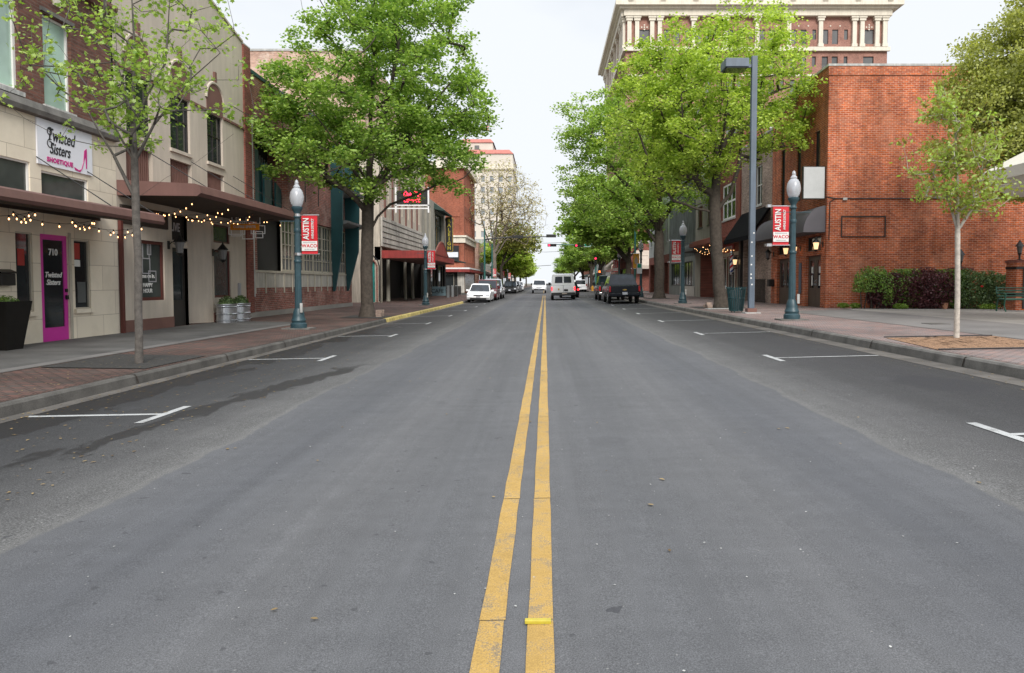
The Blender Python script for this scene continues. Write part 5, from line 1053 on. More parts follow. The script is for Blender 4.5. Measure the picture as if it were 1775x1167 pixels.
# string lights
def bulb_mesh():
    b = MB(); b.lathe([(.012, .02), (.02, 0), (.028, -.03), (.02, -.055), (.006, -.065)], 8); return b
_bulb = None
def string_lights(lab, pts, n, sag=.12, r=.5, group='strings of warm bulbs under the canopies', wig=.0):
    global _bulb
    t = thing('string_lights', lab, 'string lights', pts[0], group); b = MB(); P = []
    for a, c in zip(pts, pts[1:]):
        for i in range(9):
            k = i / 8; P.append((a[0] + (c[0] - a[0]) * k, a[1] + (c[1] - a[1]) * k, a[2] + (c[2] - a[2]) * k - sag * 4 * k * (1 - k)))
    b.tube(P, .006, 4); b.build('cable', 'black', t)
    q = MB()
    for i in range(n):
        k = (i + .5) / n * (len(P) - 1); j = int(k); f = k - j; p = Vector(P[j]).lerp(Vector(P[min(j + 1, len(P) - 1)]), f)
        if _bulb is None:
            w = bulb_mesh(); ob = w.build('bulb', 'bulb', t); _bulb = ob.data; off = Vector(pts[0]); _bulb.transform(Matrix.Translation(off))
        else: ob = bpy.data.objects.new('bulb', _bulb); C.objects.link(ob); ob.parent = t
        ob.location = (p.x - pts[0][0], p.y - pts[0][1], p.z - .05 - pts[0][2]); ob.scale = (r,) * 3
        q.lathe([(.014, 0), (.014, .05)], 6, (p.x, p.y, p.z - .05 + .015))
    q.build('sockets', 'black', t)
string_lights('string of warm bulbs zigzagging under the canopy over the magenta door', [(-10.9, 12.6, 2.86), (-9.8, 13.6, 2.80), (-10.9, 14.5, 2.88), (-9.8, 15.4, 2.80), (-10.9, 16.3, 2.88), (-9.8, 17.2, 2.80), (-11.1, 17.9, 2.75)], 32, .16)
string_lights('string of warm bulbs crossing the near half of the stucco building canopy', [(-9.3, 18.8, 3.64), (-11.1, 20.2, 3.45), (-9.3, 20.8, 3.64), (-11.1, 22.0, 3.45), (-9.3, 22.6, 3.64)], 30, .15)
string_lights('string of warm bulbs crossing the far half of the stucco building canopy', [(-9.3, 22.9, 3.6), (-11.1, 23.6, 3.45), (-9.3, 24.2, 3.6), (-11.1, 25.2, 3.6), (-9.2, 25.8, 3.6)], 10, .04)
string_lights('dense string of tiny warm bulbs under the rust canopy by the barber shop', [(10.3, 42.6, 3.85), (11.6, 43.4, 3.5), (10.3, 44.2, 3.85), (11.6, 45.2, 3.5), (10.3, 46.2, 3.85), (11.6, 47.4, 3.5), (10.3, 48.6, 3.85), (11.5, 49.6, 3.5)], 42, .12, .55)
# mulch bed, grates, small leftovers
b = MB(); zz = gz(7.8) + .02
ny = 14
for i in range(ny):
    for j in range(ny):
        f = lambda i, j: (6.56 + 2.2 * i / ny + .35 * (j / ny), 11.75 + 2.5 * j / ny, gz(6.56 + 2.2 * i / ny) + .012 + .05 * math.sin(math.pi * i / ny) * math.sin(math.pi * j / ny) + .012 * random.random() * (0 < i < ny and 0 < j < ny))
        b.q(f(i, j), f(i + 1, j), f(i + 1, j + 1), f(i, j + 1))
b.build('mulch_bed', 'mulch', kind='structure')
b = MB(); b.tube([(6.56, 11.7, gz(6.6) + .02), (8.8, 11.7, gz(8.8) + .02)], .012, 4); b.tube([(6.9, 14.3, gz(6.9) + .02), (9.1, 14.3, gz(9) + .02)], .012, 4); b.build('bed_edging', 'frame_dark', kind='structure')
sheet('tree_pit', 'rubber_grate', [-8.15, -6.45], 11.3, 13.35, zl, .012)
sheet('tree_pit', 'rubber_grate', [-8.1, -6.4], 27.6, 29.6, zl, .012); sheet('tree_pit', 'rubber_grate', [6.7, 8.8], 30.7, 32.9, zr, .012); sheet('tree_pit', 'rubber_grate', [7.1, 8.9], 49, 51.2, zr, .012)
sheet('sidewalk_slab', 'coping', [6.9, 8.2], 29.6, 30.5, zr, .016)
b = MB(); rnd = random.Random(9)
for k in range(5): a = 1.2 * k; b.box(7.15 + .08 * rnd.random(), 7.4, 31.1 + .15 * k, 31.24 + .15 * k, .32, .45 + .12 * (k % 2))
b.build('stacked_bricks', 'tan_brick', label='small stack of loose bricks at the foot of the leaning maple on the right', cat='bricks'); b = MB()
for k in range(4): b.box(-6.95, -6.7, 28.7 + .15 * k, 28.84 + .15 * k, .03, .18 + .14 * (k % 2))
b.build('stacked_bricks', 'tan_brick', label='small stack of loose bricks beside the big left maple trunk', cat='bricks')
PT = thing('flower_pot', 'small terracotta pot on the ground in front of the hedge', 'pot', (16.0, 28.0, .39)); q = MB(); q.lathe([(.09, 0), (.13, .2), (.14, .24), (.1, .24)], 12, (15.9, 28.0, .4)); q.build('pot', 'terracotta', PT)
# pavement dining barrier
DB = thing('cafe_barrier', 'blue grey vinyl barrier with dark lettering on the left pavement near the white sedan', 'barrier', (-10, 66, .08)); q = MB(); q.box(-10.6, -9.3, 66, 66.03, .25, 1.1); q.build('panel', 'bluegrey', DB); q = MB()
for xx in (-10.63, -9.3): q.box(xx, xx + .04, 65.98, 66.04, .07, 1.15)
q.build('post', 'black', DB); text('CAFE !', .5, 'print_black', DB, (-9.95, 65.98, .68), *AXN)
for k in range(3):
    t = thing('cafe_barrier', ['black fabric barrier right of the blue grey one', 'black fabric barrier beside the parked white sedan', 'black fabric barrier farthest along the left pavement'][k], 'barrier', (-9.2, 67 + k * 3, .08)); q = MB(); q.box(-9.25 + .2 * (k > 0), -9.2 + .2 * (k > 0), 66.3 + k * 3.1, 69.2 + k * 3.1, .2, 1.12); q.build('panel', 'black', t); q = MB(); q.box(-9.26, -9.0, 66.2 + k * 3.1, 66.26 + k * 3.1, .07, 1.2); q.build('post', 'gray_metal', t)
# traffic signals
def head(x, y, z, horiz, lit, lab, back=False, f=-1):
    t = thing('traffic_signal', lab, 'traffic signal', (x, y, z)); w, h = (.62, .19) if horiz else (.19, .58); q = MB(); q.box(x - w, x + w, y - .1, y + .1, z - h, z + h); q.build('housing', 'black', t, bevel=.02)
    for k in (-1, 0, 1):
        c = (x + k * .4, z) if horiz else (x, z - k * .37); on = lit and k == -1; q = MB(); q.prism([(c[0] + .13 * math.cos(a), c[1] + .13 * math.sin(a)) for a in np.linspace(0, 2 * math.pi, 13)[:-1]], FN(y - .12), 0, .018)
        if not back: q.build('lens', 'red_sig' if on else 'dark', t)
        q = MB(); q.tube([(c[0], y - .10, c[1]), (c[0], y - .26, c[1])], [.155, .155], 12, cap=False)
        if not back: q.build('visor', 'black', t)
    return t
def sigpole(x, y, h, armz, xe, lab, arm_y=None):
    t = thing('signal_pole', lab, 'signal pole', (x, y, gz(x))); q = MB(); q.tube([(x, y, gz(x)), (x, y, gz(x) + .5), (x, y, h)], [.2, .13, .09], 12); q.build('pole', 'signal_green', t, smooth=True); q = MB(); q.lathe([(.26, 0), (.26, .25), (.16, .45)], 12, (x, y, gz(x))); q.build('base', 'signal_green', t)
    q = MB(); q.tube([(x, y, armz - .25), ((x * 2 + xe) / 3, y, armz), (xe, y, armz + .12)], [.1, .08, .05], 8); q.build('mast_arm', 'black' if x < 0 else 'signal_green', t); return t
sigpole(-7.6, 88.5, 8.2, 7.15, 1.2, 'dark signal pole with long mast arm on the left corner'); head(.75, 88.3, 7.32, True, False, 'dark horizontal traffic signal at the tip of the left mast arm', back=True); head(-3.4, 88.3, 7.2, True, False, 'dark horizontal traffic signal halfway along the left mast arm', back=True)
head(-7.9, 88.2, 3.4, False, False, 'dark vertical traffic signal on the left corner pole', back=True)
sigpole(7.1, 99, 6.9, 6.75, .6, 'green signal pole with mast arm on the far right corner')
head(.95, 98.8, 6.72, True, True, 'red lit horizontal traffic signal at the tip of the right mast arm'); head(4.75, 98.8, 6.68, True, True, 'red lit horizontal traffic signal next to the green street name sign'); head(7.05, 98.7, 4.5, False, True, 'red lit vertical traffic signal on the green pole')
NS = thing('street_name_sign', 'green street name sign on the mast arm', 'sign', (6.3, 98.8, 6.6)); q = MB(); q.box(5.45, 7.05, 98.78, 98.83, 6.5, 6.95); q.build('plate', 'white', NS); q = MB(); q.box(5.5, 7.0, 98.76, 98.779, 6.55, 6.9); q.build('face', 'green_sign', NS); text('N 7th St', .3, 'decal', NS, (6.25, 98.75, 6.72), *AXN)
PSg = thing('pedestrian_signal', 'pedestrian signal showing an orange hand', 'pedestrian signal', (7.65, 98.7, 2.9)); q = MB(); q.box(7.4, 7.9, 98.6, 98.85, 2.8, 3.25); q.build('housing', 'black', PSg); q = MB(); q.box(7.5, 7.72, 98.58, 98.599, 2.9, 3.15); q.build('hand_symbol', 'hand', PSg)
SP2 = thing('signal_pole', 'slim green signal pole on the near right corner', 'signal pole', (8.2, 80, .32)); q = MB(); q.tube([(7.9, 62, .32), (7.9, 62, 8.0)], .085, 8); q.build('pole', 'signal_green', SP2); SP2['label'] = 'slim dark green pole rising behind the dark blue pickup'
SPL = thing('signal_pole', 'bright green slim pole at the left corner beside the distant lamp', 'signal pole', (-7.3, 92, 0)); q = MB(); q.tube([(-7.0, 93, .0), (-7.0, 93, 6.6)], .1, 8); q.build('pole', 'signal_green', SPL)
def sign_post(x, y, z, w, h, m, lab, cat='sign'):
    t = thing('parking_sign', lab, cat, (x, y, gz(x))); q = MB(); q.tube([(x, y, gz(x)), (x, y, z + h)], .03, 6); q.build('post', 'gray_metal', t); q = MB(); q.box(x - w / 2, x + w / 2, y - .06, y - .04, z, z + h); q.build('plate', m, t); return t
sign_post(6.9, 77, 2.0, .55, .6, 'sign_white', 'white sign on a post behind the dark blue pickup')
PK = thing('parking_sign', 'small white and green parking sign on the orange banner lamp post', 'sign', (7.3, 54.3, 2.3)); q = MB(); q.box(7.05, 7.45, 54.28, 54.3, 2.15, 2.95); q.build('plate', 'sign_white', PK); q = MB(); q.box(7.1, 7.4, 54.27, 54.279, 2.6, 2.9); q.build('green_print', 'green_sign', PK)
HY = thing('fire_hydrant', 'small yellow fire hydrant on the far right corner', 'fire hydrant', (6.75, 100.5, .32)); q = MB(); q.lathe([(.2, 0), (.2, .06), (.14, .08), (.14, .5), (.17, .52), (.16, .6), (.1, .7), (.03, .74)], 12, (6.75, 100.5, .32)); q.tube([(6.5, 100.5, .72), (7.0, 100.5, .72)], .07, 8); q.build('body', 'hydrant', HY, smooth=True)
# overhead wires far away
for i, z in enumerate((10.4, 9.4)):
    q = MB(); q.tube([(-11, 150 + i * 20, z), (0, 150 + i * 20, z - .5), (11.7, 150 + i * 20, z)], .035, 4); q.build('overhead_wire', 'black', label=['upper thin overhead wire crossing the street far away', 'lower thin overhead wire crossing the street far away'][i], cat='wire')
q = MB(); q.tube([(-8, 235, .1), (-8, 235, 6.8), (2, 235, 7.4)], .12, 6); FS = q.build('far_signal_pole', 'gray_metal', label='distant signal mast arm over the end of the street', cat='signal pole')
# ---------------------------------------------------------------- CARS (front towards +y)
def car(kind, paint, lab, x, y, away=True, lit=False, name='parked_car', cat='car', group=None, badge=None, front_plate=True):
    t = thing(name, lab, cat, (0, 0, 0), group)
    K = dict(sedan=dict(L=4.5, W=.9, zb=.20, belt=.86, roof=1.42, hood=.84, wx=(-1.32, 1.42), wr=.32, gb=(-1.75, 1.12), gt=(-.95, .35), tw=.70, rear=.98, nose=.62),
             suv=dict(L=4.8, W=.96, zb=.26, belt=1.05, roof=1.78, hood=1.05, wx=(-1.4, 1.45), wr=.37, gb=(-2.28, 1.15), gt=(-2.0, .4), tw=.80, rear=1.06, nose=.8),
             van=dict(L=5.4, W=1.0, zb=.38, belt=1.22, roof=2.10, hood=1.12, wx=(-1.6, 1.85), wr=.38, gb=(-2.66, 1.75), gt=(-2.56, 1.05), tw=.84, rear=1.22, nose=.95),
             pickup=dict(L=5.6, W=1.0, zb=.42, belt=1.16, roof=1.88, hood=1.14, wx=(-1.65, 1.75), wr=.40, gb=(-1.0, 1.35), gt=(-.6, .7), tw=.80, rear=1.16, nose=.9),
             avalanche=dict(L=5.6, W=1.0, zb=.42, belt=1.16, roof=1.86, hood=1.14, wx=(-1.65, 1.75), wr=.40, gb=(-1.75, 1.35), gt=(-1.3, .7), tw=.74, rear=1.18, nose=.9))[kind]
    L2, w, zb = K['L'] / 2, K['W'], K['zb']; wr = K['wr']; out = [(-L2 + .05, zb + .12), (-L2, zb + .3), (-L2 + .03, K['rear'] - .06), (-L2 + .12, K['rear']), (K['gb'][0], K['belt']), (K['gb'][1], K['belt']), (K['gb'][1] + .3, K['hood'] - .0 if kind != 'sedan' else .80), (L2 - .22, K['nose'] + .08), (L2 - .04, K['nose'] - .1), (L2, zb + .3), (L2 - .06, zb + .06)]
    def arch(c): return [(c + (wr + .06) * math.cos(a), wr + (wr + .06) * math.sin(a)) for a in np.linspace(.05, math.pi - .05, 10) if wr + (wr + .06) * math.sin(a) > zb]
    out += [(K['wx'][1] + wr + .1, zb)] + arch(K['wx'][1]) + [(K['wx'][1] - wr - .1, zb), (K['wx'][0] + wr + .1, zb)] + arch(K['wx'][0]) + [(K['wx'][0] - wr - .1, zb)]
    FX = lambda a, z, d: (d, a, z)
    b = MB(); n = len(out)
    # barrel-sided body: five stations across
    st = [(-w, .03), (-w * .985, .0), (w * .985, .0), (w, .03)]
    cz = (zb + K['belt']) / 2
    for i, (xx, ins) in enumerate(st):
        for a, z in out: b.v.append((xx * (1 - .05 * max(0, (z - .75))), a * (1 - ins * .5), z if ins == 0 else cz + (z - cz) * (1 - ins * 1.2)))
    for i in range(3):
        for k in range(n): k2 = (k + 1) % n; b.f.append((i * n + k, i * n + k2, (i + 1) * n + k2, (i + 1) * n + k))
    b.f.append(tuple(range(n))); b.f.append(tuple(range(4 * n - 1, 3 * n - 1, -1)))
    body = b.build('body', paint, t, bevel=.025, smooth=True)
    b = MB(); b.box(-w * .9, w * .9, -L2 + .15, L2 - .15, zb + .02, zb + .12); b.box(-w * .72, w * .72, K['wx'][0] - .5, K['wx'][0] + .5, zb, wr * 2); b.box(-w * .72, w * .72, K['wx'][1] - .5, K['wx'][1] + .5, zb, wr * 2); b.build('underbody', 'plastic', t)
    (g0, g1), (t0, t1), tw, ro, be = K['gb'], K['gt'], K['tw'], K['roof'], K['belt']; bw = w * (1 - .05 * max(0, be - .75)) - .03
    Bc = [(-bw, g0, be - .02), (bw, g0, be - .02), (bw, g1, be - .02), (-bw, g1, be - .02)]; Tc = [(-tw, t0, ro), (tw, t0, ro), (tw, t1, ro), (-tw, t1, ro)]
    b = MB(); b.q(*Bc)
    for i in range(4): j = (i + 1) % 4; b.q(Bc[i], Bc[j], Tc[j], Tc[i])
    Cr = [(-tw * .8, t0 + .12, ro + .05), (tw * .8, t0 + .12, ro + .05), (tw * .8, t1 - .12, ro + .05), (-tw * .8, t1 - .12, ro + .05)]
    for i in range(4): j = (i + 1) % 4; b.q(Tc[i], Tc[j], Cr[j], Cr[i])
    b.q(*Cr); b.build('cabin', paint, t, bevel=.02, smooth=True)
    def pane(nm, A, B_, C_, D, u0=.05, u1=.95, v0=.12, v1=.92, m='car_glass'):
        A, B_, C_, D = map(Vector, (A, B_, C_, D)); nn = (B_ - A).cross(D - A).normalized()
        if nn.dot((A + C_) / 2 - Vector((0, (g0 + g1) / 2, be))) < 0: nn = -nn
        f = lambda u, v: (A.lerp(B_, u)).lerp(D.lerp(C_, u), v)
        q = MB(); P = [f(u0, v0), f(u1, v0), f(u1, v1), f(u0, v1)]; 
        for k in range(4): q.q(P[k] + nn * .008, P[(k + 1) % 4] + nn * .008, P[(k + 1) % 4] - nn * .01, P[k] - nn * .01)
        q.q(*[p + nn * .008 for p in P]); q.build(nm, m, t)
    if kind == 'van': pane('rear_window', Bc[0], Bc[1], Tc[1], Tc[0], .13, .47, .22, .80); pane('rear_window', Bc[0], Bc[1], Tc[1], Tc[0], .53, .87, .22, .80)
    else: pane('rear_window', Bc[0], Bc[1], Tc[1], Tc[0], .07, .93)
    pane('windscreen', Bc[3], Bc[2], Tc[2], Tc[3], .04, .96, .05)
    for A, B_, C_, D in ((Bc[0], Bc[3], Tc[3], Tc[0]), (Bc[1], Bc[2], Tc[2], Tc[1])):
        k0 = .62 if kind == 'van' else .06
        pane('side_window', A, B_, C_, D, k0, .50 if kind != 'van' else .78); pane('side_window', A, B_, C_, D, .53 if kind != 'van' else .80, .92)
    wm = None
    for yy in K['wx']:
        for s in (-1, 1):
            q = MB(); q.tube([(s * (w - .22), yy, wr), (s * (w - .20), yy, wr), (s * (w - .02), yy, wr), (s * (w - .0), yy, wr)], [wr - .05, wr, wr, wr - .05], 24); wo = q.build('wheel', 'tyre', t, smooth=True)
            q = MB(); q.tube([(s * (w - .04), yy, wr), (s * (w + .006), yy, wr)], [wr * .62, wr * .58], 16); q.build('rim', 'rim', wo)
    zt = K['rear']; tl = dict(sedan=(.2, .14), suv=(.13, .3), van=(.12, .30), pickup=(.13, .34), avalanche=(.13, .36))[kind]
    tz = dict(sedan=zt - .3, suv=zt - .2, van=.78, pickup=zt - .42, avalanche=zt - .42)[kind]
    for s in (-1, 1):
        q = MB(); q.box(s * (w - tl[0]) if s > 0 else -w + .01, (w - .01) if s > 0 else -w + tl[0], -L2 - .012, -L2 + .1, tz, tz + tl[1]); q.build('tail_light', 'tail_lit' if lit else 'tail', t, bevel=.01)
        q = MB(); q.box(s * (w - .05) - .16, s * (w - .05) + .12 if s < 0 else s * (w - .05) + .02, L2 - .16, L2 + .005, K['nose'] - .16, K['nose'] + .02) if s > 0 else q.box(-w + .03, -w + .33, L2 - .16, L2 + .005, K['nose'] - .16, K['nose'] + .02); q.build('headlight', 'head', t, bevel=.02)
        q = MB(); q.box(min(s * (w - .02), s * (w + .2)), max(s * (w - .02), s * (w + .2)), g1 - .28, g1 - .16, be - .02, be + (.14 if kind == 'sedan' else .24)); q.build('mirror', paint if kind in ('sedan', 'suv') else 'plastic', t, bevel=.03)
    q = MB(); q.box(-w * .42, w * .42, L2 - .1, L2 + .008, K['nose'] - .17, K['nose'] - .02); q.build('grille', 'plastic' if kind != 'pickup' else 'chrome', t, bevel=.01)
    q = MB(); q.box(-w * .7, w * .7, L2 - .12, L2 + .012, zb + .07, zb + .17); q.build('air_intake', 'plastic', t)
    bm_ = 'plastic' if kind == 'van' else ('chrome' if kind == 'pickup' else paint); bz = dict(sedan=.36, suv=.42, van=.48, pickup=.5, avalanche=.56)[kind]
    q = MB(); q.box(-w + .02, w - .02, -L2 - .1, -L2 + .12, bz - (.06 if kind != 'van' else .10), bz + .14); q.build('rear_bumper', bm_, t, bevel=.03)
    q = MB(); q.box(-w + .03, w - .03, L2 - .12, L2 + .05, zb + .17, zb + .3); q.build('front_bumper', bm_ if kind != 'van' else paint, t, bevel=.03)
    px, pz = (.22, .72) if kind == 'van' else (0, bz + (.02 if kind in ('pickup', 'avalanche') else .2))
    q = MB(); q.box(px - .16, px + .16, -L2 - .115 if kind != 'van' else -L2 - .02, -L2 - .003, pz, pz + .16); q.build('license_plate', 'plate' if kind != 'van' else 'print_black', t)
    if front_plate: q = MB(); q.box(-.16, .16, L2 + .052, L2 + .06, zb + .18, zb + .32); q.build('license_plate', 'plate' if kind != 'sedan' else 'print_grey', t)
    if kind == 'van': q = MB(); q.box(-.02, .02, -L2 - .006, -L2 + .05, .65, 1.2); q.build('door_seam', 'print_grey', t); q = MB(); q.prism([(-.44, .86), (-.38, .78), (-.32, .86), (-.33, .95), (-.43, .95)], FN(-L2 - .015), 0, .012); q.build('badge', 'gold', t); q = MB(); q.box(-.12, .3, -L2 - .108, -L2 - .101, .5, .58); q.build('bumper_sticker', 'awning_cream', t)
    if kind in ('pickup', 'avalanche'):
        q = MB(); q.box(-w + .16, w - .16, -L2 - .006, -L2 + .03, K['rear'] - .48, K['rear'] - .05); q.build('tailgate', paint, t, bevel=.015)
        if badge: q = MB(); q.box(-.13, .13, -L2 - .014, -L2 - .007, .86, .91); q.box(-.05, .05, -L2 - .015, -L2 - .006, .84, .93); q.build('badge', 'gold', t)
    if kind == 'sedan' and badge:
        for s in (-.14, .14): q = MB(); q.box(s - .11, s + .11, L2 + .003, L2 + .02, .50, .60); q.build('kidney_grille', 'print_black', t, bevel=.01)
    t.location = (x, y, zroad(x) + .005); t.rotation_euler = (0, math.atan((zroad(x + .8) - zroad(x - .8)) / 1.6) * -1, 0 if away else math.pi)
    return t
def carpaint(n, c, met=0, rough=.25):
    t = NT(n); t.col(t.ramp(t.noise(3, 2), [(.3, tuple(x * .93 for x in c)), (.7, c)])); t.b.inputs['Roughness'].default_value = rough; t.b.inputs['Metallic'].default_value = met; t.b.inputs['Specular IOR Level'].default_value = .5 if sum(c) > .3 else .25; t.b.inputs['Coat Weight'].default_value = .5 if sum(c) > .3 else .15; t.b.inputs['Coat Roughness'].default_value = .06; return t.m
MT['p_white'] = carpaint('white_car_paint', (.90, .90, .91)); MT['p_navy'] = carpaint('dark_blue_car_paint', (.006, .010, .017), .0); MT['p_green'] = carpaint('dark_green_car_paint', (.02, .035, .03)); MT['p_maroon'] = carpaint('maroon_car_paint', (.10, .018, .02))
MT['p_black'] = carpaint('black_car_paint', (.012, .012, .014)); MT['p_silver'] = carpaint('silver_car_paint', (.40, .41, .43), .5); MT['p_blue'] = carpaint('blue_grey_car_paint', (.09, .14, .20), .3)
car('van', 'p_white', 'white van with lit brake lights waiting in the right lane', 1.5, 60.2, lit=True, name='white_van', cat='van')
car('avalanche', 'p_navy', 'dark blue pickup parked nearest on the right side of the street', 5.05, 47.3, name='pickup_truck', cat='pickup', group='vehicles parked on the right', badge=1)
car('pickup', 'p_green', 'dark green pickup parked just ahead of the dark blue pickup', 5.05, 55.5, name='pickup_truck', cat='pickup', group='vehicles parked on the right')
car('sedan', 'p_white', 'white sedan parked nearest on the left side of the street', -5.2, 56.8, away=False, group='vehicles parked on the left', badge=1)
car('suv', 'p_maroon', 'maroon SUV parked directly behind the white sedan', -5.15, 62.9, away=False, name='parked_suv', cat='suv', group='vehicles parked on the left')
car('pickup', 'p_silver', 'silver pickup parked behind the maroon SUV', -5.1, 69.0, away=False, name='pickup_truck', cat='pickup', group='vehicles parked on the left')
car('pickup', 'p_white', 'white pickup driving towards the camera through the intersection', -.85, 100.5, away=False, name='pickup_truck', cat='pickup')
car('suv', 'p_white', 'white SUV parked beyond the intersection on the right', 5.2, 106, name='parked_suv', cat='suv', group='vehicles parked on the right'); car('sedan', 'p_black', 'black sedan waiting ahead of the white van', 2.3, 68, lit=True, name='waiting_car')
for i, (yy, kd, pt, lb) in enumerate(((104, 'suv', 'p_black', 'black SUV parked first beyond the intersection on the left'), (110, 'sedan', 'p_silver', 'silver sedan parked second beyond the intersection on the left'), (116, 'suv', 'p_black', 'black SUV parked third beyond the intersection on the left'), (122.5, 'sedan', 'p_blue', 'blue grey sedan parked fourth beyond the intersection on the left'), (129, 'sedan', 'p_silver', 'silver sedan parked fifth beyond the intersection on the left'), (137, 'suv', 'p_white', 'white SUV farthest along the left kerb'), (113, 'sedan', 'p_maroon', 'maroon sedan parked behind the white SUV on the far right'), (120, 'suv', 'p_white', 'second white SUV parked on the far right'))):
    car(kd, pt, lb, -5.15 if i < 6 else 5.2, yy, away=i >= 6, group='vehicles parked beyond the intersection')
# ---------------------------------------------------------------- TREES AND PLANTS
def leaf_template(kind):
    if kind == 'maple':
        P = [(0, -.5), (.16, -.28), (.5, -.2), (.32, .02), (.46, .34), (.17, .24), (0, .6), (-.17, .24), (-.46, .34), (-.32, .02), (-.5, -.2), (-.16, -.28)]
    elif kind == 'oval': P = [(0, -.5), (.28, -.1), (.2, .3), (0, .55), (-.2, .3), (-.28, -.1)]
    elif kind == 'clump': P = [(-.5, -.3), (-.05, -.55), (.5, -.15), (.3, .45), (-.25, .5)]
    else: P = [(0, -.5), (.42, -.05), (0, .55), (-.42, -.05)]
    return np.array(P)
def leaves(name, mt, parent, cen, size, kind='quad', flat=.55, seed=1, droop=0):
    """cen: (n,3) world positions; one small polygon each"""
    rng = np.random.default_rng(seed); n = len(cen); T = leaf_template(kind); k = len(T)
    nrm = rng.normal(size=(n, 3)); nrm /= np.linalg.norm(nrm, axis=1)[:, None]; nrm = nrm * (1 - flat) + np.array([0, 0, 1]) * flat; nrm /= np.linalg.norm(nrm, axis=1)[:, None]
    r = rng.normal(size=(n, 3)); u = np.cross(nrm, r); u /= np.linalg.norm(u, axis=1)[:, None] + 1e-9; v = np.cross(nrm, u)
    s = size * rng.uniform(.6, 1.3, n)
    bend = .18
    V = cen[:, None, :] + (u[:, None, :] * T[None, :, 0:1] + v[:, None, :] * T[None, :, 1:2] - nrm[:, None, :] * (bend * (T[None, :, 0:1] ** 2 + T[None, :, 1:2] ** 2)) * 1.2) * s[:, None, None]
    off = np.array(ORG[parent]); V = (V - off).reshape(-1, 3)
    me = bpy.data.meshes.new(name); me.vertices.add(n * k); me.vertices.foreach_set('co', V.ravel().astype(np.float32))
    me.loops.add(n * k); me.loops.foreach_set('vertex_index', np.arange(n * k, dtype=np.int32)); me.polygons.add(n)
    me.polygons.foreach_set('loop_start', np.arange(0, n * k, k, dtype=np.int32)); me.polygons.foreach_set('loop_total', np.full(n, k, dtype=np.int32))
    me.update(calc_edges=True); me.validate(); me.materials.append(MT[mt]); o = bpy.data.objects.new(name, me); C.objects.link(o); o.parent = parent; ORG[o] = ORG[parent]; return o
def sample_env(rng, ells, n, gap=.35, shell=.45, minz=None):
    out = []; vol = np.array([e[3] * e[4] * e[5] for e in ells]); vol = vol / vol.sum()
    ph = rng.uniform(0, 6, 6)
    while len(out) < n:
        e = ells[rng.choice(len(ells), p=vol)]; d = rng.normal(size=3); d /= np.linalg.norm(d); r = rng.random() ** shell
        p = np.array(e[:3]) + d * r * np.array(e[3:6])
        f = math.sin(p[0] * 1.7 + ph[0]) * math.sin(p[1] * 1.9 + ph[1]) * math.sin(p[2] * 1.6 + ph[2]) + .5 * math.sin(p[0] * 3.9 + ph[3]) * math.sin(p[2] * 4.3 + ph[4])
        if f > gap: continue
        if minz is not None and p[2] < minz: continue
        out.append(p)
    return np.array(out)
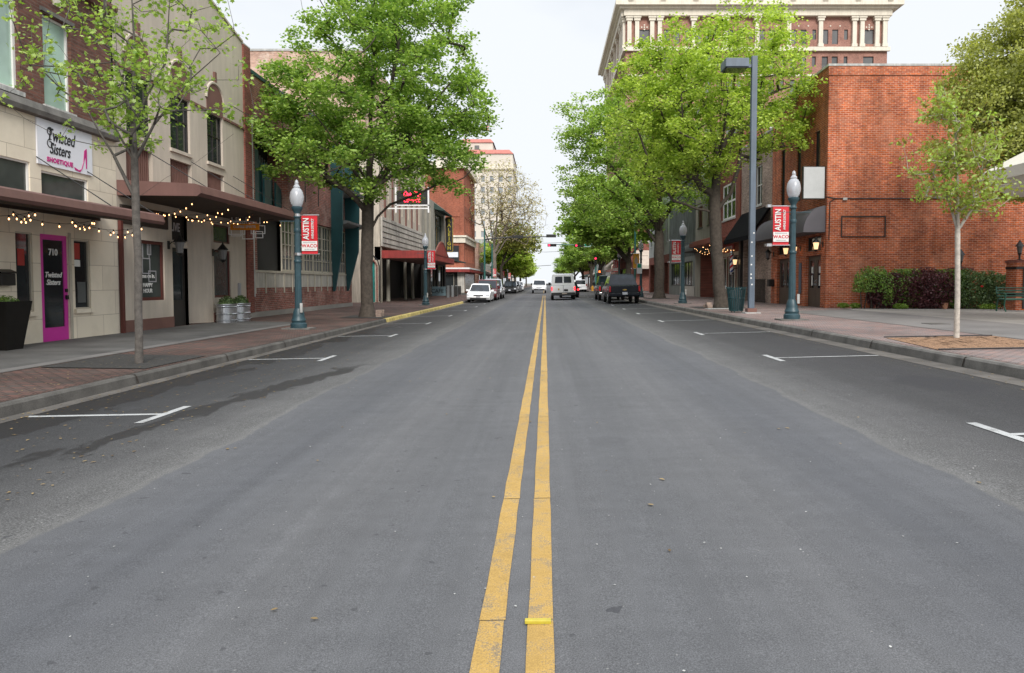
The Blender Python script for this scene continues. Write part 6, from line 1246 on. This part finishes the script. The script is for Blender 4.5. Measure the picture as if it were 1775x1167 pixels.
def tree(name, lab, limbs, ells, nclus, nleaf, lsize, lmat, bark, seed, cr=.42, cz=.26, kind='quad', rt=.012, gap=.35, group=None, flat=.55, expo=.47, cat='tree', trunk_r=None, shell=.45, twigs=3, up=.35, extra=None, minz=None, outer=1.0):
    """limbs: list of polylines [(x,y,z)...]; the first is the trunk; others start on earlier ones"""
    rng = np.random.default_rng(seed); base = limbs[0][0]; t = thing(name, lab, cat, base, group)
    pos, par = [], []
    def add(p, q): pos.append(np.array(p, float)); par.append(q); return len(pos) - 1
    def nearest(p): A = np.array(pos); return int(np.argmin(((A - p) ** 2).sum(1)))
    for li, L_ in enumerate(limbs):
        pts = [np.array(p, float) for p in L_]; k = add(pts[0], -1) if li == 0 else nearest(pts[0])
        for a, c in zip(pts, pts[1:]):
            n = max(1, int(np.linalg.norm(c - a) / .45))
            for i in range(1, n + 1):
                p = a + (c - a) * i / n + rng.normal(size=3) * (.02 if li else .02 * min(1, trunk_r * 3) if trunk_r else .02) * (i < n); k = add(p, k)
    ntr = len(pos); cl = sample_env(rng, ells, nclus, gap, shell, minz); fork = np.array(limbs[0][-1]) if len(limbs) == 1 else np.array(limbs[1][0])
    zf = min(l[0][2] for l in limbs[1:]) if len(limbs) > 1 else limbs[0][-1][2] * .6
    cl = cl[np.argsort(np.linalg.norm(cl - fork, axis=1))]
    tips = []
    for c in cl:
        A = np.array(pos); d = A - c; D = np.sqrt((d ** 2).sum(1)); ok = (A[:, 2] > zf - .2); cost = D + up * np.maximum(0, A[:, 2] - c[2]) + np.where(ok, 0, 50)
        k = int(np.argmin(cost)); a = pos[k]; L_ = np.linalg.norm(c - a)
        if L_ < .15: tips.append((c, k)); continue
        n = max(1, int(L_ / .4)); side = rng.normal(size=3) * .12 * L_ * .5; side[2] = abs(side[2]) * -.6
        for i in range(1, n + 1):
            f = i / n; p = a + (c - a) * f + side * math.sin(math.pi * f); k = add(p, k)
        tips.append((c, k))
    N = len(pos); cnt = np.zeros(N)
    for c, k in tips: cnt[k] += 1
    for i in range(N - 1, 0, -1):
        if par[i] >= 0: cnt[par[i]] += cnt[i]
    ex = math.log(trunk_r / rt) / math.log(max(cnt[0], 2)) if trunk_r else expo
    rad = rt * np.maximum(cnt, .7) ** ex
    b = MB(); P = np.array(pos)
    for i in range(1, N):
        q = par[i]; ns = 10 if rad[i] > .09 else (6 if rad[i] > .03 else (4 if rad[i] > .012 else 3))
        a = Vector(P[q]); c = Vector(P[i]); r0 = min(rad[q], rad[i] * 1.35) if i >= ntr or True else rad[q]; r1 = rad[i]
        dv = c - a
        if dv.length < 1e-4: continue
        w = dv.normalized(); ref = Vector((0, 0, 1)) if abs(w.z) < .9 else Vector((1, 0, 0)); u = w.cross(ref).normalized(); v = w.cross(u); n0 = len(b.v)
        if abs(w.z) > .75: u = (Vector((1, 0, 0)) - w * w.x).normalized(); v = w.cross(u)
        gz_ = max(0, 1 - (a.z - base[2]) / .7) if trunk_r else 0; gz1 = max(0, 1 - (c.z - base[2]) / .7) if trunk_r else 0
        for (pp, rr, g) in ((a - w * rr_eps(r0), r0, gz_), (c, r1, gz1)):
            for k in range(ns):
                an = 2 * math.pi * k / ns; f = rr * (1 + (.45 if trunk_r and trunk_r > .1 else .12) * g * g * (1 + .25 * math.sin(an * 3 + seed))); b.v.append(tuple(pp + (u * math.cos(an) + v * math.sin(an)) * f))
        for k in range(ns): k2 = (k + 1) % ns; b.f.append((n0 + k, n0 + k2, n0 + ns + k2, n0 + ns + k))
    # short twigs round each tip
    tw = []
    for c, k in tips:
        for _ in range(twigs):
            d = rng.normal(size=3); d[2] = d[2] * .4 + .15; d /= np.linalg.norm(d); e = c + d * cr * rng.uniform(.5, 1.0); tw.append(e); n0 = len(b.v); r = rt * .55
            u = np.cross(d, [0.3, .2, 1]); u /= np.linalg.norm(u); v = np.cross(d, u)
            for pp, rr in ((P[k], r), (e, r * .4)):
                for j in range(3): an = 2.094 * j; b.v.append(tuple(pp + (u * math.cos(an) + v * math.sin(an)) * rr))
            for j in range(3): j2 = (j + 1) % 3; b.f.append((n0 + j, n0 + j2, n0 + 3 + j2, n0 + 3 + j))
    me = bpy.data.meshes.new('trunk'); off = ORG[t]; me.from_pydata([(x - off.x, y - off.y, z - off.z) for x, y, z in b.v], [], b.f); me.update()
    for p in me.polygons: p.use_smooth = True
    me.materials.append(MT[bark]); tr = bpy.data.objects.new('trunk', me); C.objects.link(tr); tr.parent = t
    cen = np.array([c for c, k in tips] + tw) if tw else np.array([c for c, k in tips]); per = max(1, int(nleaf * len(tips) / len(cen)))
    wgt = rng.uniform(.35, 1.65, len(cen)); idx = np.repeat(np.arange(len(cen)), np.maximum(1, (per * wgt).astype(int)))
    L_ = cen[idx] + rng.normal(size=(len(idx), 3)) * np.array([cr * .42, cr * .42, cz * .42])
    leaves('crown', lmat, t, L_, lsize, kind, flat, seed)
    return t
def rr_eps(r): return r * .15
# left young sweetgum
X, Y = -6.98, 12.05; z0 = .05
tree('young_tree', 'young thin grey trunked tree in a dark gravel pit on the left pavement', [[(X, Y, z0), (X + .02, Y, 1.4), (X + .0, Y + .02, 2.85), (X - .0, Y, 4.1), (X + .05, Y, 5.6), (X, Y, 7.1)],
     [(X, Y, 2.95), (X + .55, Y, 3.22), (X + 1.1, Y - .1, 3.45), (X + 1.7, Y, 3.95)], [(X, Y, 2.9), (X - .4, Y + .1, 3.6), (X - .8, Y, 4.4), (X - 1.5, Y, 5.0)], [(X, Y, 3.3), (X + .35, Y, 4.1), (X + .95, Y + .1, 4.9), (X + 1.5, Y, 5.3)], [(X, Y, 3.6), (X - .5, Y - .2, 4.5), (X - 1.2, Y, 5.4)], [(X, Y, 4.1), (X + .4, Y + .3, 5.2), (X + .6, Y + .2, 6.6)], [(X, Y, 4.3), (X - .3, Y - .1, 5.4), (X - .45, Y, 6.6)]],
     [(X, Y, 5.3, 1.9, 1.6, 2.0), (X + .1, Y, 4.5, 2.1, 1.6, .9), (X - .1, Y, 6.6, 1.1, 1.1, 1.3)], 300, 17, .074, 'leaf_young', 'bark_young', 3, cr=.17, cz=.12, kind='maple', rt=.0036, gap=.2, trunk_r=.070, shell=.45, twigs=2, up=1.2, flat=.5)
# big left maple
X, Y = -7.2, 28.5; z0 = .04
tree('maple_tree', 'big dark green maple with thick trunk on the left pavement', [[(X, Y, z0), (X - .02, Y, 1.5), (X + .02, Y, 3.2), (X + .1, Y, 4.8), (X + .15, Y, 6.6), (X + .3, Y, 9.5), (X + .5, Y, 12.5)],
     [(X, Y, 3.3), (X + .45, Y, 4.1), (X + .9, Y + .2, 4.6), (X + 1.9, Y, 4.95), (X + 3.2, Y - .2, 5.5)], [(X + .1, Y, 4.3), (X - .7, Y - .3, 5.1), (X - 1.9, Y - .3, 5.9), (X - 3.4, Y, 6.7)], [(X + .1, Y, 4.9), (X + .9, Y + .4, 6.2), (X + 2.0, Y, 7.8), (X + 3.4, Y, 9.4)], [(X + .1, Y, 5.2), (X - .8, Y + .5, 7.0), (X - 1.3, Y + .4, 9.6), (X - 1.8, Y, 12.2)], [(X + .15, Y, 6.2), (X + 1.0, Y - .8, 8.2), (X + 1.6, Y - .8, 11)], [(X + .1, Y, 5), (X - .5, Y - 1.6, 6.4), (X - 1, Y - 3, 7.4)], [(X + .1, Y, 5.2), (X + .6, Y + 1.7, 6.8), (X + 1, Y + 3.3, 8)]],
     [(X + .6, Y, 10.2, 4.2, 4.2, 4.4), (X + .3, Y, 7.0, 4.7, 4.6, 2.4), (X + 3.0, Y, 8.4, 2.5, 3, 1.8), (X - 2.9, Y, 8.0, 2.0, 3, 2.4), (X + 3.2, Y, 5.9, 1.4, 2, 1.1), (X + 2.0, Y, 12.2, 2.6, 2.6, 2.2), (X + 4.7, Y, 8.2, 1.0, 1.5, .8), (X - 2.5, Y - 1, 6.0, 1.9, 2.4, .9)],
     600, 122, .105, 'leaf_maple', 'bark', 11, cr=.42, cz=.26, kind='clump', rt=.009, gap=.04, trunk_r=.25, shell=.4, twigs=3, minz=4.7)
# right leaning maple (lime)
X, Y = 7.95, 31.7; z0 = .33
tree('maple_tree', 'big lime green maple with slightly leaning trunk near the litter bin on the right', [[(X, Y, z0), (X - .15, Y, 1.8), (X - .3, Y, 3.6), (X - .35, Y, 5.4), (X - .25, Y, 7.2), (X - .1, Y, 9.5), (X + .3, Y, 12.5)],
     [(X - .3, Y, 4.6), (X - 1.2, Y, 4.75), (X - 2.2, Y, 5.1), (X - 3.2, Y - .2, 6.4), (X - 4.2, Y, 7.4)], [(X - .3, Y, 4.7), (X + .35, Y + .1, 5.4), (X + .7, Y, 6.6), (X + .8, Y, 8.2), (X + 1.8, Y, 9.0)], [(X - .3, Y, 6.2), (X - 1.0, Y, 7.6), (X - 2.2, Y - .3, 9.2), (X - 3.6, Y, 10.2)], [(X - .3, Y, 7.0), (X + .6, Y, 8.6), (X + 2.0, Y + .2, 9.8), (X + 3.6, Y, 10.4)], [(X - .25, Y, 7.2), (X - .9, Y, 9.5), (X - 1.4, Y, 12)], [(X - .3, Y, 6.4), (X - .4, Y - 1.8, 8), (X - .6, Y - 3.2, 9.6)], [(X - .3, Y, 6.4), (X, Y + 1.8, 8), (X + .4, Y + 3.2, 9.6)]],
     [(X - .6, Y, 9.6, 4.3, 4.2, 3.4), (X - 2.6, Y, 8.6, 2.9, 3.6, 3.0), (X + 2.6, Y, 9.0, 2.2, 2.8, 2.2), (X + .9, Y, 12.3, 2.9, 3, 1.7), (X - 2.0, Y, 6.6, 2.4, 2.8, 1.4), (X + 2.4, Y, 7.0, 1.5, 2, .7), (X - 3.4, Y, 11.0, 1.6, 2.4, 1.2)],
     640, 92, .10, 'leaf_lime', 'bark', 23, cr=.44, cz=.24, kind='clump', rt=.009, gap=-.02, trunk_r=.27, shell=.42, twigs=3, minz=5.0)
# second right maple
X, Y = 8.2, 50.6; z0 = .33
tree('maple_tree', 'tall maple with dark straight trunk behind the dark blue pickup, overhanging the street', [[(X, Y, z0), (X, Y, 2.5), (X - .05, Y, 5), (X, Y, 7.5), (X - .2, Y, 11), (X - .6, Y, 15)],
     [(X, Y, 4.0), (X - 1.2, Y, 5.6), (X - 2.6, Y, 7.2), (X - 4.6, Y, 8.8)], [(X, Y, 5.0), (X - 1.4, Y + .3, 7.4), (X - 3.4, Y, 9.6), (X - 5.8, Y, 11.8)], [(X, Y, 5.6), (X + 1.4, Y, 7.6), (X + 3.0, Y, 9.2)], [(X, Y, 7.4), (X - 2.0, Y, 10.6), (X - 3.4, Y, 13.8)], [(X, Y, 5), (X - .4, Y - 2.4, 7.5), (X - .8, Y - 4.4, 9)], [(X, Y, 5), (X - .4, Y + 2.4, 7.5), (X - .8, Y + 4.4, 9)]],
     [(X - 1.8, Y, 11, 5.2, 5.0, 4.6), (X - 4.6, Y, 12.4, 3.0, 3.2, 2.7), (X - 5.6, Y, 8.2, 2.2, 3.4, 2.2), (X - 2.4, Y, 7.0, 4.2, 4.4, 1.8), (X + 1.8, Y, 9.4, 3.0, 3.6, 3.0), (X - 6.3, Y, 12.3, 1.4, 2, 1.0)],
     580, 78, .135, 'leaf_mid', 'bark', 31, cr=.56, cz=.32, kind='clump', rt=.011, gap=-.04, trunk_r=.36, shell=.42, twigs=3, minz=5.2)
# third right maple, smaller
X, Y = 8.2, 69.5
T3 = tree('maple_tree', 'medium green maple just before the intersection on the right', [[(X, Y, .33), (X, Y, 2.5), (X + .1, Y, 5), (X, Y, 9)], [(X, Y, 3.6), (X - 1.6, Y, 5.4), (X - 3.4, Y, 6.6)], [(X, Y, 3.8), (X + 1.4, Y, 5.6), (X + 2.8, Y, 7)], [(X, Y, 4.6), (X - 1, Y - 1.6, 7), (X - 1.6, Y - 2.6, 9)]],
     [(X - 1.4, Y, 8.6, 5.0, 4.6, 3.6), (X - 4.0, Y, 7.0, 2.6, 3, 2.0), (X - 2.0, Y, 5.9, 4.6, 4, 1.2)], 330, 62, .26, 'leaf_mid', 'bark', 41, cr=.75, cz=.4, kind='clump', rt=.018, gap=.42, trunk_r=.30, minz=4.6)
copy_tree(T3, loc=(8.0, 102.5, .33), rz=2.2, label='bushy green maple beyond the intersection next to the green signal pole', sc=(.95, .95, .98)); copy_tree(T3, loc=(8.0, 122, .33), rz=4.1, label='green maple farther beyond the intersection on the right', sc=.95)
copy_tree(T3, loc=(8.0, 150, .33), rz=.9, label='distant green maple on the right side of the far block', sc=.9); copy_tree(T3, loc=(8.2, 270, .2), rz=1.2, label='tiny distant tree at the far right end of the street', sc=1.0)
copy_tree(T3, loc=(7.8, 185, .33), rz=3.2, label='most distant green maple on the right', sc=.9)
X, Y = -7.5, 122
T4 = tree('street_tree', 'bright green round street tree beyond the intersection on the left', [[(X, Y, .1), (X, Y, 2.5), (X, Y, 5), (X, Y, 8)], [(X, Y, 3), (X + 1.5, Y, 5), (X + 3, Y, 6.2)], [(X, Y, 3), (X - 1.5, Y, 5)]],
     [(X + .8, Y, 6.2, 4.4, 4.4, 2.6), (X + 2.2, Y, 5.0, 3.2, 3.4, 1.7)], 260, 60, .32, 'leaf_lime', 'bark', 51, cr=.8, cz=.42, kind='clump', rt=.02, gap=.55, trunk_r=.26, minz=3.4)
copy_tree(T4, loc=(-7.8, 290, .1), rz=2, label='tiny distant tree at the far left end of the street', sc=1.1); copy_tree(T4, loc=(-7.5, 147, .1), rz=1.3, label='second bright green street tree behind the first on the left', sc=.95); copy_tree(T4, loc=(-7.5, 175, .1), rz=2.9, label='third bright green street tree on the far left', sc=.95); copy_tree(T4, loc=(-7.6, 215, .1), rz=5, label='farthest bright green street tree on the left', sc=1.05)
# budding tall tree left beyond the intersection
X, Y = -7.6, 106
tree('budding_tree', 'tall sparse tree with tan buds and dark branches beyond the intersection on the left', [[(X, Y, .1), (X, Y, 3), (X - .1, Y, 6.2), (X + .3, Y, 10), (X + .6, Y, 15), (X + .8, Y, 19)], [(X, Y, 5.2), (X + 1.6, Y, 7.8), (X + 4.0, Y, 9.6), (X + 7.0, Y, 13.5)], [(X, Y, 5.6), (X - 1.4, Y, 9), (X - 2.6, Y, 14)], [(X, Y, 6), (X + 2.0, Y, 10.5), (X + 3.6, Y, 16)], [(X, Y, 6.2), (X - .6, Y - 1.5, 11), (X - 1, Y - 2.5, 17)]],
     [(X + 1.0, Y, 13.8, 5.2, 5, 6.2), (X + 4.0, Y, 12.0, 4.2, 4, 5.0)], 620, 13, .25, 'leaf_bud', 'bark_grey', 61, cr=.8, cz=.5, kind='quad', rt=.013, gap=.9, trunk_r=.33, twigs=4, shell=.4)
tree('street_tree', 'olive green broad tree in front of the sparse budding tree', [[(-6.9, 111, .1), (-6.9, 111, 4), (-6.5, 111, 7)], [(-6.9, 111, 4), (-4.6, 111, 6.4), (-2.2, 111, 8.2)], [(-6.9, 111, 4), (-5.5, 111, 8), (-5, 111, 10)]], [(-5.0, 111, 8.6, 3.8, 3.8, 2.6), (-3.2, 111, 7.6, 2.8, 3, 1.9)], 260, 22, .28, 'leaf_cedar', 'bark', 66, cr=.8, cz=.45, rt=.018, gap=.5, trunk_r=.2, kind='clump')
# right young tree
X, Y = 7.85, 13.4; z0 = .36
tree('young_tree', 'young slender tree with pale trunk growing in the mulch bed on the right', [[(X, Y, z0), (X + .0, Y, 1.2), (X - .03, Y, 2.42), (X - .06, Y, 3.2), (X - .12, Y, 4.6)], [(X - .03, Y, 2.45), (X + .22, Y, 2.8), (X + .38, Y, 3.4), (X + .45, Y, 4.1)], [(X - .03, Y, 2.6), (X - .25, Y, 3.1), (X - .4, Y, 3.9)]],
     [(X - .1, Y, 3.9, .85, .8, 1.1), (X + .2, Y, 3.1, .85, .8, .45), (X - .6, Y, 2.85, .5, .5, .25), (X - .25, Y, 4.6, .5, .5, .55), (X - .75, Y, 3.9, .35, .5, .5)], 170, 24, .078, 'leaf_red', 'bark_pale', 71, cr=.17, cz=.13, kind='oval', rt=.0036, gap=.0, trunk_r=.052, twigs=2, up=.8, flat=.3)
# large cedar-like tree right
X, Y = 18.3, 22.0; z0 = .4
tree('elm_tree', 'large fine leaved yellow green tree overhanging the brick wall at the right edge', [[(X, Y, z0), (X, Y, 3), (X - .4, Y, 5), (X - 1.0, Y, 8), (X - 1.4, Y, 11)], [(X - .2, Y, 4), (X - 1.8, Y, 6.2), (X - 3.6, Y, 7.0), (X - 5.4, Y, 6.8)], [(X - .4, Y, 5), (X - 2.2, Y, 8.2), (X - 4.0, Y, 9.2), (X - 5.2, Y, 9.2)], [(X - .6, Y, 6), (X + 1.5, Y, 8), (X + 3, Y, 9)], [(X - .6, Y, 5.6), (X - 2, Y, 8), (X - 2.6, Y, 10.5)]],
     [(X - 2.2, Y, 8.0, 3.2, 3.2, 2.6), (X - 4.0, Y, 7.6, 2.0, 2.2, 1.4), (X - 3.2, Y, 5.8, 1.8, 2.4, 1.3), (X - 1.4, Y, 10.0, 2.2, 2.4, 1.7), (X + 1, Y, 7.5, 3, 3, 2.8), (X - 1.8, Y, 4.7, 2.0, 2, 1.2), (X - 4.9, Y, 6.2, 1.7, 2, 1.3), (X - 3.6, Y, 4.9, 1.5, 2, .8)],
     960, 185, .088, 'leaf_cedar', 'bark', 81, cr=.42, cz=.24, kind='quad', rt=.007, gap=.4, trunk_r=.26, twigs=4, flat=.35, shell=.45)
# hedge made of distinct shrubs
def shrub(lab, c, r, n, size, mt, seed, kind='oval', stems=True, name='hedge_shrub', group='shrubs forming the hedge along the brick wall', flat=.2, boxy=1, leggy=0):
    rng = np.random.default_rng(seed); t = thing(name, lab, 'shrub', (c[0], c[1], c[2]), group); P = rng.uniform(-1, 1, (n * 3, 3))
    q = np.abs(P) ** (3 if boxy else 2); P = P[q.sum(1) < 1.15]; d = np.abs(P).max(1); P = P[rng.random(len(P)) < np.clip(d ** 1.6 + .12, 0, 1)][:n]
    ph = rng.uniform(0, 6, 3); f = np.sin(P[:, 0] * 5 * r[0] + ph[0]) * np.sin(P[:, 2] * 6 + ph[1]) * np.sin(P[:, 1] * 5 + ph[2]); P = P * (1 + .2 * f[:, None]); P[:, 2] = (P[:, 2] + 1) / 2
    if leggy: P = P[(P[:, 2] > .42) | ((P[:, 0] > .3) & (P[:, 2] > .1))]
    low = P[:, 2] < .12; P = P[~low | (rng.random(len(P)) < .5)]
    leaves('foliage', mt, t, P * np.array([r[0], r[1], r[2]]) + np.array(c), size, kind, flat, seed)
    if stems:
        b = MB()
        for k in range(7): x = c[0] + rng.uniform(-.8, .8) * r[0]; y = c[1] + rng.uniform(-.5, .5) * r[1]; b.tube([(x, y, c[2]), (x + rng.uniform(-.15, .15), y, c[2] + r[2] * .55), (x + rng.uniform(-.3, .3), y, c[2] + r[2] * .85)], [.03, .02, .008], 5)
        b.build('stems', 'bark', t)
    return t
shrub('leggy green and purple shrub at the left end of the hedge', (13.25, 28.45, .38), (.75, .5, 1.6), 4200, .085, 'hedge_green', 1, leggy=1); shrub('dark purple shrub with a green top behind the leggy left shrub', (13.9, 28.6, .38), (.75, .5, 1.45), 6000, .09, 'hedge_purple', 2)
shrub('bright green shrub between the two purple shrubs', (14.6, 28.6, .38), (.62, .5, 1.62), 5200, .075, 'hedge_green', 3); shrub('wide dark purple shrub in the middle of the hedge', (15.4, 28.35, .38), (1.0, .55, 1.55), 8200, .09, 'hedge_purple', 4)
shrub('yellow green shrub right of the wide purple shrub', (16.35, 28.5, .38), (.7, .5, 1.6), 5600, .08, 'hedge_green', 5); shrub('dark green shrub with a red flower', (17.1, 28.3, .38), (.85, .6, 1.5), 6200, .08, 'hedge_dark', 6); shrub('greyish green shrub beside the right brick pillar', (18.2, 28.2, .38), (.7, .55, 1.4), 5000, .08, 'hedge_dark', 7)
q = MB(); q.lathe([(.01, -.03), (.05, .0), (.06, .03), (.01, .05)], 8, (17.15, 27.66, 1.28)); q.build('red_flower', 'red', label='single red flower on the dark green shrub', cat='flower')
for i, (x, y, r) in enumerate(((12.25, 28.9, .22), (12.65, 28.7, .2), (14.1, 27.9, .28), (17.4, 27.6, .35), (9.6, 27.8, .0))):
    if r: shrub(['small weed clump at the corner of the brick building', 'small weed clump right of the corner weeds', 'low leafy weed below the bright green shrub', 'low grassy weed below the red flower'][i], (x, y, .39), (r, .2, .22), 420, .06, 'weed', 20 + i, stems=False, name='weed_clump', group='weeds along the brick wall', boxy=0)
def pot_plant(c, r, n, size, mt, seed, par):
    rng = np.random.default_rng(seed); P = rng.normal(size=(n, 3)); P /= np.linalg.norm(P, axis=1)[:, None]; P *= rng.random((n, 1)) ** .4; P[:, 2] = np.abs(P[:, 2])
    leaves('plant', mt, par, P * np.array(r) + np.array(c), size, 'oval', .2, seed)
pot_plant((cx, cy, 1.03), (.3, .3, .16), 420, .05, 'hedge_green', 31, PL); pot_plant((-10.75, 23.75, .66), (.27, .42, .34), 900, .07, 'hedge_dark', 32, TB1); pot_plant((-10.72, 24.75, .66), (.27, .42, .36), 900, .07, 'hedge_dark', 33, TB2)
# litter of leaves and grit in gutters and on the road
rng = np.random.default_rng(5); P = []
def sc_(n, x0, x1, y0, y1, zf, dz=.012): 
    xs = rng.uniform(x0, x1, n); ys = y0 + (y1 - y0) * rng.random(n) ** 1.3; P.extend([(a, c, zf(a) + dz) for a, c in zip(xs, ys)])
sc_(420, -6.15, -5.5, 2, 26, zroad); sc_(620, -6.1, -3.6, 3, 22, zroad); sc_(160, -8.2, -6.5, 3, 14, zl, .014); sc_(240, 5.7, 6.3, 8, 30, zroad); sc_(160, 5.9, 6.3, 20, 40, zroad); sc_(60, -3.5, 3.9, 2.2, 20, zroad); sc_(120, -8.1, -6.4, 8, 18, zl, .014); sc_(90, 6.6, 9, 10, 24, zr, .014)
root = thing('leaf_litter', 'scattered dry leaves and petals along the gutters', 'leaves', (0, 10, 0)); root['kind'] = 'stuff'
leaves('litter', 'litter', root, np.array(P), .036, 'oval', .93, 8)
P2 = []; P = P2; sc_(240, -4.0, 4.0, 2.0, 14, zroad, .006); root2 = thing('grit', 'tiny pale stones scattered on the asphalt', 'stones', (0, 8, 0)); root2['kind'] = 'stuff'; leaves('grit_stones', 'coping', root2, np.array(P2), .014, 'quad', .9, 9)
